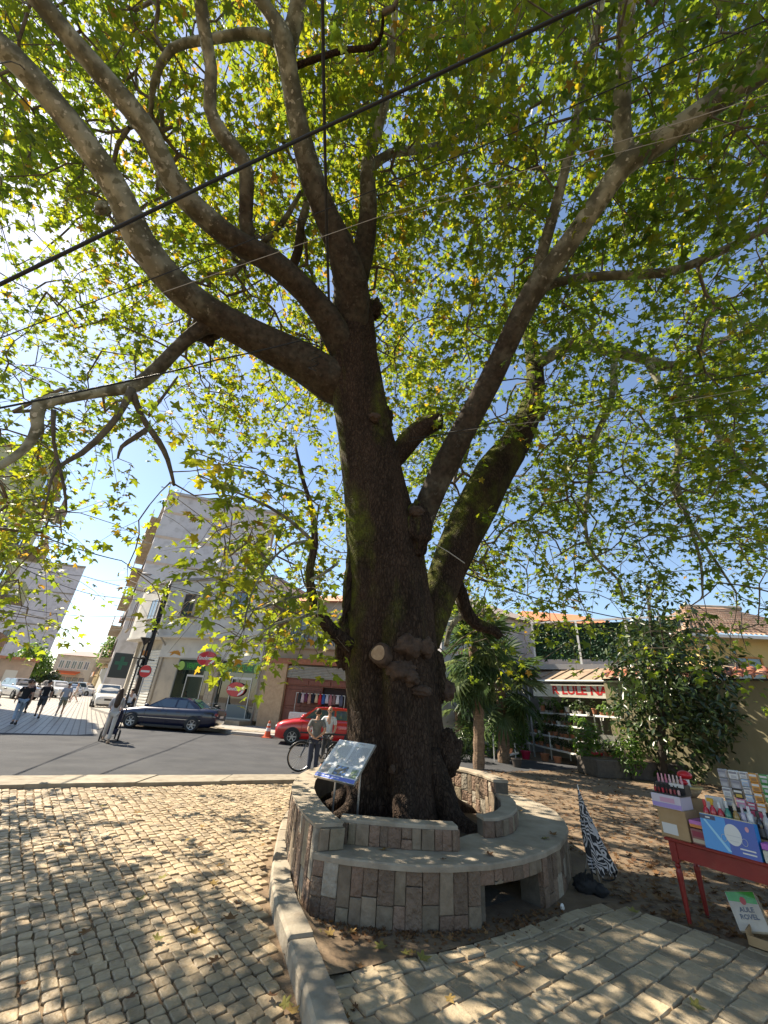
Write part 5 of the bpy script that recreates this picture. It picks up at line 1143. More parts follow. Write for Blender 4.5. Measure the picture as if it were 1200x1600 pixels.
def car(kind, label, paint, loc, rz, group=None, name='car', plate_front=True, detail=True):
    K = CARS[kind]; t = thing(name, label, 'van' if kind == 'van' else 'car', loc, rz, group); hw = K['hw']
    def body(m):
        rings = []
        for x, zb, zs, zt, wf in K['sec']:
            w = hw*wf; mid = (zb+zs)/2
            h = [(w*.45, zb-.0), (w*.86, zb), (w*.965, zb+.07), (w*.995, mid), (w, zs-.10), (w*.975, zs), (w*.90, zt-.035), (w*.72, zt), (w*.35, zt+.018)]
            rings.append([(x, y, z) for y, z in h]+[(x, -y, z) for y, z in reversed(h)])
        m.loft(rings[::-1])
    part('body', paint, t, body, smooth=True)
    xf0, xf1, xr1, xr0, zb, zr = K['cab']; w0, w1 = hw*.90, hw*K['rw']*1.12; zb -= .05
    def G(s, u, off=0.0):
        """point on the cabin: s 0 front base .. profile, u -1 right .. 1 left"""
        return s
    def cab(m):
        prof = [(xf0, zb, w0), ((xf0*.55+xf1*.45), zb+(zr-zb)*.50, w0*.55+w1*.45), (xf1, zr-.045, w1), (xf1-.25, zr-.005, w1*.98), ((xf1+xr1)/2, zr+.012, w1), (xr1+.2, zr-.012, w1*.98), (xr1, zr-.06, w1), ((xr1*.5+xr0*.5), zb+(zr-zb)*.52, w0*.5+w1*.5), (xr0, zb, w0)]
        rings = []
        for x, z, w in prof:
            rings.append([(x, w*u, z-.03*(u*u)*(1 if z > zb+.2 else 0)) for u in (-1, -.92, -.6, 0, .6, .92, 1)])
        # top skin
        m.loft(rings, closed=False, cap=False)
        n = len(prof)
        for s in (-1, 1):                                # sides
            L = [(x, s*w, z-.03*(1 if z > zb+.2 else 0)) for x, z, w in prof]
            idx = list(range(n)); m.add(L, [tuple(idx if s < 0 else idx[::-1])])
    part('cabin', paint, t, cab, smooth=False)
    def side_pt(x, z, s, off=.006):
        f = (z-zb)/(zr-zb); return (x, s*((w0*(1-f)+w1*f)+off), z)
    zl, zu = zb+.07, zr-.115
    xa = lambda z: xf0+(xf1-xf0)*((z-zb)/(zr-zb)); xb = lambda z: xr0+(xr1-xr0)*((z-zb)/(zr-zb))
    for s in (-1, 1):
        cuts = [(xa, -.14), ('p', .0), ('q', 0)]
        mid = (xf0+xr0)/2-.02; mid2 = xr1+.02
        segs = [(lambda z: xa(z)-.13, lambda z: mid+.03), (lambda z: mid-.05, lambda z: max(mid2, xb(z)+.1) if kind != 'sedan' else mid2+.05)]
        if kind == 'sedan': segs.append((lambda z: mid2, lambda z: xb(z)+.28))
        elif kind in ('suv', 'hatch'): segs[1] = (lambda z: mid-.05, lambda z: max(xr1+.25, xb(z)+.3)); segs.append((lambda z: xr1+.17, lambda z: xb(z)+.22))
        if kind == 'van': segs[1] = (lambda z: mid-.05, lambda z: mid-1.0); segs.append((lambda z: mid-1.1, lambda z: xb(z)+.15))
        for fa, fb in segs:
            q = [side_pt(fa(zl), zl, s), side_pt(fb(zl), zl, s), side_pt(fb(zu), zu, s), side_pt(fa(zu), zu, s)]
            part('side_window', cglass, t, lambda m: m.quad(*(q if s < 0 else q[::-1])))
    def scr(xA, xB, name, k0=.10, k1=.93, e=.02):
        q = []
        for f in (k0, k1):
            x = xA+(xB-xA)*f; z = zb+(zr-zb-.045)*f; w = (w0*(1-f)+w1*f)*.86
            sg = 1 if xA > xB else -1
            q.append(((x+sg*e, -w, z+e*.7), (x+sg*e, w, z+e*.7)))
        a, b = q; pts_ = [a[0], a[1], b[1], b[0]]
        part(name, cglass, t, lambda m: m.quad(*(pts_ if xA > xB else pts_[::-1])))
    scr(xf0, xf1, 'windscreen'); scr(xr0, xr1, 'rear_window')
    r = K['r']
    for x in K['wx']:
        for s in (-1, 1):
            def arch(m):
                o = []
                for rr, yy in ((r*1.0, .0), (r*1.16, .0)):
                    o.append([(x+rr*math.cos(a), s*(hw*1.003), r+rr*math.sin(a)) for a in [math.pi*i/14 for i in range(15)]])
                m.loft([[p for p in o[0]], [p for p in o[1]]], closed=False, cap=False)
                m.add([(x+r*1.05*math.cos(a), s*(hw*1.001), max(r+r*1.05*math.sin(a), .16)) for a in [2*math.pi*i/24 for i in range(24)]], [tuple(range(24)) if s < 0 else tuple(reversed(range(24)))])
            part('wheel_arch', trim, t, arch)
            wheel_parts(t, x, s*(hw-.06), r, .205, s)
    fx = K['sec'][0][0]; rx = K['sec'][-1][0]; zf = K['sec'][1][2]
    for s in (-1, 1):
        part('headlight', lamp_w, t, lambda m: m.ball((fx-.10, s*hw*.64, zf-.03), (.13, .20, .085), 14, 8), smooth=True)
        part('tail_light', lamp_r, t, lambda m: m.ball((rx+.09, s*hw*.68, K['sec'][-2][2]-.02), (.11, .17, .11 if kind in ('sedan',) else .2), 12, 8), smooth=True)
        part('wing_mirror', paint, t, lambda m: m.ball((xf0-.12, s*(hw+.10), zb+.10), (.09, .10, .07), 10, 7), smooth=True)
        if detail:
            part('side_strip', chrome if kind == 'sedan' else trim, t, lambda m: m.box(-1.75, s*hw*1.002-.006, .50, 1.75, s*hw*1.002+.008, .525) if kind == 'sedan' else m.box(-1.0, s*hw*1.002-.006, .46, .95, s*hw*1.002+.01, .52))
            part('sill', trim, t, lambda m: m.box(-1.0, s*hw*.965-.01, K['sec'][5][1]-.02, 1.0, s*hw*.965+.012, K['sec'][5][1]+.07))
            for xx in (.28, -.62): part('door_handle', paint, t, lambda m: m.box(xx-.09, s*hw*.985-.0, K['sec'][5][2]-.06, xx+.09, s*hw*.985+.022, K['sec'][5][2]-.03))
            for xx in (.92, -.08, -1.0): part('door_seam', trim, t, lambda m: m.box(xx-.006, s*hw*.998-.012, .26, xx+.006, s*hw*.998+.0035, K['sec'][5][2]-.02))
    part('grille', trim, t, lambda m: m.box(fx-.06, -hw*.34, zf-.13, fx+.012, hw*.34, zf-.0))
    part('grille_bar', chrome, t, lambda m: m.box(fx-.05, -hw*.36, zf-.005, fx+.016, hw*.36, zf+.015))
    part('lower_intake', trim, t, lambda m: m.box(fx-.10, -hw*.55, .26 if kind != 'suv' else .36, fx-.028, hw*.55, .40))
    part('number_plate', plate, t, lambda m: m.box(fx-.0, -.26, .43, fx+.022, .26, .53)); part('number_plate', plate, t, lambda m: m.box(rx-.022, -.26, .62, rx+.03, .26, .72))
    part('bumper', trim if kind == 'van' else paint, t, lambda m: m.cbox(fx-.30, -hw*.80, .24, fx-.012, hw*.80, .42, .04))
    return t
paint = lambda n, c, met=0.2: mat('car_paint_'+n, c, rough=.28, metal=met, coat=1.0)
navy = paint('navy', (0.006, 0.010, 0.035)); redp = paint('red', (0.55, 0.012, 0.012), 0); whitep = paint('white', (0.66, 0.66, 0.65), 0); silverp = paint('silver', (0.36, 0.37, 0.39), .6); greyp = paint('grey', (0.10, 0.11, 0.12), .5); cream = paint('cream', (0.56, 0.54, 0.48), 0)
a, b = gp(200, 1138), gp(298, 1145); fwd = (a-b).to_2d().normalized(); ang = math.atan2(fwd.y, fwd.x); mid = (a+b)/2
# the near-side wheels stand half a car's width in front of the centre line
nrm2 = Vector((-fwd.y, fwd.x)); cen = mid.to_2d()-nrm2*.85 if (mid.to_2d()-nrm2*.85).length > mid.to_2d().length else mid.to_2d()+nrm2*.85
car('sedan', 'dark navy saloon car parked in front of the glass shop front', navy, (cen.x-fwd.x*.03, cen.y-fwd.y*.03, .005), ang)
ra_ = gp(457, 1163); car('hatch', 'bright red hatchback half hidden behind the tree trunk', redp, (ra_.x+1.15, ra_.y+.6, .005), R(187))
va = gp(149, 1096); vd = math.atan2(-.70, .62)
car('van', 'white delivery van driving towards us down the cobbled street', whitep, (-21.9, 36.6, .002), vd-R(6), name='delivery_van')
vb = gp(118, 1080); car('van', 'white van parked across the far end of the street', whitep, (-43.5, 66.0, .002), R(-2), name='parked_van')
LC = [('hatch', 'cream hatchback, nearest of the cars parked along the left kerb', cream, 2, 1112, -27.0, 30.9), ('hatch', 'white hatchback, second of the cars parked along the left kerb', whitep, 0, 0, -29.7, 33.6),
      ('hatch', 'silver hatchback parked behind the white one on the left kerb', silverp, 0, 0, -32.2, 36.4), ('suv', 'silver off-roader parked behind the walking men', silverp, 0, 0, -33.6, 42.0), ('suv', 'tall white off-roader parked beyond the walking men', whitep, 0, 0, -36.6, 51.0), ('hatch', 'small grey car, farthest of the left-hand row', silverp, 0, 0, -41.5, 61.0)]
for k, lb, pm, _, _, x, y in LC: car(k, lb, pm, (x, y, .002), R(-48+8*(x % 3)), group='cars parked along the left kerb', name='parked_car', detail=False)
wc = aty(1190, 1178, 9.2); car('hatch', 'silver car parked against the garden wall at the right edge', silverp, (11.6, 9.6, .0), R(68), name='parked_car')

# ---- bicycles, moped, pushchair
def bicycle(label, loc, rz, col, lean=0.0, basket=False, name='bicycle'):
    t = thing(name, label, 'bicycle', loc, rz); t.rotation_euler = (lean, 0, rz); rw = .335
    fm = mat('bike_paint_'+label[:6], col, rough=.35, coat=.5)
    for x in (-.52, .53):
        w = part('wheel', M_['black'], t, lambda m: m.tube([(rw*math.cos(a), 0, rw*math.sin(a)) for a in [2*math.pi*i/32 for i in range(33)]], .019, 8, cap=False), smooth=True); w.location = (x, 0, rw+.018)
        part('rim', M_['steel'], w, lambda m: m.tube([((rw-.025)*math.cos(a), 0, (rw-.025)*math.sin(a)) for a in [2*math.pi*i/32 for i in range(33)]], .009, 6, cap=False))
        part('spokes', M_['steel'], w, lambda m: [m.tube([(.02*math.cos(a), .02*(-1)**i, .02*math.sin(a)), ((rw-.03)*math.cos(a+.2), 0, (rw-.03)*math.sin(a+.2))], .0018, 4) for i, a in enumerate([2*math.pi*j/20 for j in range(20)])])
        part('hub', M_['steel'], w, lambda m: m.lathe([(.025, -.05), (.025, .05)], 10, (0, 0, 0), 'y'))
        part('mudguard', fm, t, lambda m: m.tube([(x+.365*math.cos(a), 0, rw+.018+.365*math.sin(a)) for a in [math.pi*(.15+.75*i/10) for i in range(11)]], .014, 6), smooth=True)
    part('frame', fm, t, lambda m: (m.tube([(.36, 0, .90), (.34, 0, .78), (-.06, 0, .32)], .019, 8), m.tube([(.36, 0, .86), (-.18, 0, .80)], .017, 8), m.tube([(-.06, 0, .32), (-.20, 0, .86)], .018, 8), m.tube([(-.06, 0, .32), (-.52, .04, .353)], .011, 6), m.tube([(-.06, 0, .32), (-.52, -.04, .353)], .011, 6), m.tube([(-.19, 0, .80), (-.52, .04, .353)], .010, 6), m.tube([(-.19, 0, .80), (-.52, -.04, .353)], .010, 6)))
    part('fork', fm, t, lambda m: (m.tube([(.35, 0, .80), (.40, .05, .66), (.53, .05, .353)], .012, 6), m.tube([(.35, 0, .80), (.40, -.05, .66), (.53, -.05, .353)], .012, 6)))
    part('handlebar', M_['steel'], t, lambda m: (m.tube([(.36, 0, .88), (.34, 0, 1.02)], .013, 6), m.tube([(.20, -.29, 1.03), (.30, -.24, 1.04), (.38, -.06, 1.02), (.38, .06, 1.02), (.30, .24, 1.04), (.20, .29, 1.03)], .012, 8)))
    part('saddle', M_['black'], t, lambda m: m.loft([[(x, y*w, z) for y, z in ((-1, .93), (-.5, .955), (.5, .955), (1, .93), (.6, .90), (-.6, .90))] for x, w in ((-.34, .075), (-.28, .09), (-.18, .06), (-.06, .022))]), smooth=True)
    part('seat_post', M_['steel'], t, lambda m: m.tube([(-.19, 0, .82), (-.21, 0, .92)], .012, 6))
    part('crank', M_['steel'], t, lambda m: (m.lathe([(.09, -.012), (.09, .0)], 16, (-.06, -.03, .32), 'y'), m.tube([(-.06, -.06, .32), (.02, -.07, .18)], .010, 6), m.tube([(-.06, .05, .32), (-.14, .06, .46)], .010, 6)))
    part('pedal', M_['black'], t, lambda m: m.box(-.02, -.16, .17, .06, -.07, .19)); part('pedal', M_['black'], t, lambda m: m.box(-.18, .06, .45, -.10, .15, .47))
    part('carrier', M_['blackm'], t, lambda m: (m.box(-.80, -.06, .735, -.30, .06, .75), m.tube([(-.74, .06, .74), (-.53, .06, .36)], .006, 5), m.tube([(-.74, -.06, .74), (-.53, -.06, .36)], .006, 5)))
    return t
bk = gp(463, 1206); bicycle('black bicycle held by the bald man behind the planter', (bk.x+.56, bk.y+.12, .005), R(196), (0.012, 0.012, 0.014))
pb2 = FA.at(360, 1120); q = X @ Vector((pb2[0], -1.6, .13))
bicycle('dark bicycle parked on the pavement behind the navy car', (q.x, q.y, .13), R(160), (0.03, 0.04, 0.06), R(-5))
def moped(label, loc, rz, col):
    t = thing('scooter', label, 'scooter', loc, rz); bm_ = mat('scooter_paint_'+label[:5], col, rough=.3, coat=.6)
    for x in (-.62, .62):
        w = part('wheel', M_['black'], t, lambda m: m.tube([(.2*math.cos(a), 0, .2*math.sin(a)) for a in [2*math.pi*i/24 for i in range(25)]], .055, 10, cap=False), smooth=True); w.location = (x, 0, .255)
        part('rim', M_['steel'], w, lambda m: m.lathe([(.15, -.035), (.15, .035)], 16, (0, 0, 0), 'y'))
    part('body', bm_, t, lambda m: (m.ball((-.45, 0, .62), (.42, .16, .20), 14, 9), m.loft([[(x, y*w, z+dz) for y, dz in ((-1, 0), (1, 0), (1, .08), (-1, .08))] for x, z, w in ((-.3, .32, .15), (.30, .30, .15), (.45, .42, .17))]), m.loft([[(x, y*w, z) for y in (-1, 1)]+[(x+.07, y*w, z) for y in (1, -1)] for x, z, w in ((.45, .30, .18), (.52, .6, .2), (.44, .95, .12))])), smooth=True)
    part('front_mudguard', bm_, t, lambda m: m.ball((.62, 0, .42), (.24, .07, .10), 12, 7), smooth=True)
    part('seat', M_['black'], t, lambda m: m.ball((-.38, 0, .84), (.40, .14, .07), 14, 7), smooth=True)
    part('handlebar', M_['blackm'], t, lambda m: (m.tube([(.46, 0, .9), (.42, 0, 1.06)], .025, 8), m.tube([(.34, -.33, 1.08), (.42, 0, 1.08), (.34, .33, 1.08)], .016, 8)))
    part('fork', M_['steel'], t, lambda m: (m.tube([(.48, .06, .7), (.62, .08, .26)], .022, 6), m.tube([(.48, -.06, .7), (.62, -.08, .26)], .022, 6)))
    part('headlamp', lamp_w, t, lambda m: m.ball((.50, 0, .98), (.07, .09, .07), 10, 7), smooth=True)
    for s in (-1, 1): part('mirror', M_['blackm'], t, lambda m: (m.tube([(.38, s*.25, 1.08), (.38, s*.3, 1.25)], .006, 5), m.ball((.38, s*.31, 1.28), (.02, .07, .045), 8, 6)))
    return t
mp_ = gp(188, 1124); MOP = (mp_.x+.2, mp_.y, .002); moped('black scooter with a rider waiting at the corner', MOP, R(118), (0.015, 0.016, 0.02))
# pushchair pushed by the woman
pc = gp(158, 1160); PUSH = Vector((pc.x-.15, pc.y+.62, .004))
pr = thing('pushchair', 'black pushchair pushed across the road by a woman', 'pushchair', PUSH, R(32))
navycloth = mat('pram_cloth', (0.015, 0.02, 0.05), rough=.9)
for x, y, r in ((-.28, -.20, .15), (.28, -.20, .15), (-.20, .42, .11), (.20, .42, .11)):
    w = part('wheel', M_['black'], pr, lambda m: (m.tube([(0, r*math.cos(a), r*math.sin(a)) for a in [2*math.pi*i/20 for i in range(21)]], .024, 8, cap=False), m.lathe([(r*.75, -.012), (r*.75, .012)], 14, (0, 0, 0), 'x')), smooth=True); w.location = (x, y, r+.024)
part('frame', M_['blackm'], pr, lambda m: [f for s in (-1, 1) for f in (m.tube([(s*.24, -.52, 1.02), (s*.25, -.30, .80), (s*.24, .10, .45), (s*.21, .42, .13)], .014, 6), m.tube([(s*.27, -.20, .17), (s*.25, .0, .52)], .013, 6))])
part('handle', M_['blackm'], pr, lambda m: m.tube([(-.24, -.52, 1.02), (-.2, -.58, 1.05), (.2, -.58, 1.05), (.24, -.52, 1.02)], .018, 8))
part('seat', navycloth, pr, lambda m: m.loft([[(x, y, z) for x in (-.19, .19)]+[(x, y-.03, z-.05) for x in (.19, -.19)] for y, z in ((-.22, .95), (-.10, .52), (.22, .48), (.34, .30))]))
part('hood', navycloth, pr, lambda m: m.loft([[(.23*math.cos(a), -.10+d, .72+.36*math.sin(a)*k) for a in [math.pi*i/10 for i in range(11)]] for d, k in ((-.22, .85), (-.08, 1.05), (.14, 1.0), (.26, .8))], closed=False, cap=False), smooth=True)
part('basket', navycloth, pr, lambda m: m.box(-.2, -.18, .2, .2, .22, .36))
# ================================================================== PEOPLE
def skin_mesh(name, J, E, rad, root, sub=1):
    keys = list(J); ix = {k: i for i, k in enumerate(keys)}
    me = bpy.data.meshes.new(name+'_skeleton'); me.from_pydata([tuple(J[k]) for k in keys], [(ix[a], ix[b]) for a, b in E], []); me.update()
    o = bpy.data.objects.new(name+'_skeleton', me); COL.objects.link(o)
    sk = o.modifiers.new('skin', 'SKIN'); sk.use_smooth_shade = True; sk.branch_smoothing = 0.4
    lay = me.skin_vertices[0].data
    for k in keys:
        r = rad[k]; lay[ix[k]].radius = (r, r) if not hasattr(r, '__len__') else r; lay[ix[k]].use_root = (k == root)
    s = o.modifiers.new('sub', 'SUBSURF'); s.levels = sub; s.render_levels = sub
    out = bpy.data.meshes.new_from_object(o.evaluated_get(bpy.context.evaluated_depsgraph_get()))
    bpy.data.objects.remove(o); bpy.data.meshes.remove(me); out.name = name; return out
skin_t = mat('skin', (0.42, 0.235, 0.16), (0.47, 0.27, 0.19), scale=12, rough=.55, spec=.35)
hair_d = mat('hair_dark', (0.02, 0.014, 0.010), rough=.6); hair_b = mat('hair_brown', (0.045, 0.022, 0.012), rough=.55); hair_g = mat('hair_grey', (0.25, 0.24, 0.23), rough=.7)
def cloth(n, c, c2=None): return mat('cloth_'+n, c, c2, scale=9, rough=.92, bump=.15, bscale=30)
BASE = dict(pel=(0, 0, .96), spi=(0, .01, 1.13), che=(0, 0, 1.31), nek=(0, -.01, 1.47), hed=(0, .015, 1.58),
            shR=(.175, -.01, 1.41), elR=(.225, -.03, 1.13), wrR=(.235, .04, .90), shL=(-.175, -.01, 1.41), elL=(-.225, -.03, 1.13), wrL=(-.235, .04, .90),
            hiR=(.085, 0, .90), knR=(.095, .02, .50), anR=(.10, -.03, .09), toR=(.115, .13, .045), hiL=(-.085, 0, .90), knL=(-.095, .02, .50), anL=(-.10, -.03, .09), toL=(-.115, .13, .045))
RAD = dict(pel=(.135, .105), spi=(.125, .10), che=(.145, .105), nek=.055, hed=.06, sh=.062, el=.043, wr=.028, hi=.088, kn=.058, an=.040, to=.034)
def rget(k): return RAD.get(k, RAD.get(k[:2]))
WALK = lambda s: dict(hiR=(.085, 0, .91), knR=(.09, .16*s, .52), anR=(.095, .20*s, .10), toR=(.105, .20*s+.16, .05), hiL=(-.085, 0, .91), knL=(-.09, -.06*s, .50), anL=(-.095, -.33*s, .15), toL=(-.10, -.33*s+.15, .05),
                      elR=(.235, -.10*s, 1.14), wrR=(.24, -.08*s, .90), elL=(-.235, .06*s, 1.14), wrL=(-.24, .20*s, .92))
def person(label, loc, rz, pose=None, height=1.75, head_turn=0.0, shirt=None, sleeve=.65, trousers=None, leg=1.0, shoes=None, hair=hair_d, hair_style='short', cap_m=None, grip=0.35, hand_dir=None, skin=skin_t, extra=None):
    J = {k: Vector(v) for k, v in BASE.items()}
    for k, v in (pose or {}).items(): J[k] = Vector(v)
    t = thing('person', label, 'person', loc, rz); t.scale = (height/1.75,)*3
    E = [('pel', 'spi'), ('spi', 'che'), ('che', 'nek'), ('nek', 'hed')]; rad = {k: rget(k) for k in J}
    for s in 'RL':
        E += [('che', 'sh'+s), ('sh'+s, 'el'+s), ('el'+s, 'wr'+s), ('pel', 'hi'+s), ('hi'+s, 'kn'+s), ('kn'+s, 'an'+s), ('an'+s, 'to'+s)]
        d = (J['wr'+s]-J['el'+s]).normalized()
        if hand_dir and s in hand_dir: d = Vector(hand_dir[s]).normalized()
        sg = 1 if s == 'R' else -1
        a = Vector((sg, 0, 0)); a = (a-d*a.dot(d)); a = a.normalized() if a.length > .1 else Vector((0, 1, 0)); b = d.cross(a)*sg
        w = J['wr'+s]; pm = w+d*.055; J['pa'+s] = pm; rad['pa'+s] = (.034, .018); E.append(('wr'+s, 'pa'+s))
        fwd_ = b if b.y > 0 or abs(b.y) < .3 else -b
        for i, (off, ln) in enumerate(((-.030, .062), (-.010, .074), (.011, .070), (.030, .055))):
            k1, k2, k3 = f'f{i}a{s}', f'f{i}b{s}', f'f{i}c{s}'
            cl = -a*grip
            J[k1] = pm+d*.042+fwd_*(-off); J[k2] = J[k1]+(d+cl*.6).normalized()*ln*.55; J[k3] = J[k2]+(d*.6+cl*1.6).normalized()*ln*.5
            rad[k1], rad[k2], rad[k3] = .0105, .0095, .0075; E += [('pa'+s, k1), (k1, k2), (k2, k3)]
        J['t1'+s] = w+d*.045+fwd_*.038; J['t2'+s] = J['t1'+s]+(d*.8+fwd_*.5).normalized()*.04; rad['t1'+s], rad['t2'+s] = .012, .009; E += [('wr'+s, 't1'+s), ('t1'+s, 't2'+s)]
    me = skin_mesh('body', J, E, rad, 'pel'); 
    # head joined to the same mesh
    hc = J['hed']+Vector((0, .012, .045)); Rh = Matrix.Rotation(head_turn, 3, 'Z')
    hm = MB(); hm.X = Matrix.Translation(hc) @ Rh.to_4x4()
    hf = lambda d: 1-.16*max(0, -d[2])*(1 if d[1] < .2 else .5)+.05*max(0, d[1])*max(0, -d[2])
    hm.ball((0, 0, 0), (.077, .096, .118), 18, 14, f=hf); hm.ball((0, .098, -.018), (.014, .020, .022), 8, 6)
    for s in (-1, 1): hm.ball((s*.077, -.004, -.01), (.012, .022, .032), 8, 6)
    hm.ball((0, .078, -.085), (.030, .022, .020), 8, 6)
    bm_ = bmesh.new(); bm_.from_mesh(me); tmp = hm.mesh('h', skin, True); bm_.from_mesh(tmp); bm_.to_mesh(me); bm_.free(); bpy.data.meshes.remove(tmp)
    me.materials.clear(); me.materials.append(skin); me.polygons.foreach_set('use_smooth', [True]*len(me.polygons)); mesh_obj('body', me, t)
    fm = MB(); fm.X = hm.X
    for s in (-1, 1): fm.ball((s*.030, .087, .006), (.012, .008, .007), 8, 6)
    fm.build('eyes', hair_d, t); fm = MB(); fm.X = hm.X; fm.box(-.024, .088, -.058, .024, .095, -.050); fm.build('mouth', mat('lips', (0.25, 0.08, 0.07), rough=.6), t)
    hh = MB(); hh.X = hm.X
    if hair_style == 'short': hh.ball((0, -.014, .022), (.086, .098, .112), 16, 12, f=lambda d: 1 if (d[2] > .15 or (d[1] < -.15 and d[2] > -.55)) else .80)
    elif hair_style == 'bald': hh.ball((0, -.02, -.01), (.083, .090, .085), 16, 12, f=lambda d: 1 if (d[2] < .35 and d[1] < .1 and d[2] > -.6) else .8)
    elif hair_style == 'long':
        hh.ball((0, -.014, .022), (.090, .104, .114), 16, 12, f=lambda d: 1 if (d[2] > .15 or d[1] < -.1) else .8)
        hh.loft([[(x*w, y0+y*.045, z) for x, y in ((-1, .2), (-.6, -.8), (0, -1), (.6, -.8), (1, .2), (.6, .7), (-.6, .7))] for z, w, y0 in ((.05, .075, -.06), (-.1, .10, -.075), (-.25, .13, -.09), (-.40, .12, -.10), (-.52, .06, -.10))])
    hh.build('hair', hair, t, smooth=True)
    if cap_m:
        cm_ = MB(); cm_.X = hm.X; cm_.ball((0, -.008, .045), (.092, .106, .100), 16, 10, f=lambda d: 1 if d[2] > -.1 else .75); cm_.loft([[(x, y, z) for x, y in ((-.07, .07), (.07, .07), (.055, .165), (-.055, .165))] for z in (.040, .048)]); cm_.build('cap', cap_m, t, smooth=True)
    def grow(keys, extra_r, name, m, edges, end=None):
        JJ = {k: J[k] for k in keys}; rr = {}
        for k in keys:
            r = rad[k]; rr[k] = tuple(q+extra_r for q in r) if hasattr(r, '__len__') else r+extra_r
        for k, (a, b, f, r) in (end or {}).items(): JJ[k] = J[a].lerp(J[b], f); rr[k] = r
        me2 = skin_mesh(name, JJ, edges, rr, keys[0]); me2.materials.clear(); me2.materials.append(m); mesh_obj(name, me2, t)
    end = {}; ed = [('pel', 'spi'), ('spi', 'che'), ('che', 'shR'), ('che', 'shL'), ('che', 'nk')]; end['nk'] = ('che', 'nek', .72, .072)
    for s in 'RL':
        if sleeve > 1: end['sl'+s] = ('el'+s, 'wr'+s, sleeve-1, .045); ed += [('sh'+s, 'el'+s), ('el'+s, 'sl'+s)]
        else: end['sl'+s] = ('sh'+s, 'el'+s, sleeve, .064); ed += [('sh'+s, 'sl'+s)]
    JH = 'pel'
    J['hem'] = J['pel']+Vector((0, 0, -.07)); rad['hem'] = (.150, .118)
    grow(['pel', 'spi', 'che', 'shR', 'shL', 'hem']+(['elR', 'elL'] if sleeve > 1 else []), .017, 'shirt', shirt, ed+[('pel', 'hem')], end)
    end = {}; ed = [('pel', 'hiR'), ('pel', 'hiL')]; ks = ['pel', 'hiR', 'hiL']
    for s in 'RL':
        if leg > 1: ks.append('kn'+s); end['le'+s] = ('kn'+s, 'an'+s, min(leg-1, .97), .062 if leg < 2 else .06); ed += [('hi'+s, 'kn'+s), ('kn'+s, 'le'+s)]
        else: end['le'+s] = ('hi'+s, 'kn'+s, leg, .092); ed += [('hi'+s, 'le'+s)]
    grow(ks, .016, 'trousers' if leg > 1 else 'shorts', trousers, ed, end)
    for s in 'RL':
        a, b = J['an'+s], J['to'+s]; m = MB(); d = (b-a); d.z = 0; d = d.normalized() if d.length > .01 else Vector((0, 1, 0)); q = Vector((-d.y, d.x, 0))
        z0 = min(a.z-.085, b.z-.045)
        m.loft([[a+d*u+q*(w*v)+Vector((0, 0, zz)) for v, zz in ((-1, -.088), (1, -.088), (1, -.05), (.6, hh_), (-.6, hh_), (-1, -.05))] for u, w, hh_ in ((-.075, .03, -.01), (-.04, .042, .02), (.05, .044, .0), (.14, .046, -.035), (.20, .03, -.055))])
        m.build('shoe', shoes, t, smooth=True)
    if extra: extra(t, J)
    return t
dark_sh = mat('dark_shoe', (0.02, 0.02, 0.022), rough=.6); pale_sh = mat('pale_shoe', (0.45, 0.43, 0.40), rough=.7)
away = R(38)                                             # up the street
blacktee = cloth('black', (0.014, 0.014, 0.017)); denim = cloth('denim', (0.24, 0.30, 0.38), (0.33, 0.39, 0.47)); khaki = cloth('khaki', (0.23, 0.22, 0.17)); greyT = cloth('greytee', (0.38, 0.38, 0.42)); chr_ = cloth('charcoal', (0.05, 0.05, 0.055)); darkjean = cloth('darkjean', (0.022, 0.030, 0.055))
p = gp(20, 1133); person('man in black T-shirt and light jeans, leftmost of the walkers', (p.x, p.y, .004), R(46), WALK(1), 1.76, R(-50), blacktee, .7, denim, 1.9, dark_sh, hair_b)
p = gp(56, 1122); person('man in black T-shirt and dark shorts walking between two others', (p.x, p.y, .004), R(34), WALK(-1), 1.78, R(-60), blacktee, .75, chr_, 0.95, dark_sh, hair_d)
p = gp(90, 1120); person('man in pale grey T-shirt, grey shorts and white cap, walking away', (p.x, p.y, .004), R(30), WALK(1), 1.76, R(-35), greyT, .8, khaki, 0.98, pale_sh, hair_d, cap_m=mat('white_cap', (0.6, 0.6, 0.58), rough=.8))
p = gp(38, 1117); person('person in dark top half hidden behind the leftmost walker', (p.x-1.0, p.y+1.0, .004), R(20), WALK(1), 1.70, R(-20), cloth('maroon', (0.07, 0.02, 0.03)), .8, chr_, 1.9, dark_sh, hair_d)
p = gp(113, 1098); person('distant person in pale clothes beside the white van', (p.x, p.y, .004), R(150), WALK(1), 1.70, 0, cloth('pale', (0.5, 0.48, 0.46)), .8, cloth('pale', (0.5, 0.48, 0.46)), 0.9, pale_sh, hair_b)
# woman with the pushchair
wpose = dict(WALK(-1)); hR = PUSH+Vector((0, 0, 0))
wpose.update(elR=(.20, .10, 1.14), wrR=(.14, .30, 1.03), elL=(-.20, .10, 1.14), wrL=(-.14, .30, 1.03), shR=(.155, 0, 1.41), shL=(-.155, 0, 1.41))
p = gp(163, 1161); linen = cloth('linen', (0.50, 0.45, 0.42), (0.57, 0.52, 0.49))
person('woman with long brown hair in pale clothes pushing the black pushchair', (p.x, p.y, .004), R(28), wpose, 1.68, 0, cloth('palegrey', (0.42, 0.40, 0.42)), 1.6, linen, 1.97, mat('beige_sandal', (0.45, 0.30, 0.2), rough=.7), hair_b, 'long')
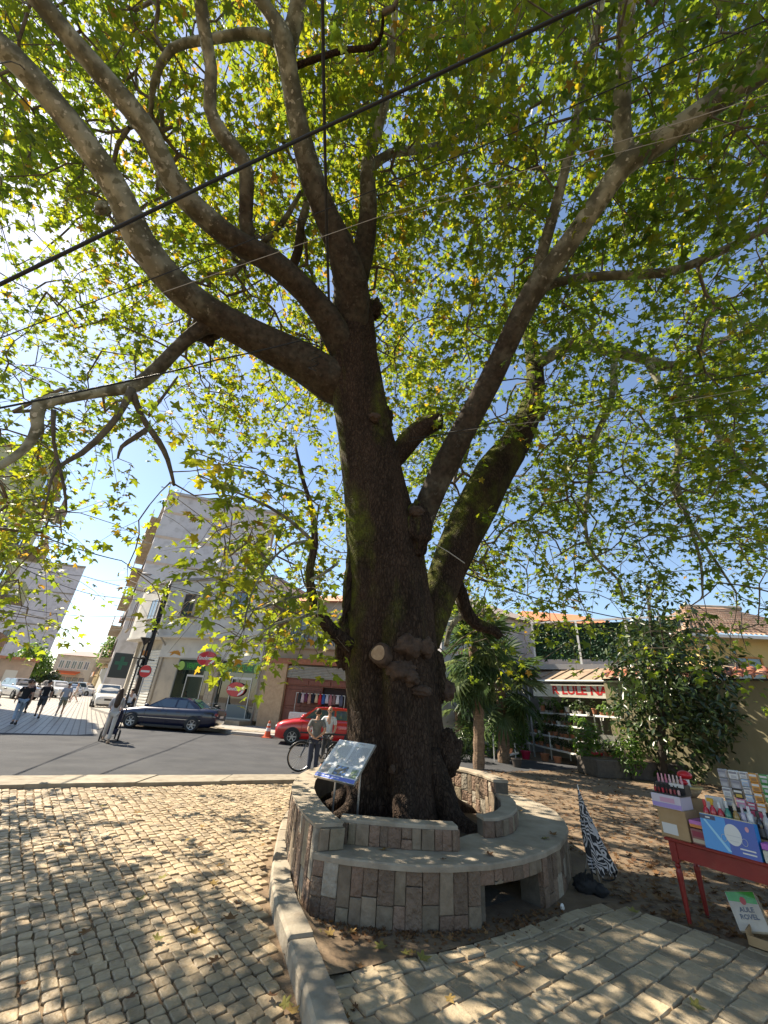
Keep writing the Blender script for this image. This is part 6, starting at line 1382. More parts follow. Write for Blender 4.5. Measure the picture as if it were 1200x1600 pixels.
# scooter rider, seated
sit = dict(pel=(0, -.02, .92), spi=(0, .0, 1.09), che=(0, .02, 1.27), nek=(0, .02, 1.43), hed=(0, .04, 1.54), shR=(.175, .02, 1.37), shL=(-.175, .02, 1.37), elR=(.27, .16, 1.16), wrR=(.30, .38, 1.10), elL=(-.27, .16, 1.16), wrL=(-.30, .38, 1.10),
           hiR=(.10, .02, .88), knR=(.20, .40, .80), anR=(.20, .36, .40), toR=(.2, .52, .36), hiL=(-.10, .02, .88), knL=(-.28, .26, .55), anL=(-.34, .20, .10), toL=(-.36, .36, .05))
person('man in white shirt sitting on the black scooter', (MOP[0]+.38*math.cos(R(118))*-1, MOP[1]-.38*math.sin(R(118)), 0.004), R(118-90), sit, 1.70, R(40), cloth('whiteshirt', (0.60, 0.60, 0.62)), .9, darkjean, 1.9, dark_sh, hair_d)
# the two men talking by the bicycle
clasp = dict(elR=(.26, -.13, 1.16), wrR=(.07, -.20, .99), elL=(-.26, -.13, 1.16), wrL=(-.05, -.20, .97), knR=(.095, .01, .50), knL=(-.095, .01, .50))
mq = gp(483, 1216); person('man in grey T-shirt with his hands clasped behind his back', (mq.x+.02, mq.y+.15, .03), R(8), clasp, 1.54, R(-6), cloth('slate', (0.115, 0.12, 0.125), (0.16, 0.165, 0.17)), .8, darkjean, 1.97, dark_sh, hair_d, hand_dir={'R': (-.8, 0, -.3), 'L': (.8, 0, -.3)})
hold = dict(elR=(.27, .16, 1.17), wrR=(.22, .38, 1.05), elL=(-.24, .02, 1.14), wrL=(-.22, .16, .95))
person('bald man in pale shirt and dark glasses facing us over the bicycle', (bk.x+.66, bk.y+.85, .004), R(168), hold, 1.62, R(6), cloth('paleblue', (0.52, 0.54, 0.57)), .8, chr_, 1.95, dark_sh, hair_g, 'bald',
       extra=lambda t, J: part('sunglasses', M_['black'], t, lambda m: (m.ball((.032, J['hed'].y+.108, J['hed'].z+.053), (.024, .008, .017), 8, 6), m.ball((-.032, J['hed'].y+.108, J['hed'].z+.053), (.024, .008, .017), 8, 6))))
# ================================================================== RIGHT SIDE: flower shop, garden wall, palms, shrubs
def ell_leaf(w=.42, fold=.12, droop=.15):
    P = [(0, 0)]+[(w*.5*math.sin(math.pi*t)**.8, t) for t in (.18, .4, .65, .85)]+[(0, 1)]
    V = [(x, y, fold*abs(x)*2-droop*y*y) for x, y in P]+[(-x, y, fold*abs(x)*2-droop*y*y) for x, y in P[4:0:-1]]+[(0, .5, -.02-droop*.25)]
    n = len(V)-1; return np.array(V), [(i, (i+1) % n, n) for i in range(n)]
ELV, ELF = ell_leaf(); STV, STF = ell_leaf(.16, .05, .35); RDV, RDF = ell_leaf(.8, .1, .1)
GLOSS = leaf_material('glossy_leaf', ramp=[(0, (0.014, 0.026, 0.010)), (.5, (0.026, 0.046, 0.015)), (.9, (0.055, 0.085, 0.022)), (1, (0.09, 0.12, 0.03))], tr=.15, gloss=.28)
GREEN = leaf_material('garden_leaf', ramp=[(0, (0.03, 0.065, 0.016)), (.5, (0.06, 0.115, 0.024)), (1, (0.13, 0.19, 0.04))], tr=.35)
PALMM = leaf_material('palm_leaf', ramp=[(0, (0.030, 0.055, 0.024)), (.6, (0.07, 0.11, 0.045)), (1, (0.13, 0.16, 0.07))], tr=.25, gloss=.4)
def foliage(name, blobs, n, size, V, Fc, m, parent, seed=1, up=.8, shell=.5, kind='stuff', tmean=.5):
    """leaves scattered through ellipsoids [(centre, radii, weight)]"""
    g = np.random.default_rng(seed); W = np.array([b[2] for b in blobs], float); W /= W.sum(); pos = []; nr = []
    for (c, r, w), k in zip(blobs, g.multinomial(n, W)):
        d = g.normal(size=(k, 3)); d /= np.linalg.norm(d, axis=1, keepdims=True)
        rr = (g.random(k)**(1/3))*(1-shell)+shell*(1-.25*g.random(k)); q = d*rr[:, None]
        q *= (1+.18*np.sin(q[:, [1, 2, 0]]*7+seed))
        pos.append(np.array(c)+q*np.array(r)); nr.append(d*.7)
    pos = np.concatenate(pos); nr = np.concatenate(nr)+np.array([0, 0, up])+g.normal(size=(n, 3))*.5
    tip = g.normal(size=(n, 3))*.6+nr*.2+np.array([0, 0, -.3])
    o = mass_mesh(name, V, Fc, pos, frames(nr, tip), g.uniform(size[0], size[1], n), np.clip(g.normal(tmean, .22, n), 0, 1), m, parent)
    if kind: tag(o, kind=kind)
    return o
def stems(name, base, tips, r0, m, parent):
    b = MB()
    for tp in tips:
        a, c = Vector(base), Vector(tp); mid = (a+c)/2+Vector((random.uniform(-.1, .1), random.uniform(-.1, .1), .1))*(c-a).length
        b.tube([a, mid, c], [r0, r0*.6, r0*.25], 6)
    return b.build(name, m, parent, smooth=True)
# ---- flower shop
E1, E2 = gp(822, 1063, 3.4), gp(1010, 1064, 3.4)
FS = Face(E1, E2); XS = FS.X(); fs = thing('flower_shop', 'low flower shop with a red-lettered white sign under a brown sloping roof', 'building', (0, 0, 0))
def ons(fn): m = MB(); m.X = XS; fn(m); return m
ws = FS.w
cream_w = plaster('shop_cream', (0.28, 0.25, 0.19), (0.34, 0.30, 0.24)); tin = mat('old_roof_felt', (0.24, 0.17, 0.115), (0.36, 0.27, 0.18), scale=1.5, rough=.9, bump=.5, bscale=14, world=True)
ons(lambda m: m.box(-.2, 1.6, 0, ws+3, 1.8, 3.3)).build('back_wall', cream_w, fs)
ons(lambda m: m.loft([[(-.4, -.15, 3.42), (ws+3, -.15, 3.42), (ws+3, -.15, 3.34), (-.4, -.15, 3.34)], [(-.1, 3.2, 4.45), (ws+3, 3.2, 4.45), (ws+3, 3.2, 4.37), (-.1, 3.2, 4.37)]])).build('roof', tin, fs)
for k in range(8): ons(lambda m: m.loft([[(a+.0, -.16, 3.47), (a+.06, -.16, 3.47), (a+.06, -.16, 3.42), (a, -.16, 3.42)] for a in [ws*k/8]]+[[(a, 3.2, 4.5), (a+.06, 3.2, 4.5), (a+.06, 3.2, 4.45), (a, 3.2, 4.45)] for a in [ws*k/8]])).build('roof_batten', tin, fs)
ons(lambda m: m.tube([(-.5, -.22, 3.36), (ws+3, -.22, 3.36)], .05, 8)).build('gutter', M_['white'], fs)
x0, zt = FS.at(838, 1070); x1, zb_ = FS.at(990, 1088); zt, zb_ = 3.24, 2.66
sb = ons(lambda m: m.box(.4, -.10, zb_, ws+.6, -.04, zt)).build('sign_board', mat('sign_cream', (0.55, 0.52, 0.44), (0.62, 0.59, 0.52), scale=3, rough=.6, world=True), fs)
xa, _ = FS.at(868, 1078); xb_, _ = FS.at(962, 1078)
text('lettering', 'R LULE NAT', .50, mat('letter_red', (0.50, 0.02, 0.02), rough=.5), sb, XS @ Vector((FS.at(911, 1078)[0], -.104, (zt+zb_)/2)), (math.pi/2, 0, FS.ang), bold=.016, sx=(xb_-xa)/2.55)
for k in range(3): ons(lambda m: m.box(.1+k*ws/2.2, -.06, 0, .16+k*ws/2.2, .0, 3.36)).build('post', M_['grey'], fs)
# ---- leafy screen fence on the terrace behind
G1, G2 = gp(832, 975, 6.6), gp(1062, 964, 6.6); FH = Face(G1, G2); XH = FH.X(); hs = thing('screen_fence', 'dark green leafy privacy screen with white posts above the flower shop roof', 'fence', (0, 0, 0))
def onh(fn): m = MB(); m.X = XH; fn(m); return m
zlow = FH.at(835, 1030)[1]
onh(lambda m: m.box(0, .03, zlow, FH.w, .08, 6.5)).build('backing', mat('screen_green', (0.012, 0.035, 0.014), rough=.9), hs)
g_ = np.random.default_rng(4); n = 2600; lx, lz = g_.random(n)*FH.w, zlow+g_.random(n)*(6.5-zlow)
pos = np.array([tuple(XH @ Vector((a, -.02-.05*g_.random(), b))) for a, b in zip(lx, lz)]); nn_ = np.array([-FH.n.x, -FH.n.y, .3])+g_.normal(size=(n, 3))*.4
tag(mass_mesh('screen_leaves', ELV, ELF, pos, frames(nn_, g_.normal(size=(n, 3))), g_.uniform(.12, .22, n), np.clip(g_.normal(.45, .2, n), 0, 1), leaf_material('screen_leaf', ramp=[(0, (.010, .03, .012)), (1, (.03, .09, .03))], tr=.1), hs), kind='stuff')
for k in range(4): onh(lambda m: m.box(FH.w*k/3-.05, -.16, zlow-.3, FH.w*k/3+.05, -.09, 6.6)).build('post', M_['white'], hs)
onh(lambda m: m.box(-.1, -.15, 6.6, FH.w+.1, .0, 6.68)).build('top_rail', M_['white'], hs)
onh(lambda m: m.box(-.3, -.3, zlow-.55, FH.w+2, 3.5, zlow-.28)).build('terrace_slab', M_['grey'], hs)
onh(lambda m: m.box(-.2, .4, 0, FH.w+2, 3.4, zlow-.56)).build('terrace_wall', P_grey, hs)
# ---- house with tiled roof at the right
H1, H2 = gp(1086, 990, 5.6), gp(1300, 1000, 5.6); FO = Face(H1, H2); XO = FO.X(); ho = thing('tiled_house', 'yellow house under a weathered terracotta tile roof at the right edge', 'building', (0, 0, 0))
def ono(fn): m = MB(); m.X = XO; fn(m); return m
ono(lambda m: m.box(0, 0, 0, FO.w, 9, 5.6)).build('wall', plaster('house_yellow', (0.55, 0.40, 0.14), (0.62, 0.48, 0.22)), ho)
rtile = mat('weathered_tiles', (0.30, 0.16, 0.10), (0.48, 0.34, 0.25), scale=2.5, rough=.9, bump=.4, bscale=10, world=True, dirt=((.16, .12, .09), 3, .6))
def tiled_plane(m, P00, P10, P01, P11, nu, nv, amp):
    """pantile surface between four corners: rounded ribs up the slope, small steps across it"""
    P00, P10, P01, P11 = map(Vector, (P00, P10, P01, P11)); nrm_ = (P10-P00).cross(P01-P00).normalized(); rings = []
    for j in range(nv):
        for e in (0, 1):
            v = (j+e)/nv; lift = amp*.5*(1-e)
            rings.append([P00.lerp(P10, u).lerp(P01.lerp(P11, u), v)+nrm_*(amp*abs(math.sin(math.pi*u*nu))+lift) for u in [i/(nu*4) for i in range(nu*4+1)]])
    m.loft(rings, closed=False, cap=False)
m = MB(); m.X = XO
ridge_z = 7.9
tiled_plane(m, (-.6, -.6, 5.5), (FO.w+.6, -.6, 5.5), (2.6, 4.4, ridge_z), (FO.w-1, 4.4, ridge_z), 34, 12, .07)
tiled_plane(m, (-.6, 9.4, 5.5), (-.6, -.6, 5.5), (2.6, 4.6, ridge_z), (2.6, 4.4, ridge_z), 26, 12, .07)
tiled_plane(m, (FO.w+.6, 9.4, 5.5), (-.6, 9.4, 5.5), (FO.w-1, 4.6, ridge_z), (2.6, 4.6, ridge_z), 34, 12, .07)
ro_ = m.build('roof', rtile, ho, smooth=True)
ono(lambda m: m.tube([(2.4, 4.5, ridge_z+.08), (FO.w, 4.5, ridge_z+.08)], .14, 8)).build('ridge', M_['kerb'], ro_); ono(lambda m: m.box(-.7, -.75, 5.36, FO.w+.7, -.62, 5.48)).build('gutter', M_['white'], ro_)
ono(lambda m: m.tube([(.3, -.68, 5.4), (.25, -.2, 5.1), (.25, -.1, 0)], .05, 8)).build('drain_pipe', M_['white'], ho)
for k in range(3): window(ho, XO, 1.2+k*2.6, 2.4+k*2.6, 3.2, 4.7, mat('shutter_amber', (0.50, 0.22, 0.05), rough=.7), pane_blue, y=0)
# ---- garden wall with a tiled cap
Wz = 3.95; W1, W2 = gp(1060, 1040, Wz), gp(1260, 1036, Wz); FW = Face(W1, W2); XW = FW.X(); gw = thing('garden_wall', 'olive-beige garden wall with a red roof-tile coping behind the goods table', 'wall', (0, 0, 0))
def onw(fn): m = MB(); m.X = XW; fn(m); return m
wallm = mat('olive_wall', (0.20, 0.175, 0.10), (0.26, 0.23, 0.14), scale=1.2, rough=.9, bump=.15, bscale=20, world=True, dirt=((.17, .15, .09), 1.5, .5), stretch=(1, 1, .4))
onw(lambda m: m.box(-3.0, 0, 0, FW.w, .3, Wz-.55)).build('wall_body', wallm, gw)
onw(lambda m: m.box(-3.0, -.12, Wz-.55, FW.w, .42, Wz-.49)).build('coping_board', M_['blackm'], gw)
tm = [mat('coping_tile_%d' % k, c, c2, scale=7, rough=.85, rnd=.2, bump=.3, bscale=20) for k, (c, c2) in enumerate((((.33, .10, .05), (.45, .17, .09)), ((.24, .085, .05), (.33, .13, .08)), ((.40, .16, .08), (.50, .24, .14))))]
tw_ = .33
def half_tile(L, r0, r1, lift):
    o = []
    for s, r in ((0, r0), (1, r1)):
        o.append([(r*math.cos(a), s*L, r*.62*math.sin(a)+s*lift) for a in [math.pi*i/8 for i in range(9)]]+[((r-.018)*math.cos(a), s*L, (r-.018)*.62*math.sin(a)+s*lift) for a in [math.pi*i/8 for i in range(8, -1, -1)]])
    return MB().loft(o).mesh('roof_tile', tm[0], True)
tmesh = [half_tile(.42, .17, .15, .20), half_tile(.42, .165, .145, .20)]
mm = []
for k in range(3):
    for b_ in tmesh:
        c = b_.copy(); c.materials.clear(); c.materials.append(tm[k]); mm.append(c)
nt_ = int((FW.w+3)/tw_)
for i in range(nt_):
    for row in (0, 1):
        o = mesh_obj('roof_tile', random.choice(mm), gw); o.location = XW @ Vector((-2.85+i*tw_, -.34+row*.34, Wz-.47+row*.155)); o.rotation_euler = (random.uniform(-.03, .03), random.uniform(-.04, .04), FW.ang+random.uniform(-.03, .03))
# ---- magnolia: dark glossy small tree in front of the shop
mg = thing('magnolia_tree', 'dark glossy-leaved small tree standing in front of the flower shop sign', 'tree', (0, 0, 0))
mb = gp(1036, 1222); mb = Vector((mb.x, mb.y, 0)); D_ = mb.to_2d().length
mc = lambda px, py, k=1.0: Vector((0, 0, CAM_H))+(ray(px, py)/ray(px, py).to_2d().length)*(D_*k)
part('trunk', mat('magnolia_bark', (0.05, 0.04, 0.032), rough=.9), mg, lambda m: m.tube([(mb.x, mb.y, 0), mc(1034, 1150), mc(1028, 1050), mc(1015, 960), mc(1010, 915)], [.16, .13, .10, .06, .02], 10), smooth=True)
k_ = D_/FPX*1.12
bl = [(1029, 955, 36, 40, .5), (1031, 1010, 52, 45, 1.1), (1001, 1030, 34, 34, .6), (1064, 1020, 52, 42, 1), (1044, 1072, 62, 46, 1.6), (1079, 1085, 50, 46, 1.2), (999, 1112, 30, 32, .4), (1045, 1130, 62, 42, 1.3), (1094, 1120, 34, 34, .6), (1039, 1170, 58, 34, .7), (1015, 918, 22, 22, .16)]
blobs = [(tuple(mc(x, y, 1+random.uniform(-.06, .06))), (rx*k_, rx*k_*.9, ry*k_), w) for x, y, rx, ry, w in bl]
foliage('crown', blobs, 5200, (.17, .30), ELV, ELF, GLOSS, mg, 8, up=.5, shell=.35)
stems('branches', mc(1032, 1100), [tuple(b[0]) for b in blobs], .05, mat('magnolia_bark', (0.05, 0.04, 0.032)), mg)
# low stone planter under it
lp0, lp1 = gp(936, 1216), gp(1082, 1224); FP = Face(lp0, lp1); m = MB(); m.X = FP.X(); m.cbox(0, 0, 0, FP.w, 1.2, .55, .03)
lowp = thing('low_planter', 'low dark stone planter under the glossy-leaved tree', 'planter', (0, 0, 0)); m.build('body', mat('dark_stone', (.06, .05, .045), (.10, .085, .07), scale=6, rough=.9, bump=.5, world=True), lowp)
m = MB(); m.X = FP.X(); m.box(.1, .1, .552, FP.w-.1, 1.1, .57); m.build('soil', MATS['soil'], lowp)
# ---- shrubs that fill the ground behind: each its own plant
def bush(label, px, py, D, rx, rz, n, m, V, Fc, size, seed, name='bush', cat='bush', group=None, pot=None, z0=0.0):
    c = gp(px, py); d = c.to_2d().normalized()*D; t = thing(name, label, cat, (d.x, d.y, z0), 0, group)
    zb2 = 0
    if pot:
        part('pot', pot, t, lambda q: q.lathe([(rx*.36, 0), (rx*.5, rx*.7), (rx*.54, rx*.7), (rx*.54, rx*.78), (rx*.46, rx*.78), (rx*.44, rx*.66), (.001, rx*.66)], 14), smooth=False); zb2 = rx*.7
    foliage('foliage', [((0, 0, zb2+rz), (rx, rx, rz), 1), ((rx*.3, -rx*.2, zb2+rz*1.3), (rx*.6, rx*.6, rz*.7), .5), ((-rx*.4, 0, zb2+rz*.8), (rx*.6, rx*.6, rz*.6), .4)], n, size, V, Fc, m, t, seed)
    stems('stems', (0, 0, zb2), [(random.uniform(-rx, rx)*.7, random.uniform(-rx, rx)*.7, zb2+rz*random.uniform(.8, 1.8)) for _ in range(6)], .02, TWIG, t); return t
terra = mat('terracotta_pot', (0.33, 0.13, 0.07), (0.42, 0.19, 0.11), scale=9, rough=.85); whitepot = mat('white_pot', (0.55, 0.54, 0.51), rough=.6); magenta = mat('magenta_plastic', (0.42, 0.01, 0.06), rough=.45); redpl = mat('red_plastic', (0.50, 0.012, 0.02), rough=.4); darkpot = mat('dark_pot', (0.05, 0.04, 0.035), rough=.7)
bush('bright green leafy bush left of the white flower rack', 810, 1170, 22.5, .62, .95, 520, GREEN, ELV, ELF, (.14, .24), 21)
bush('broad-leaved green bush behind the palm trunks', 770, 1170, 21.0, .9, .8, 520, GREEN, ELV, ELF, (.14, .26), 22)
bush('low dark bush at the foot of the left palm', 720, 1185, 18.5, .7, .6, 380, GLOSS, STV, STF, (.25, .45), 23)
bush('leafy potted shrub in a dark pot beside the red bucket', 922, 1185, 18.8, .5, .7, 420, GREEN, ELV, ELF, (.12, .22), 24, pot=darkpot)
bush('green shrub growing right of the glass display case', 985, 1190, 18.4, .5, .75, 360, GREEN, ELV, ELF, (.12, .2), 25)
bush('tall dark shrub against the left end of the flower shop', 700, 1165, 30, 1.6, 1.9, 700, GLOSS, ELV, ELF, (.2, .34), 26)
bush('overgrown shrub on the terrace between the screen and the tiled house', 1090, 1115, 21.0, 1.5, 1.1, 700, GREEN, ELV, ELF, (.16, .28), 27, z0=4.2)
bush('dark climber hanging on the garden wall at the right edge', 1185, 1130, 13.6, .8, .9, 420, GLOSS, ELV, ELF, (.12, .22), 28, z0=1.2)
# ---- palms
def frond_mesh(tint):
    b = MB(); b.tube([(0, 0, 0), (.05, .35, .06), (.0, .62, .03)], [.018, .013, .010], 5); nv0 = len(b.v)
    for k in range(19):
        a = R(-118+k*236/18); ln = .62-.10*abs(k-9)/9; w = .032
        d = Vector((math.sin(a), math.cos(a), 0)); q = Vector((d.y, -d.x, 0)); o = Vector((0, .60, .03)); dr = .10+.22*random.random()
        P = [o+d*.02, o+d*ln*.35+q*w+Vector((0, 0, .015)), o+d*ln*.72+q*w*.7-Vector((0, 0, dr*.35)), o+d*ln-Vector((0, 0, dr)), o+d*ln*.72-q*w*.7-Vector((0, 0, dr*.35)), o+d*ln*.35-q*w+Vector((0, 0, .015)), o+d*ln*.4-Vector((0, 0, .012))]
        b.add(P, [(0, 1, 6), (1, 2, 6), (2, 3, 6), (3, 4, 6), (4, 5, 6), (5, 0, 6)])
    me = b.mesh('frond', PALMM); at_ = me.attributes.new('tint', 'FLOAT', 'POINT'); at_.data.foreach_set('value', [tint]*len(me.vertices)); return me
fronds = [frond_mesh(t) for t in (.15, .4, .6, .8, .95)]
palm_bark = mat('palm_fibre', (0.10, 0.065, 0.042), (0.22, 0.15, 0.10), scale=9, rough=1, bump=1, bscale=18, stretch=(1, 1, 3), world=True)
def palm(label, base, top, r, nf, seed, size=1.0):
    rp = random.Random(seed); t = thing('palm_tree', label, 'palm', base)
    tp = Vector(top)-Vector(base)
    tk = part('trunk', palm_bark, t, lambda m: m.tube([tp*f+Vector((.10*math.sin(f*3), 0, 0)) for f in [i/16 for i in range(17)]], [r*(1.15-.2*f+.14*((i % 2))) for i, f in enumerate([i/16 for i in range(17)])], 12), smooth=False)
    for k in range(nf):
        o = mesh_obj('frond', fronds[rp.choice([0, 0, 1, 1, 2, 3, 4])], t); az = rp.random()*2*math.pi; f = k/nf
        el = R(72-150*f+rp.uniform(-14, 14))
        o.location = tp*(1-.16*f)+Vector((.10*math.sin(3), 0, 0)); o.rotation_euler = Matrix.Rotation(az, 3, 'Z').to_4x4().to_3x3().to_quaternion().__matmul__(Matrix.Rotation(el, 3, 'X').to_quaternion()).to_euler() if False else (Matrix.Rotation(az, 3, 'Z') @ Matrix.Rotation(el, 3, 'X')).to_euler()
        s = size*rp.uniform(.85, 1.2); o.scale = (s, s, s)
    return t
b1, b2 = gp(748, 1202), gp(787, 1192)
palm('fan palm with a shaggy trunk right beside the great tree', (b1.x, b1.y, 0), aty(738, 1010, b1.y), .17, 44, 1, 1.5)
palm('fan palm standing nearer the flower shop, right of the other palm', (b2.x, b2.y, 0), aty(778, 1060, b2.y), .20, 44, 2, 1.6)
b3 = gp(722, 1175); palm('short bushy fan palm behind the two palm trunks', (b3.x-.3, b3.y, 0), aty(716, 1110, b3.y), .2, 24, 3, 1.35)
# ---- house and wall behind the palms
HB0, HB1 = gp(690, 930, 7.5), gp(850, 968, 7.5); FBk = Face(HB0, HB1); hb = thing('old_house', 'old grey house with a low gabled roof behind the palms', 'building', (0, 0, 0))
def onk(fn): m = MB(); m.X = FBk.X(); fn(m); return m
onk(lambda m: m.box(0, 0, 0, FBk.w, 8, 7.0)).build('wall', plaster('pale_house', (0.42, 0.41, 0.42), (0.5, 0.49, 0.5)), hb)
onk(lambda m: m.loft([[(-.3, -.5, 7.0), (FBk.w+.5, -.5, 7.0), (FBk.w+.5, 8.5, 7.0), (-.3, 8.5, 7.0)], [(.6, 3.8, 9.0), (FBk.w*.7, 3.8, 9.0), (FBk.w*.7, 4.2, 9.0), (.6, 4.2, 9.0)]])).build('roof', mat('slate_roof', (0.25, 0.20, 0.17), (0.33, 0.27, 0.23), scale=3, rough=.9, bump=.3, world=True), hb)
for k in range(2): window(hb, FBk.X(), .5+k*2.2, 1.6+k*2.2, 4.4, 6.0, frame_wh, pane_blue, y=0)
hr0, hr1 = gp(862, 968, 8.2), gp(915, 972, 8.2); FR2 = Face(hr0, hr1); rr_ = thing('far_roof_house', 'small white house with an orange roof peeping over the green screen', 'building', (0, 0, 0))
m = MB(); m.X = FR2.X(); m.box(-2, 0, 0, FR2.w+3, 6, 8.0); m.build('wall', P_white, rr_)
m = MB(); m.X = FR2.X(); m.loft([[(-2.3, -.4, 8.0), (FR2.w+3.3, -.4, 8.0), (FR2.w+3.3, 6.4, 8.0), (-2.3, 6.4, 8.0)], [(-1, 3, 9.4), (FR2.w+1, 3, 9.4), (FR2.w+1, 3.2, 9.4), (-1, 3.2, 9.4)]]); m.build('roof', mat('orange_roof', (0.50, 0.17, 0.07), (0.58, 0.24, 0.11), scale=4, rough=.85, world=True), rr_)
yw = thing('yard_wall', 'pale yard wall with railings behind the palms', 'wall', (0, 0, 0)); y0, y1 = gp(640, 1145), gp(835, 1160); FY = Face((4.2, 26.6), (9.6, 25.5)); m = MB(); m.X = FY.X(); m.box(0, 0, 0, FY.w, .25, 2.2); m.build('wall_body', P_lilac, yw)
for k in range(14): m = MB(); m.X = FY.X(); m.box(FY.w-.3-k*.3, -.06, 1.0, FY.w-.26-k*.3, -.02, 2.9); m.build('railing', mat('blue_rail', (0.12, 0.2, 0.4), rough=.5), yw)
# ---- white plant racks with pots
rk2 = random.Random(9)
def rack(label, A, B, h, shelves, depth, mat_=M_['white'], plants=True, plabel=None, group=None, per=7):
    F = Face(A, B); Xr = F.X(); t = thing('plant_rack', label, 'rack', (0, 0, 0))
    for x in (0, F.w/2, F.w) if F.w > 3 else (0, F.w):
        for y, hh in ((0, h*.55), (depth, h)):
            m = MB(); m.X = Xr; m.box(x-.02, y-.02, 0, x+.02, y+.02, hh); m.build('post', mat_, t)
    out = []
    for k in range(shelves):
        z = h*(.22+.74*k/max(1, shelves-1)); y = depth*(.1+.75*k/max(1, shelves-1))
        m = MB(); m.X = Xr; m.box(-.02, y-.16, z-.02, F.w+.02, y+.16, z); s = m.build('shelf', mat_, t)
        m = MB(); m.X = Xr; m.box(-.03, y-.19, z-.02, F.w+.03, y-.165, z+.05); m.build('shelf_rail', mat_, s)
        for j in range(per): out.append((Xr @ Vector((F.w*(j+.5+rk2.uniform(-.2, .2))/per, y, z)), k))
    return t, out
def plant_proto(i):
    t = thing('potted_plant', 'x', 'plant', (0, 0, -50)); r = .10
    part('pot', [terra, darkpot, whitepot, terra][i % 4], t, lambda q: q.lathe([(r*.62, 0), (r*.9, r*1.5), (r, r*1.5), (r, r*1.8), (r*.85, r*1.8), (.001, r*1.6)], 12))
    V, Fc, sz, m = [(ELV, ELF, (.10, .18), GREEN), (STV, STF, (.2, .34), GREEN), (RDV, RDF, (.08, .14), GLOSS), (STV, STF, (.16, .3), GLOSS), (ELV, ELF, (.08, .15), GLOSS)][i]
    foliage('foliage', [((0, 0, .32), (.17, .17, .16), 1)], 46, sz, V, Fc, m, t, 60+i, kind=None)
    return t
protos = [plant_proto(i) for i in range(5)]; used_p = set()
def put_plant(i, loc, label, group, s=1.0):
    o = protos[i]
    if i in used_p: o = copy_tree(o)
    used_p.add(i); o.location = loc; o.rotation_euler = (0, 0, rk2.random()*6); o.scale = (s, s, s); tag(o, label, 'plant', group); return o
ra1, spots = rack('long white tiered plant rack crowded with pots in front of the flower shop', gp(828, 1177), gp(907, 1200), 2.0, 4, .9, per=9)
PK = ['leafy plant in terracotta pot', 'grassy plant in dark pot', 'round-leaved plant in white pot', 'spiky plant in terracotta pot', 'small dark-leaved plant in terracotta pot']; SH = ['lowest', 'second', 'third', 'top']; NTH = ['first', 'second', 'third', 'fourth', 'fifth', 'sixth', 'seventh', 'eighth', 'ninth']
for q_, (p_, k) in enumerate(spots): i_ = rk2.randrange(5); put_plant(i_, p_, '%s, %s on the %s shelf of the long rack' % (PK[i_], NTH[q_ % 9], SH[k]), 'pots on the long white rack', rk2.uniform(.8, 1.25))
ra2, spots = rack('shorter white plant rack right of the red bucket', gp(936, 1203), gp(978, 1212), 2.0, 2, .5, per=4)
for q_, (p_, k) in enumerate(spots): i_ = rk2.randrange(5); put_plant(i_, p_, '%s, %s on the %s shelf of the shorter rack' % (PK[i_], NTH[q_ % 4], ['lower', 'upper'][k]), 'pots on the short white rack', rk2.uniform(.9, 1.4))
ra3, spots = rack('small white metal plant stand beside the palm trunks', gp(788, 1192), gp(806, 1187), 1.15, 2, .4, per=2)
for q_, (p_, k) in enumerate(spots): i_ = rk2.randrange(5); put_plant(i_, p_, '%s, %s on the %s shelf by the palms' % (PK[i_], ['left', 'right'][q_ % 2], ['lower', 'upper'][k]), 'pots on the small stand', rk2.uniform(.9, 1.3))
for j in range(7):                                       # hanging baskets under the eave
    a = .8+j*.62; q = XS @ Vector((a, -.05, 2.02)); o = put_plant(j % 5, q, 'hanging plant under the flower shop sign, %s from the left' % NTH[j], 'plants hanging under the sign', 1.25)
    part('hanger', M_['blackm'], o, lambda m: m.tube([(0, 0, .18), (0, 0, .52)], .006, 5))
for (px, py, sc_, pm_, lb) in ((822, 1186, .55, magenta, 'magenta plastic pot standing at the left end of the rack'), (935, 1206, .62, redpl, 'tall red plastic bucket on the dirt before the shop'), (852, 1189, .5, terra, 'wide terracotta bowl under the long rack'), (808, 1199, .5, darkpot, 'dark brown pot near the palm trunks'), (872, 1193, .45, terra, 'terracotta pot under the long rack beside the wide bowl')):
    c = gp(px, py); t = thing('bucket' if 'bucket' in lb else 'pot', lb, 'bucket' if 'bucket' in lb else 'pot', c)
    tall = 1.45 if 'bucket' in lb else .8
    part('body', pm_, t, lambda m: m.lathe([(.26*sc_, 0), (.36*sc_, tall*sc_*.62), (.40*sc_, tall*sc_*.62), (.40*sc_, tall*sc_*.7), (.36*sc_, tall*sc_*.7), (.32*sc_, tall*sc_*.5), (.001, tall*sc_*.48)], 18))
    part('rim', pm_, t, lambda m: m.tube([(.39*sc_*math.cos(a), .39*sc_*math.sin(a), tall*sc_*.7) for a in [2*math.pi*i/18 for i in range(19)]], .02*sc_, 6))
c = gp(962, 1207); dc = thing('display_case', 'rounded clear display case on a dark stand among the flowers', 'display case', c, FS.ang)
part('stand', M_['blackm'], dc, lambda m: (m.box(-.42, -.25, .42, .42, .25, .48), [m.box(x-.02, y-.02, 0, x+.02, y+.02, .42) for x in (-.38, .38) for y in (-.2, .2)]))
part('hood', mat('case_plastic', (0.36, 0.36, 0.33), rough=.15, alpha=.55, coat=.6), dc, lambda m: m.loft([[(x*s_, y*.24, z) for x, y in ((-1, -1), (1, -1), (1, 1), (-1, 1))] for z, s_ in ((.48, .42), (.9, .42), (1.1, .40), (1.22, .33), (1.27, .22))]), smooth=False)
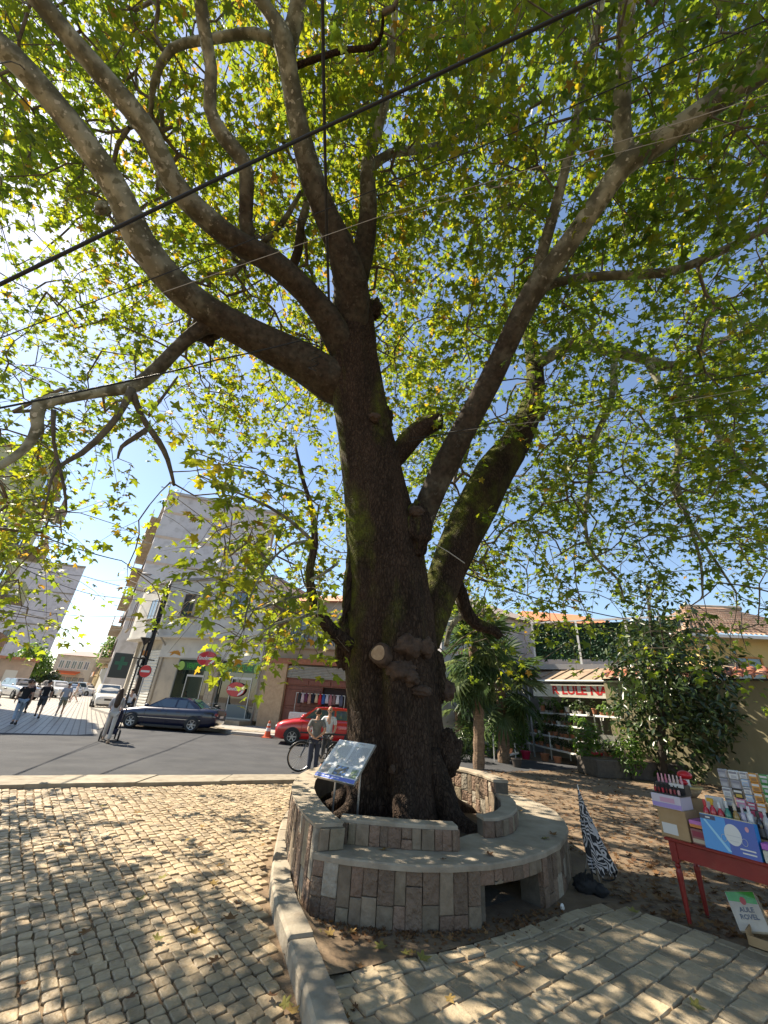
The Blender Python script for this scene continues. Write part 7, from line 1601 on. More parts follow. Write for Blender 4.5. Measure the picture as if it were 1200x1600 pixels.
part('contents', mat('case_contents', (0.40, 0.30, 0.05), (0.42, 0.08, 0.05), scale=7, rough=.8, lo=.45, hi=.55), dc, lambda m: (m.ball((-.2, 0, .62), (.14, .12, .14), 10, 7), m.ball((.14, 0, .6), (.12, .12, .12), 10, 7), m.ball((0, 0, .82), (.1, .1, .1), 8, 6)))
# ================================================================== RED TABLE WITH GOODS (right foreground)
TA = Vector((3.31, 5.23)); TU = Vector((0.546, -0.838)); TV = Vector((0.838, 0.546)); TZ = 0.70
TF = Face(tuple(TA), tuple(TA+TU*1.75)); XTB = TF.X()
tb = thing('red_table', 'red painted wooden table with turned legs loaded with goods at the right edge', 'table', (TA.x, TA.y, 0), TF.ang)
redwood = mat('red_painted_wood', (0.19, 0.011, 0.008), (0.25, 0.018, 0.013), scale=5, rough=.42, coat=.3, bump=.1, bscale=30)
part('table_top', redwood, tb, lambda m: m.cbox(-.02, -.02, TZ-.028, 1.75, .56, TZ, .008))
part('apron', redwood, tb, lambda m: m.box(.06, .015, TZ-.17, 1.7, .035, TZ-.028)); part('apron', redwood, tb, lambda m: m.box(.06, .50, TZ-.17, 1.7, .52, TZ-.028)); part('apron', redwood, tb, lambda m: m.box(.015, .06, TZ-.17, .035, .5, TZ-.028))
def turned(m, x, y):
    m.box(x-.032, y-.032, TZ-.20, x+.032, y+.032, TZ-.028)
    m.lathe([(.026, TZ-.20), (.018, TZ-.215), (.030, TZ-.235), (.018, TZ-.255), (.030, TZ-.285), (.031, TZ-.32), (.028, .35), (.022, .12), (.017, .0)], 14, (x, y, 0))
for x, y in ((.04, .035), (.04, .46), (1.68, .035), (1.68, .46)): part('leg', redwood, tb, lambda m: turned(m, x, y), smooth=False)
cardm = mat('cardboard', (0.36, 0.23, 0.11), (0.42, 0.28, 0.145), scale=7, rough=.85)
def goods(name, label, cat, x0, y0, z0, w, d, h, mats, group=None, rz=0.0, faces=None, tiltx=0.0):
    """carton at local table coordinates with a printed front"""
    t = thing(name, label, cat, XTB @ Vector((x0, y0, z0)), TF.ang+rz, group); t.rotation_euler = (tiltx, 0, TF.ang+rz)
    part('carton', mats, t, lambda m: m.cbox(0, 0, 0, w, d, h, .004))
    for nm, c, (a, b, e, f) in (faces or []): part(nm, c, t, lambda m: m.quad((a*w, -.0015, b*h), (e*w, -.0015, b*h), (e*w, -.0015, f*h), (a*w, -.0015, f*h)))
    return t
pc_ = lambda n, c, r=.4: mat('print_'+n, c, rough=r, coat=.2)
W_p, G_p, B_p, DK_p = pc_('white', (.62, .61, .58)), pc_('grey', (.28, .28, .31)), pc_('skyblue', (.02, .26, .62)), pc_('deepblue', (.015, .07, .36))
# left pile
xL = TF.at(1036, 1310)[0]; wL = TF.at(1080, 1316)[0]-xL
zt = TF.at(1038, 1262)[1]
goods('cardboard_box', 'open brown cardboard box at the left end of the red table', 'box', xL-.01, .02, TZ, wL, .30, zt-TZ, cardm, faces=[('label', W_p, (.08, .12, .62, .48))])
z2 = TF.at(1030, 1240)[1]
goods('tissue_pack', 'lilac and white packet lying on the cardboard box', 'packet', xL-.035, .0, zt, wL*1.06, .28, z2-zt, pc_('lilacwhite', (.55, .50, .58)), faces=[('lilac_band', pc_('lilac', (.34, .25, .55)), (0, .05, 1, .38)), ('picture', pc_('rose', (.55, .30, .42)), (.3, .45, .8, .8))])
z3 = TF.at(1027, 1206)[1]
disp = thing('nail_polish_display', 'two-tier stand of red and pink nail polish bottles on the left pile', 'display', XTB @ Vector((xL-.03, .02, z2)), TF.ang)
part('tray', M_['blackm'], disp, lambda m: (m.box(0, 0, 0, wL*1.1, .12, .012), m.box(0, .12, 0, wL*1.1, .26, (z3-z2)*.48)))
part('price_card', W_p, disp, lambda m: m.box(wL*.55, .112, (z3-z2)*.36, wL*1.08, .118, (z3-z2)*.52))
shades = [(.30, .01, .03), (.16, .01, .02), (.45, .02, .05), (.10, .008, .02), (.40, .12, .12), (.22, .03, .05), (.50, .30, .30), (.48, .22, .25)]
for row in (0, 1):
    for k in range(7):
        c = shades[(k+row*3) % 8] if row == 0 else [(.55, .22, .28), (.60, .32, .36), (.52, .16, .24), (.62, .40, .42), (.60, .45, .42), (.5, .4, .36), (.62, .3, .36)][k]
        bh = (z3-z2)*.40; bxx = wL*(.08+.145*k); y = .05+row*.13; z0 = .012 if row == 0 else (z3-z2)*.48
        b_ = thing('nail_polish', ('dark red' if row == 0 else 'pale pink')+' nail polish bottle in the '+('lower' if row == 0 else 'upper')+' row, %s from the left' % ['first', 'second', 'third', 'fourth', 'fifth', 'sixth', 'seventh'][k], 'bottle', XTB @ Vector((xL-.03+bxx, .02+y, z2+z0)), TF.ang, 'nail polish on the stand')
        part('bottle', mat('polish_%d_%d' % (row, k), c, rough=.15, coat=.8), b_, lambda m: m.lathe([(.013, 0), (.014, bh*.5), (.007, bh*.56)], 8)); part('cap', M_['blackm'] if row == 0 else mat('polish_cap_%d' % k, tuple(min(1, q*1.15) for q in c), rough=.3), b_, lambda m: m.lathe([(.008, bh*.56), (.0075, bh)], 8))
# packets between the pile and the blue box
xm, zm = TF.at(1074, 1285); xm2, zm2 = TF.at(1100, 1312)
goods('packet', 'pink and orange flat packet leaning beside the blue box', 'packet', xm-.0, .04, TZ+.14, xm2-xm+.03, .22, .06, pc_('orchid', (.50, .16, .42)), faces=[('orange_band', pc_('orange', (.62, .22, .05)), (0, 0, 1, .45))])
goods('goods_tray', 'clear tray of small red packets under the pink packet', 'tray', xm-.0, .03, TZ, xm2-xm+.02, .25, .13, pc_('dullrose', (.26, .10, .09)), faces=[('card', pc_('cream', (.5, .42, .3)), (.05, .1, .9, .35)), ('card', pc_('wine', (.25, .02, .05)), (.1, .5, .95, .85))])
# the blue mask box
x0 = TF.at(1101, 1312)[0]; x1 = TF.at(1188, 1331)[0]; zt_ = TF.at(1097, 1271)[1]; hB = max(.17, zt_-TZ); wB = x1-x0
bb = goods('mask_box', 'blue carton with a white face mask picture on the front edge of the table', 'box', x0, -.01, TZ, wB, .09, hB, [B_p], faces=[('dark_half', DK_p, (.48, 0, 1, 1)), ('dark_label', pc_('navy', (.006, .01, .06)), (0, .86, .30, .98))], tiltx=R(-6))
part('top_flap', pc_('palecream', (.55, .48, .32)), bb, lambda m: m.box(0, .0, hB, wB*.98, .10, hB+.006))
part('mask_picture', W_p, bb, lambda m: m.add([(wB*(.58+.155*math.cos(a)), -.003, hB*(.56+.30*math.sin(a))) for a in [2*math.pi*i/20 for i in range(20)]], [tuple(range(20))]))
part('mask_fold', pc_('foldgrey', (.42, .43, .45)), bb, lambda m: (m.box(wB*.46, -.0045, hB*.52, wB*.70, -.004, hB*.535), m.box(wB*.5, -.0045, hB*.38, wB*.66, -.004, hB*.392)))
part('ear_loop', W_p, bb, lambda m: [m.tube([(wB*(cx+.05*math.cos(a)), -.004, hB*(.42+.10*math.sin(a))) for a in [2*math.pi*i/12 for i in range(13)]], .0015, 4) for cx in (.40, .77)])
part('pale_stripe', pc_('palecyan', (.25, .55, .75)), bb, lambda m: m.add([(wB*.06, -.003, hB*.84), (wB*.10, -.003, hB*.86), (wB*.50, -.003, hB*.06), (wB*.43, -.003, hB*.06)], [(0, 3, 2, 1)]))
part('badge', pc_('salmon', (.62, .25, .28)), bb, lambda m: m.add([(wB*(.86+.035*math.cos(a)), -.003, hB*(.80+.075*math.sin(a))) for a in [2*math.pi*i/14 for i in range(14)]], [tuple(range(14))]))
part('small_print', W_p, bb, lambda m: [m.quad((wB*(.66+.03*k), -.003, hB*(.20-.10*k)), (wB*(.93-.0*k), -.003, hB*(.20-.10*k)), (wB*.93, -.003, hB*(.24-.10*k)), (wB*(.66+.03*k), -.003, hB*(.24-.10*k))) for k in (0, 1)])
part('small_print', W_p, bb, lambda m: m.quad((wB*.11, -.003, hB*.90), (wB*.20, -.003, hB*.90), (wB*.20, -.003, hB*.94), (wB*.11, -.003, hB*.94)))
# step behind it, bottles standing in a row
sx0 = x0-.05
step_ = goods('cardboard_box', 'long low cardboard box hidden behind the blue carton', 'box', sx0, .14, TZ, 1.3, .38, .15, cardm)
zB = TZ+.15
def bottle(label, px, kind, c1, c2, capc, h=.23, r=.030):
    x = TF.at(px, 1270, -.22)[0]; t = thing('bottle', label, 'bottle', XTB @ Vector((x, .21, zB)), TF.ang)
    body = mat('bottle_%s' % label[:14], c1, rough=.2, coat=.6); cm_ = mat('bottlecap_%s' % label[:14], capc, rough=.4)
    if kind == 'tube': prof = [(r*.9, 0), (r, .01), (r, h*.70), (r*.85, h*.76), (r*.5, h*.78)]
    else: prof = [(r*.85, 0), (r, .012), (r, h*.55), (r*.8, h*.66), (r*.42, h*.72), (r*.42, h*.78)]
    part('body', body, t, lambda m: m.lathe(prof, 14), smooth=True)
    part('cap', cm_, t, lambda m: m.lathe([(r*.5, h*.775), (r*.5, h*.93), (r*.4, h)], 12) if kind != 'spray' else (m.lathe([(r*.45, h*.775), (r*.45, h*.88), (r*.3, h*.9)], 12), m.box(-.035, -.012, h*.88, .02, .012, h)))
    if c2: part('label', mat('bottlelabel_%s' % label[:14], c2, rough=.5), t, lambda m: m.lathe([(r*1.01, h*.10), (r*1.02, h*.11), (r*1.02, h*.38), (r*1.01, h*.39)], 14, cap=False))
    return t
bottle('clear red bottle, leftmost of the row behind the blue carton', 1105, 'b', (.55, .012, .02), None, (.6, .05, .05), .24)
bottle('red and white spray bottle with a yellow trigger', 1116, 'spray', (.55, .02, .03), (.60, .30, .30), (.62, .36, .02), .26)
bottle('red bottle with a white cap beside the yellow trigger', 1127, 'b', (.52, .02, .03), (.62, .16, .02), (.62, .61, .6), .24)
bottle('white bottle with a green shoulder and amber foot', 1138, 'b', (.03, .22, .15), (.45, .28, .06), (.6, .6, .58), .26)
bottle('amber bottle with a cream cap and white label', 1150, 'b', (.36, .20, .04), (.55, .52, .45), (.55, .48, .38), .25)
bottle('slim lilac tube standing right of the amber bottle', 1161, 'tube', (.42, .36, .46), None, (.5, .46, .5), .24, .024)
bottle('white tube with a dark red round badge', 1171, 'tube', (.58, .57, .58), (.5, .48, .5), (.6, .6, .6), .25, .028)
bottle('black bottle behind the white tube', 1183, 'b', (.02, .02, .022), (.1, .1, .1), (.03, .03, .03), .22)
bottle('clear pump bottle near the frame edge', 1194, 'spray', (.40, .38, .36), (.3, .3, .32), (.5, .5, .5), .26)
# display wall of small cartons
rows_ = {'grey': (.30, .30, .33), 'cream': (.55, .50, .40), 'white': (.62, .62, .6), 'orange': (.60, .26, .04), 'green': (.04, .26, .06), 'black': (.03, .03, .025), 'blue': (.30, .42, .58), 'pink': (.58, .22, .34), 'rose': (.50, .06, .14), 'mint': (.38, .60, .62)}
grid = [(['cream', 'white', 'grey', 'grey'], 1128, 1142), (['pink', 'black', 'grey', 'white'], 1144, 1160), (['rose', 'blue', 'white', 'blue', 'white'], 1161, 1174), (['orange']*4, 1175, 1190), (['green']*4, 1191, 1206)]
YD = .40; zR = zB+.10
goods('display_block', 'dark stepped block that carries the small cartons', 'display', TF.at(1128, 1250, -YD)[0]-.02, YD-.01, zB, .95, .14, .20, [M_['blackm']])
for ci_, (cols_, pxa, pxb) in enumerate(grid):
    xa, xb2 = TF.at(pxa, 1235, -YD)[0], TF.at(pxb, 1238, -YD)[0]; hh = .34/len(cols_)
    for k, cn in enumerate(cols_):
        nth = ['lowest', 'second', 'third', 'fourth', 'topmost'][k if k < len(cols_)-1 else 4]
        o = goods('small_carton', '%s small carton, %s up in the %s display column' % (cn, nth, ['first', 'second', 'third', 'fourth', 'fifth'][ci_]), 'carton', xa+.004, YD+.01, zB+.20+k*hh, max(.05, xb2-xa-.008), .06, hh-.004, [pc_('carton_'+cn, rows_[cn])], 'small cartons on the display',
                  faces=[('print', W_p if cn not in ('white', 'cream', 'grey') else pc_('inkgrey', (.2, .2, .24)), (.06, .62, .94, .86)), ('print', pc_('tan', (.30, .14, .04)) if cn == 'orange' else pc_('gold', (.5, .33, .04)) if cn == 'black' else pc_('softgrey', (.40, .40, .42)), (.2, .12, .85, .45))], rz=random.uniform(-.03, .03))
goods('white_carton', 'tall white carton standing behind the red bottles', 'carton', TF.at(1100, 1240, -.3)[0], .30, zB, .15, .06, .27, [W_p])
for k, (px, c, lb) in enumerate(((1140, 'white', 'white tube box lying at the foot of the display'), (1153, 'mint', 'mint packet lying at the foot of the display'), (1166, 'rose', 'deep pink packet lying at the foot of the display'))):
    goods('packet', lb, 'packet', TF.at(px, 1250, -.32)[0], .31, zB, .10, .07, .16+.02*k, [pc_('carton_'+c, rows_[c])], faces=[('print', W_p, (.15, .5, .85, .8))])
goods('packet', 'purple packet hanging over the table edge right of the blue carton', 'packet', x1+.02, .0, TZ+.10, .22, .12, .05, [pc_('purple', (.40, .12, .45))]); goods('packet', 'cream carton standing right of the blue carton', 'packet', x1+.02, -.0, TZ, .2, .12, .095, [pc_('creamc', (.55, .52, .42))])
# basket with red toys behind the pile
bkp = XTB @ Vector((.12, .42, 0)); bas = thing('wicker_basket', 'round wicker basket on a carton behind the nail polish stand', 'basket', (bkp.x, bkp.y, 0))
wick = mat('wicker', (0.30, 0.22, 0.13), (0.45, 0.36, 0.24), scale=14, rough=.9, bump=.8, bscale=30, stretch=(1, 1, 3)); zz_ = TZ+.36
part('carton_base', cardm, bas, lambda m: m.box(-.10, -.10, TZ, .10, .10, zz_)); part('bowl', wick, bas, lambda m: m.lathe([(.09, zz_), (.14, zz_+.05), (.17, zz_+.10), (.155, zz_+.10), (.12, zz_+.05), (.001, zz_+.03)], 20), smooth=True)
part('rim', mat('wicker_rim', (.50, .36, .14), rough=.8), bas, lambda m: m.tube([(.165*math.cos(a), .165*math.sin(a), zz_+.10) for a in [2*math.pi*i/22 for i in range(23)]], .012, 6))
toy = thing('toy', 'red and white toy mushroom shape sitting in the wicker basket', 'toy', (bkp.x+.03, bkp.y, zz_+.07)); part('stem', W_p, toy, lambda m: m.lathe([(.05, 0), (.035, .08), (.03, .13)], 12), smooth=True); part('hat', redpl, toy, lambda m: m.ball((0, 0, .14), (.075, .075, .045), 14, 8), smooth=True); part('hat', redpl, toy, lambda m: m.ball((-.06, -.03, .07), (.05, .05, .03), 12, 7), smooth=True)
yb = gp(1108, 1230); t = thing('yellow_jug', 'yellow plastic jug on the ground behind the goods table', 'jug', (5.2, 7.5, 0)); part('body', mat('yellow_plastic', (.50, .33, .01), rough=.4), t, lambda m: m.lathe([(.14, 0), (.16, .05), (.16, .26), (.05, .36), (.05, .40)], 16), smooth=True); part('handle', mat('yellow_plastic', (.50, .33, .01)), t, lambda m: m.tube([(.05, 0, .36), (.15, 0, .40), (.17, 0, .22)], .018, 6))
# carton with a glossy green pack under the table
cp = gp(1172, 1474); ct = thing('cardboard_carton', 'open brown cardboard carton on the paving under the red table', 'box', (cp.x+.06, cp.y-.06, .028), TF.ang+R(8))
part('tray', cardm, ct, lambda m: (m.box(-.06, -.14, 0, .55, .30, .008), m.box(-.06, -.148, 0, .55, -.14, .07), m.box(-.06, .30, 0, .55, .308, .12), m.box(-.068, -.14, 0, -.06, .30, .10)))
pk = thing('snack_pack', 'glossy green and beige plastic pack tilted in the open carton', 'packet', XTB @ Vector((0, 0, 0)) if False else (cp.x-.02, cp.y+.06, .05), TF.ang+R(12)); pk.rotation_euler = (R(-24), R(-14), TF.ang+R(14))
PW, PD, PH = .24, .15, .30
part('pack', mat('pack_beige', (.46, .37, .24), (.54, .46, .33), scale=8, rough=.2, coat=.8), pk, lambda m: m.cbox(0, 0, 0, PW, PD, PH, .012))
part('green_top', mat('pack_green', (.05, .30, .03), (.10, .40, .05), scale=6, rough=.2, coat=.8), pk, lambda m: (m.quad((.004, -.002, PH*.74), (PW-.004, -.002, PH*.66), (PW-.004, -.002, PH*.96), (.004, -.002, PH*.96)), m.quad((.01, .01, PH+.002), (PW-.01, .01, PH+.002), (PW-.01, PD-.01, PH+.002), (.01, PD-.01, PH+.002))))
part('red_flower', mat('pack_red', (.5, .08, .06), rough=.3), pk, lambda m: m.add([(PW*.52+.025*math.cos(a), -.0035, PH*.74+.03*math.sin(a)) for a in [2*math.pi*i/10 for i in range(10)]], [tuple(range(10))]))
text('lettering', 'AULE\nROVEL', .05, mat('print_ink', (.1, .1, .1)), pk, (PW*.52, -.004, PH*.44), (math.pi/2, 0, 0), ext=.001, bold=.001)

# ================================================================== ZEBRA UMBRELLA AND BAG
ub = Vector((2.83, 5.87, 0.0)); ut = Vector((2.73, 5.93, 1.0)); um = thing('umbrella', 'folded zebra-striped umbrella standing against the planter bench', 'umbrella', (ub.x, ub.y, 0))
def zebra():
    m = bpy.data.materials.new('zebra_cloth'); m.use_nodes = True; nt = m.node_tree; N = nt.nodes; L = nt.links; b = N['Principled BSDF']
    tc = N.new('ShaderNodeTexCoord'); n = N.new('ShaderNodeTexNoise'); n.inputs['Scale'].default_value = 5; n.inputs['Detail'].default_value = 1; L.new(tc.outputs['Object'], n.inputs['Vector'])
    ad = N.new('ShaderNodeVectorMath'); ad.operation = 'MULTIPLY_ADD'; ad.inputs[1].default_value = (.45, .45, .45); L.new(n.outputs['Color'], ad.inputs[0]); L.new(tc.outputs['Object'], ad.inputs[2])
    w = N.new('ShaderNodeTexWave'); w.wave_type = 'BANDS'; w.bands_direction = 'DIAGONAL'; w.inputs['Scale'].default_value = 9.5; w.inputs['Distortion'].default_value = 3.0; w.inputs['Detail'].default_value = 1; w.inputs['Detail Scale'].default_value = 1.2; L.new(ad.outputs[0], w.inputs['Vector'])
    r = N.new('ShaderNodeValToRGB'); r.color_ramp.elements[0].position = .52; r.color_ramp.elements[1].position = .60; r.color_ramp.elements[0].color = (.012, .011, .013, 1); r.color_ramp.elements[1].color = (.52, .48, .46, 1)
    L.new(w.outputs['Color'], r.inputs['Fac']); L.new(r.outputs['Color'], b.inputs['Base Color']); b.inputs['Roughness'].default_value = .7; return m
ax = ut-ub
def canopy(m):
    rings = []
    for i in range(13):
        f = i/12; z = .97-.76*f; R0 = .012+.115*f**1.1
        ring = []
        for k in range(32):
            a = 2*math.pi*k/32; pl = 1+.30*math.cos(8*a)*min(1, f*2)+.12*math.sin(3*a+f*3)
            hem = .05*math.cos(8*a+.5)*f**3
            c = ax*((z)/1.0); ring.append((c.x+R0*pl*math.cos(a)+.05*f*f, c.y+R0*pl*math.sin(a)-.03*f*f, z+hem))
        rings.append(ring)
    m.loft(rings[::-1], cap=False)
part('canopy', zebra(), um, canopy, smooth=True)
part('shaft', M_['steel'], um, lambda m: m.tube([(0, 0, 0), ax*.97, ax*1.03], [.008, .008, .004], 8)); part('handle', M_['blackm'], um, lambda m: m.tube([(.08+.09*math.cos(a), -.02, .16+.04*math.sin(a)) for a in [math.pi*1.1-2*math.pi*i/14 for i in range(14)]], .008, 6))
for k in range(5): part('rib', M_['steel'], um, lambda m: m.tube([ax*.45+Vector((.03*math.cos(k), .03*math.sin(k), 0)), ax*.2+Vector((.12*math.cos(k*1.3), .12*math.sin(k*1.3), 0))], .003, 4))
part('strap', mat('strap_grey', (.3, .3, .31), rough=.8), um, lambda m: m.tube([tuple(ax*.62+Vector((.07*math.cos(a), .07*math.sin(a), .01*a))) for a in [2*math.pi*i/16 for i in range(17)]], .008, 5))
bg = thing('black_bag', 'crumpled black bag at the foot of the zebra umbrella', 'bag', (2.63, 5.83, 0)); part('body', mat('black_cloth', (.012, .012, .013), rough=.8, bump=.6, bscale=18), bg, lambda m: (m.ball((0, 0, .08), (.13, .10, .09), 22, 14, f=lambda d: 1+.4*mnoise.noise(Vector(d)*2.3)+.2*mnoise.noise(Vector(d)*6)), m.ball((.13, -.04, .05), (.09, .08, .06), 18, 12, f=lambda d: 1+.4*mnoise.noise(Vector(d)*2.7))), smooth=True)
part('handle', M_['black'], bg, lambda m: m.tube([(-.05, -.08, .14), (-.03, -.11, .24), (.04, -.10, .24), (.06, -.07, .13)], .01, 6))
# ================================================================== STREET FURNITURE, WIRES, SMALL TREES, FALLEN LEAVES
PY = 26.6; pt, pbx = aty(262, 912, PY), aty(235, 1010, PY)
pole = thing('utility_pole', 'black utility pole bundled with cables in front of the corner shop', 'pole', (pbx.x, PY, 0)); hp = pt.z
part('mast', M_['blackm'], pole, lambda m: m.tube([(0, 0, 0), (0, 0, hp*.5), (0, 0, hp)], [.13, .12, .09], 12), smooth=True)
part('cable_bundle', M_['black'], pole, lambda m: [m.tube([(.14*math.cos(k*1.1+z*.3), -.14+.05*math.sin(k*1.7+z), z) for z in [2.4+(hp-2.6)*i/14 for i in range(15)]], .05, 6) for k in range(5)], smooth=True)
part('lamp_arm', M_['steel'], pole, lambda m: m.tube([(0, 0, hp-.1), (-.3, -.3, hp+.15), (-.9, -.9, hp+.25)], .03, 6)); part('lamp_head', M_['grey'], pole, lambda m: m.ball((-1.15, -1.1, hp+.26), (.36, .22, .08), 12, 7), smooth=True)
part('junction_box', M_['white'], pole, lambda m: m.box(-.32, -.32, 4.35, -.02, -.14, 4.95)); part('cable_coil', M_['black'], pole, lambda m: [m.tube([(-.05+.26*math.cos(a), -.24-.03*k, 3.15+.28*math.sin(a)) for a in [2*math.pi*i/18 for i in range(19)]], .05, 6) for k in range(3)], smooth=True)
part('notice', mat('orange_notice', (.55, .22, .06), rough=.7), pole, lambda m: m.box(-.28, -.16, 3.55, .02, -.145, 3.85))
def lamp_post(label, px, ptop, Y):
    q = aty(px, ptop, Y); t = thing('street_lantern', label, 'street lamp', (q.x, Y, 0)); h = q.z
    part('post', M_['blackm'], t, lambda m: m.tube([(0, 0, 0), (0, 0, h-.3)], [.06, .04], 10)); part('base', M_['blackm'], t, lambda m: m.lathe([(.14, 0), (.13, .3), (.06, .5)], 12))
    part('shade', M_['blackm'], t, lambda m: m.lathe([(.05, h-.3), (.12, h-.18), (.34, h+.12), (.30, h+.12), (.08, h-.14)], 16)); part('glass', mat('lantern_glass', (.5, .48, .42), rough=.3), t, lambda m: m.ball((0, 0, h+.06), (.24, .24, .08), 12, 6), smooth=True)
lamp_post('slim dark street lantern with a cup-shaped head beside the utility pole', 228, 1000, 25.6)
q = aty(228, 1049, 25.2); ne = thing('no_entry_sign', 'round red no-entry sign with a white bar on a grey post', 'sign', (q.x, 25.2, 0)); rr = .33
part('post', M_['grey'], ne, lambda m: m.tube([(0, 0, 0), (0, 0, q.z+.3)], .035, 8)); part('disc', mat('traffic_red', (.55, .02, .02), rough=.4), ne, lambda m: m.lathe([(rr, -.05), (rr, -.075), (rr*.98, -.08)], 28, (0, 0, q.z), 'y')); part('white_bar', W_p, ne, lambda m: m.box(-rr*.78, -.088, q.z-.055, rr*.78, -.081, q.z+.055)); part('back_plate', M_['grey'], ne, lambda m: m.lathe([(rr*1.04, -.03), (rr*1.04, -.048)], 28, (0, 0, q.z), 'y'))
q = aty(189, 1039, 27.5); sg_ = thing('shop_board', 'black hanging pharmacy board with a dim green cross at the corner', 'sign', (q.x, 27.5, q.z), R(20))
part('panel', mat('board_black', (.015, .018, .018), rough=.3), sg_, lambda m: m.cbox(-.52, -.1, -.78, .52, .1, .72, .03)); part('green_cross', mat('cross_green', (.02, .12, .06), rough=.4), sg_, lambda m: (m.box(-.1, -.108, -.3, .1, -.101, .5), m.box(-.36, -.1085, .0, .36, -.1015, .2))); part('bracket', M_['blackm'], sg_, lambda m: m.tube([(.5, .0, .5), (1.7, .9, .5)], .04, 6))
c = gp(417, 1153); cn = thing('traffic_cone', 'orange traffic cone at the kerb between the two parked cars', 'cone', (c.x, c.y, .005)); part('body', mat('cone_orange', (.60, .10, .03), rough=.5), cn, lambda m: m.lathe([(.17, .03), (.16, .06), (.04, .70), (.03, .71)], 16), smooth=False); part('base', mat('cone_orange', (.60, .10, .03)), cn, lambda m: m.cbox(-.22, -.22, 0, .22, .22, .035, .01)); part('band', W_p, cn, lambda m: m.lathe([(.125, .28), (.10, .42)], 16, cap=False)); part('band', W_p, cn, lambda m: m.lathe([(.085, .50), (.065, .60)], 16, cap=False))

# ---- overhead wires: (label, [(px, py, distance from the eye)], radius, sag)
black_c = mat('cable_black', (.012, .012, .013), rough=.6); pale_c = mat('cable_pale', (.42, .40, .36), rough=.5)
def wire(label, P, r, m=black_c, sag=.0, n=26, name='overhead_cable'):
    W = [atd(*p) for p in P]; pts_ = []
    for a, b in zip(W, W[1:]):
        for i in range(n): f = i/n; q = a.lerp(b, f); q.z -= sag*4*f*(1-f)*(b-a).length*.02; pts_.append(q)
    pts_.append(W[-1]); return tag(part(name, m, None, lambda k: k.tube(pts_, r, 6), smooth=True), label, 'cable')
wire('thick black cable slanting up from the left edge across the upper limbs', [(-140, 512, 6.6), (480, 212, 6.8), (1080, -70, 7.2)], .020)
wire('black cable hanging straight down past the fork of the trunk', [(503, -60, 8.3), (506, 150, 8.2), (511, 380, 8.3), (514, 470, 8.35)], .026)
wire('black cable from the left edge to the trunk below the big left limb', [(-80, 652, 6.6), (150, 606, 7.0), (340, 562, 7.6), (470, 532, 8.1), (497, 540, 8.2)], .014, sag=.6)
wire('thin black wire slanting across the whole crown under the thick cable', [(-60, 552, 7.5), (380, 380, 7.6), (760, 226, 7.8), (1260, 4, 8.2)], .007)
wire('thin pale wire crossing the right-hand limb, upper of two', [(240, 462, 7.6), (640, 322, 7.8), (960, 224, 8.0), (1260, 128, 8.4)], .005, pale_c)
wire('thin pale wire crossing the right-hand limb, lower of two', [(600, 342, 7.8), (960, 240, 8.1), (1260, 160, 8.4)], .004, pale_c)
wire('black wire from the lopped stub towards the right edge, upper', [(640, 690, 7.4), (800, 655, 7.6), (1000, 612, 7.8), (1260, 570, 8.0)], .008)
wire('thin black wire from the lopped stub towards the right edge, lower', [(640, 684, 7.4), (860, 664, 7.7), (1260, 640, 8.0)], .005)
wire('pale wire over the right hanging branches', [(700, 675, 7.5), (1000, 640, 7.8), (1260, 590, 8.2)], .004, pale_c)
wire('dark cable sloping down to the flower shop roof', [(688, 878, 8.0), (800, 922, 13), (880, 945, 17), (985, 968, 21)], .022, sag=.5)
wire('thin wire level with the hanging branches on the right', [(760, 742, 12), (1260, 748, 12)], .006); wire('lower thin wire level with the hanging branches on the right', [(800, 783, 14), (1260, 800, 14)], .006)
wire('pale strap tied round the second stem', [(676, 848, 7.35), (700, 862, 7.3), (726, 880, 7.5)], .010, pale_c)
wire('thick cable from the left across the street to the utility pole', [(-60, 800, 12), (60, 836, 15), (190, 876, 22), (258, 914, 29.5), (400, 945, 29)], .022, sag=.4)
for k, (a, b, c_) in enumerate((((-40, 862, 14), (130, 900, 24), (256, 930, 29.4)), ((20, 880, 16), (150, 930, 26), (255, 940, 29.2)), ((-40, 935, 22), (120, 962, 30), (248, 962, 29.2)), ((60, 990, 50), (150, 985, 42), (245, 975, 29.2)), ((130, 905, 60), (200, 905, 45), (258, 920, 29.6)), ((260, 914, 29.4), (340, 905, 29), (440, 896, 28)))):
    wire(('thin street wire running to the utility pole, number %s from the top' % ['one', 'two', 'three', 'four', 'five', 'six'][k]) if False else ['thin street wire just under the thick cable', 'thin street wire through the low hanging leaves', 'thin street wire over the left-hand kiosk', 'lowest thin street wire beside the upper windows', 'thin street wire over the pink block', 'thin wire along the parapet of the corner shop'][k], [a, b, c_], .014, sag=.5)
lp2 = [aty(500, 530, 5.45)+Vector((.10*math.sin(t*2.2), -.02, -.075*t)) for t in [i*.9 for i in range(14)]]
wire_loop = tag(part('cable_loop', black_c, None, lambda m: (m.tube(lp2, .010, 6)), smooth=True), 'loose cable loops hanging at the fork of the trunk', 'cable')

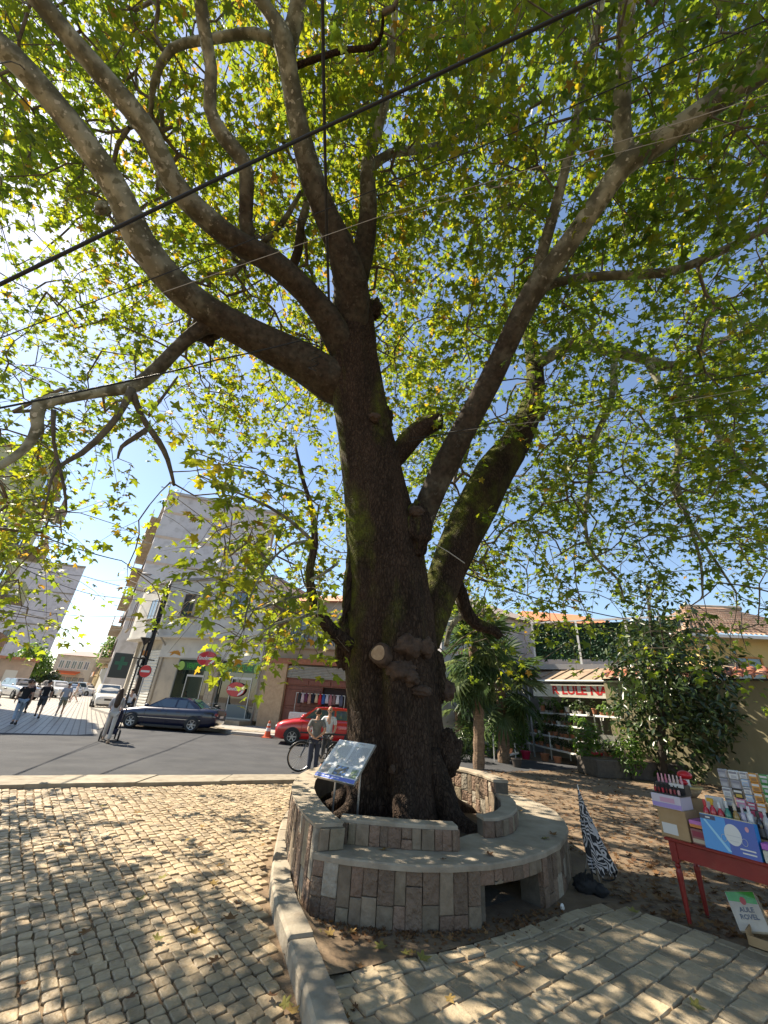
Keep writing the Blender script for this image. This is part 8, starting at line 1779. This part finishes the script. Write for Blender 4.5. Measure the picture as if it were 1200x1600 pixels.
# ---- small trees down the street
def small_tree(label, px, py, Y, h, r, seed, m=GREEN):
    c = aty(px, py, Y); t = thing('street_tree', label, 'tree', (c.x, Y, 0)); part('trunk', TWIG, t, lambda k: k.tube([(0, 0, 0), (.1, 0, h*.35), (0, .05, h*.7)], [.2, .15, .06], 10), smooth=True)
    stems('limbs', (.08, 0, h*.35), [(r*.6*math.cos(a), r*.6*math.sin(a), h*.7) for a in (0, 1.3, 2.6, 3.9, 5.2)], .08, TWIG, t)
    foliage('crown', [((0, 0, h*.68), (r, r, h*.26), 1), ((r*.5, 0, h*.55), (r*.6, r*.6, h*.2), .5), ((-r*.5, r*.3, h*.78), (r*.6, r*.6, h*.2), .5), ((0, -r*.4, h*.9), (r*.5, r*.5, h*.14), .3)], 1300, (.35, .62), ELV, ELF, m, t, seed); return t
small_tree('bright green tree behind the kiosk on the left', 44, 1050, 56, 6.0, 2.3, 31); small_tree('grey-green tree beside the far shops on the right of the street', 166, 1060, 66, 9.0, 2.6, 32); small_tree('low dark green tree beside the lilac-grey gable', 64, 1060, 62, 3.6, 2.2, 33, GLOSS)

# ---- fallen leaves
DRY = leaf_material('dry_leaf', ramp=[(0, (.085, .04, .018)), (.5, (.155, .08, .03)), (.8, (.27, .18, .055)), (1, (.16, .17, .04))], tr=.1, gloss=.8)
CV = LV.copy(); CV[:, 2] = 0.35*(CV[:, 0]**2)+0.28*(CV[:, 1]-.4)**2+.02
dryv = leaf_variants('leaf', DRY, [.1, .3, .5, .65, .8, .95], CV)
rf = random.Random(77)
def fallen(px, py, z, where, k=None, s=None):
    c = gp(px, py, z); o = mesh_obj('fallen_leaf', dryv[k if k is not None else rf.randrange(6)]); sz = s or rf.uniform(.06, .10)
    o.location = (c.x, c.y, z+.008); o.rotation_euler = (rf.uniform(-.2, .2), rf.uniform(-.2, .2), rf.random()*6.28); o.scale = (sz, sz, sz)
    tag(o, 'dry fallen leaf lying on the '+where, 'leaf', 'fallen leaves on the '+where); return o
for px, py in ((118, 1497), (60, 1408), (215, 1410), (342, 1500), (135, 1455), (310, 1320), (36, 1325), (160, 1262), (212, 1272), (264, 1264), (290, 1314), (312, 1292), (350, 1278), (252, 1375), (330, 1380), (372, 1412), (360, 1440), (408, 1322), (438, 1262), (446, 1300), (420, 1560), (440, 1570), (452, 1586), (100, 1324), (28, 1540), (200, 1560), (385, 1330), (340, 1356), (240, 1470), (300, 1462)): fallen(px, py, .042, 'left cobbles')
for px, py in ((655, 1500), (650, 1492), (990, 1428), (805, 1512), (905, 1455), (700, 1560), (1080, 1570), (560, 1515)): fallen(px, py, .032, 'right paving')
for px, py in ((760, 1335), (856, 1312), (812, 1268), (690, 1345), (862, 1306), (600, 1330)): fallen(px, py, .472, 'bench seat')
for px, py in ((495, 1455), (520, 1462), (545, 1458), (470, 1440), (600, 1480), (630, 1490), (842, 1425), (880, 1418), (560, 1470)): fallen(px, py, .03, 'dirt by the bench')
n = 3200; g_ = np.random.default_rng(99)
pu_, pv_ = g_.uniform(700, 1330, n*2), 1205+g_.random(n*2)**1.6*260
P_ = np.array([tuple(gp(a, b)) for a, b in zip(pu_, pv_)]); okm = np.array([(not inpoly(p[0], p[1], PV)) and p[1] < 22 and (p[0]-0.9)**2/2.3**2+(p[1]-7.2)**2/2.75**2 > 1 and p[0] > 1.5 for p in P_]); P_ = P_[okm][:n]; n = len(P_)
nr_ = np.array([0, 0, 1.0])+g_.normal(size=(n, 3))*.25; P_[:, 2] = .012
tag(mass_mesh('leaf_litter', CV, LF, P_, frames(nr_, g_.normal(size=(n, 3))), g_.uniform(.035, .08, n), g_.random(n)*.6, DRY), kind='stuff')
# crumbs and soil along kerb and bench
n = 1500; a_ = [Vector(p) for p in along(OUT_R[:8], .02)]+[Vector(p)+Vector((.2, 0)) for p in along(KERB_OUT[1:8], .02)]
P_ = np.array([(q.x+g_.normal()*.10, q.y-abs(g_.normal())*.12, .02) for q in [a_[g_.integers(len(a_))] for _ in range(n)]]); P_ = np.array([p for p in P_ if not inpoly(p[0], p[1], SQ) and p[1] < 6]); n = len(P_)
tag(mass_mesh('leaf_crumbs', CV, LF, P_, frames(np.array([0, 0, 1.])+g_.normal(size=(n, 3))*.5, g_.normal(size=(n, 3))), g_.uniform(.012, .04, n), g_.random(n)*.6, DRY), kind='stuff')
tissue = gp(879, 1421, .02); o = MB().ball((0, 0, .02), (.022, .016, .028), 10, 7, f=lambda d: 1+.35*mnoise.noise(Vector(d)*3)).build('crumpled_tissue', W_p); o.location = tissue; tag(o, 'small white crumpled tissue beside the bench niche', 'tissue')
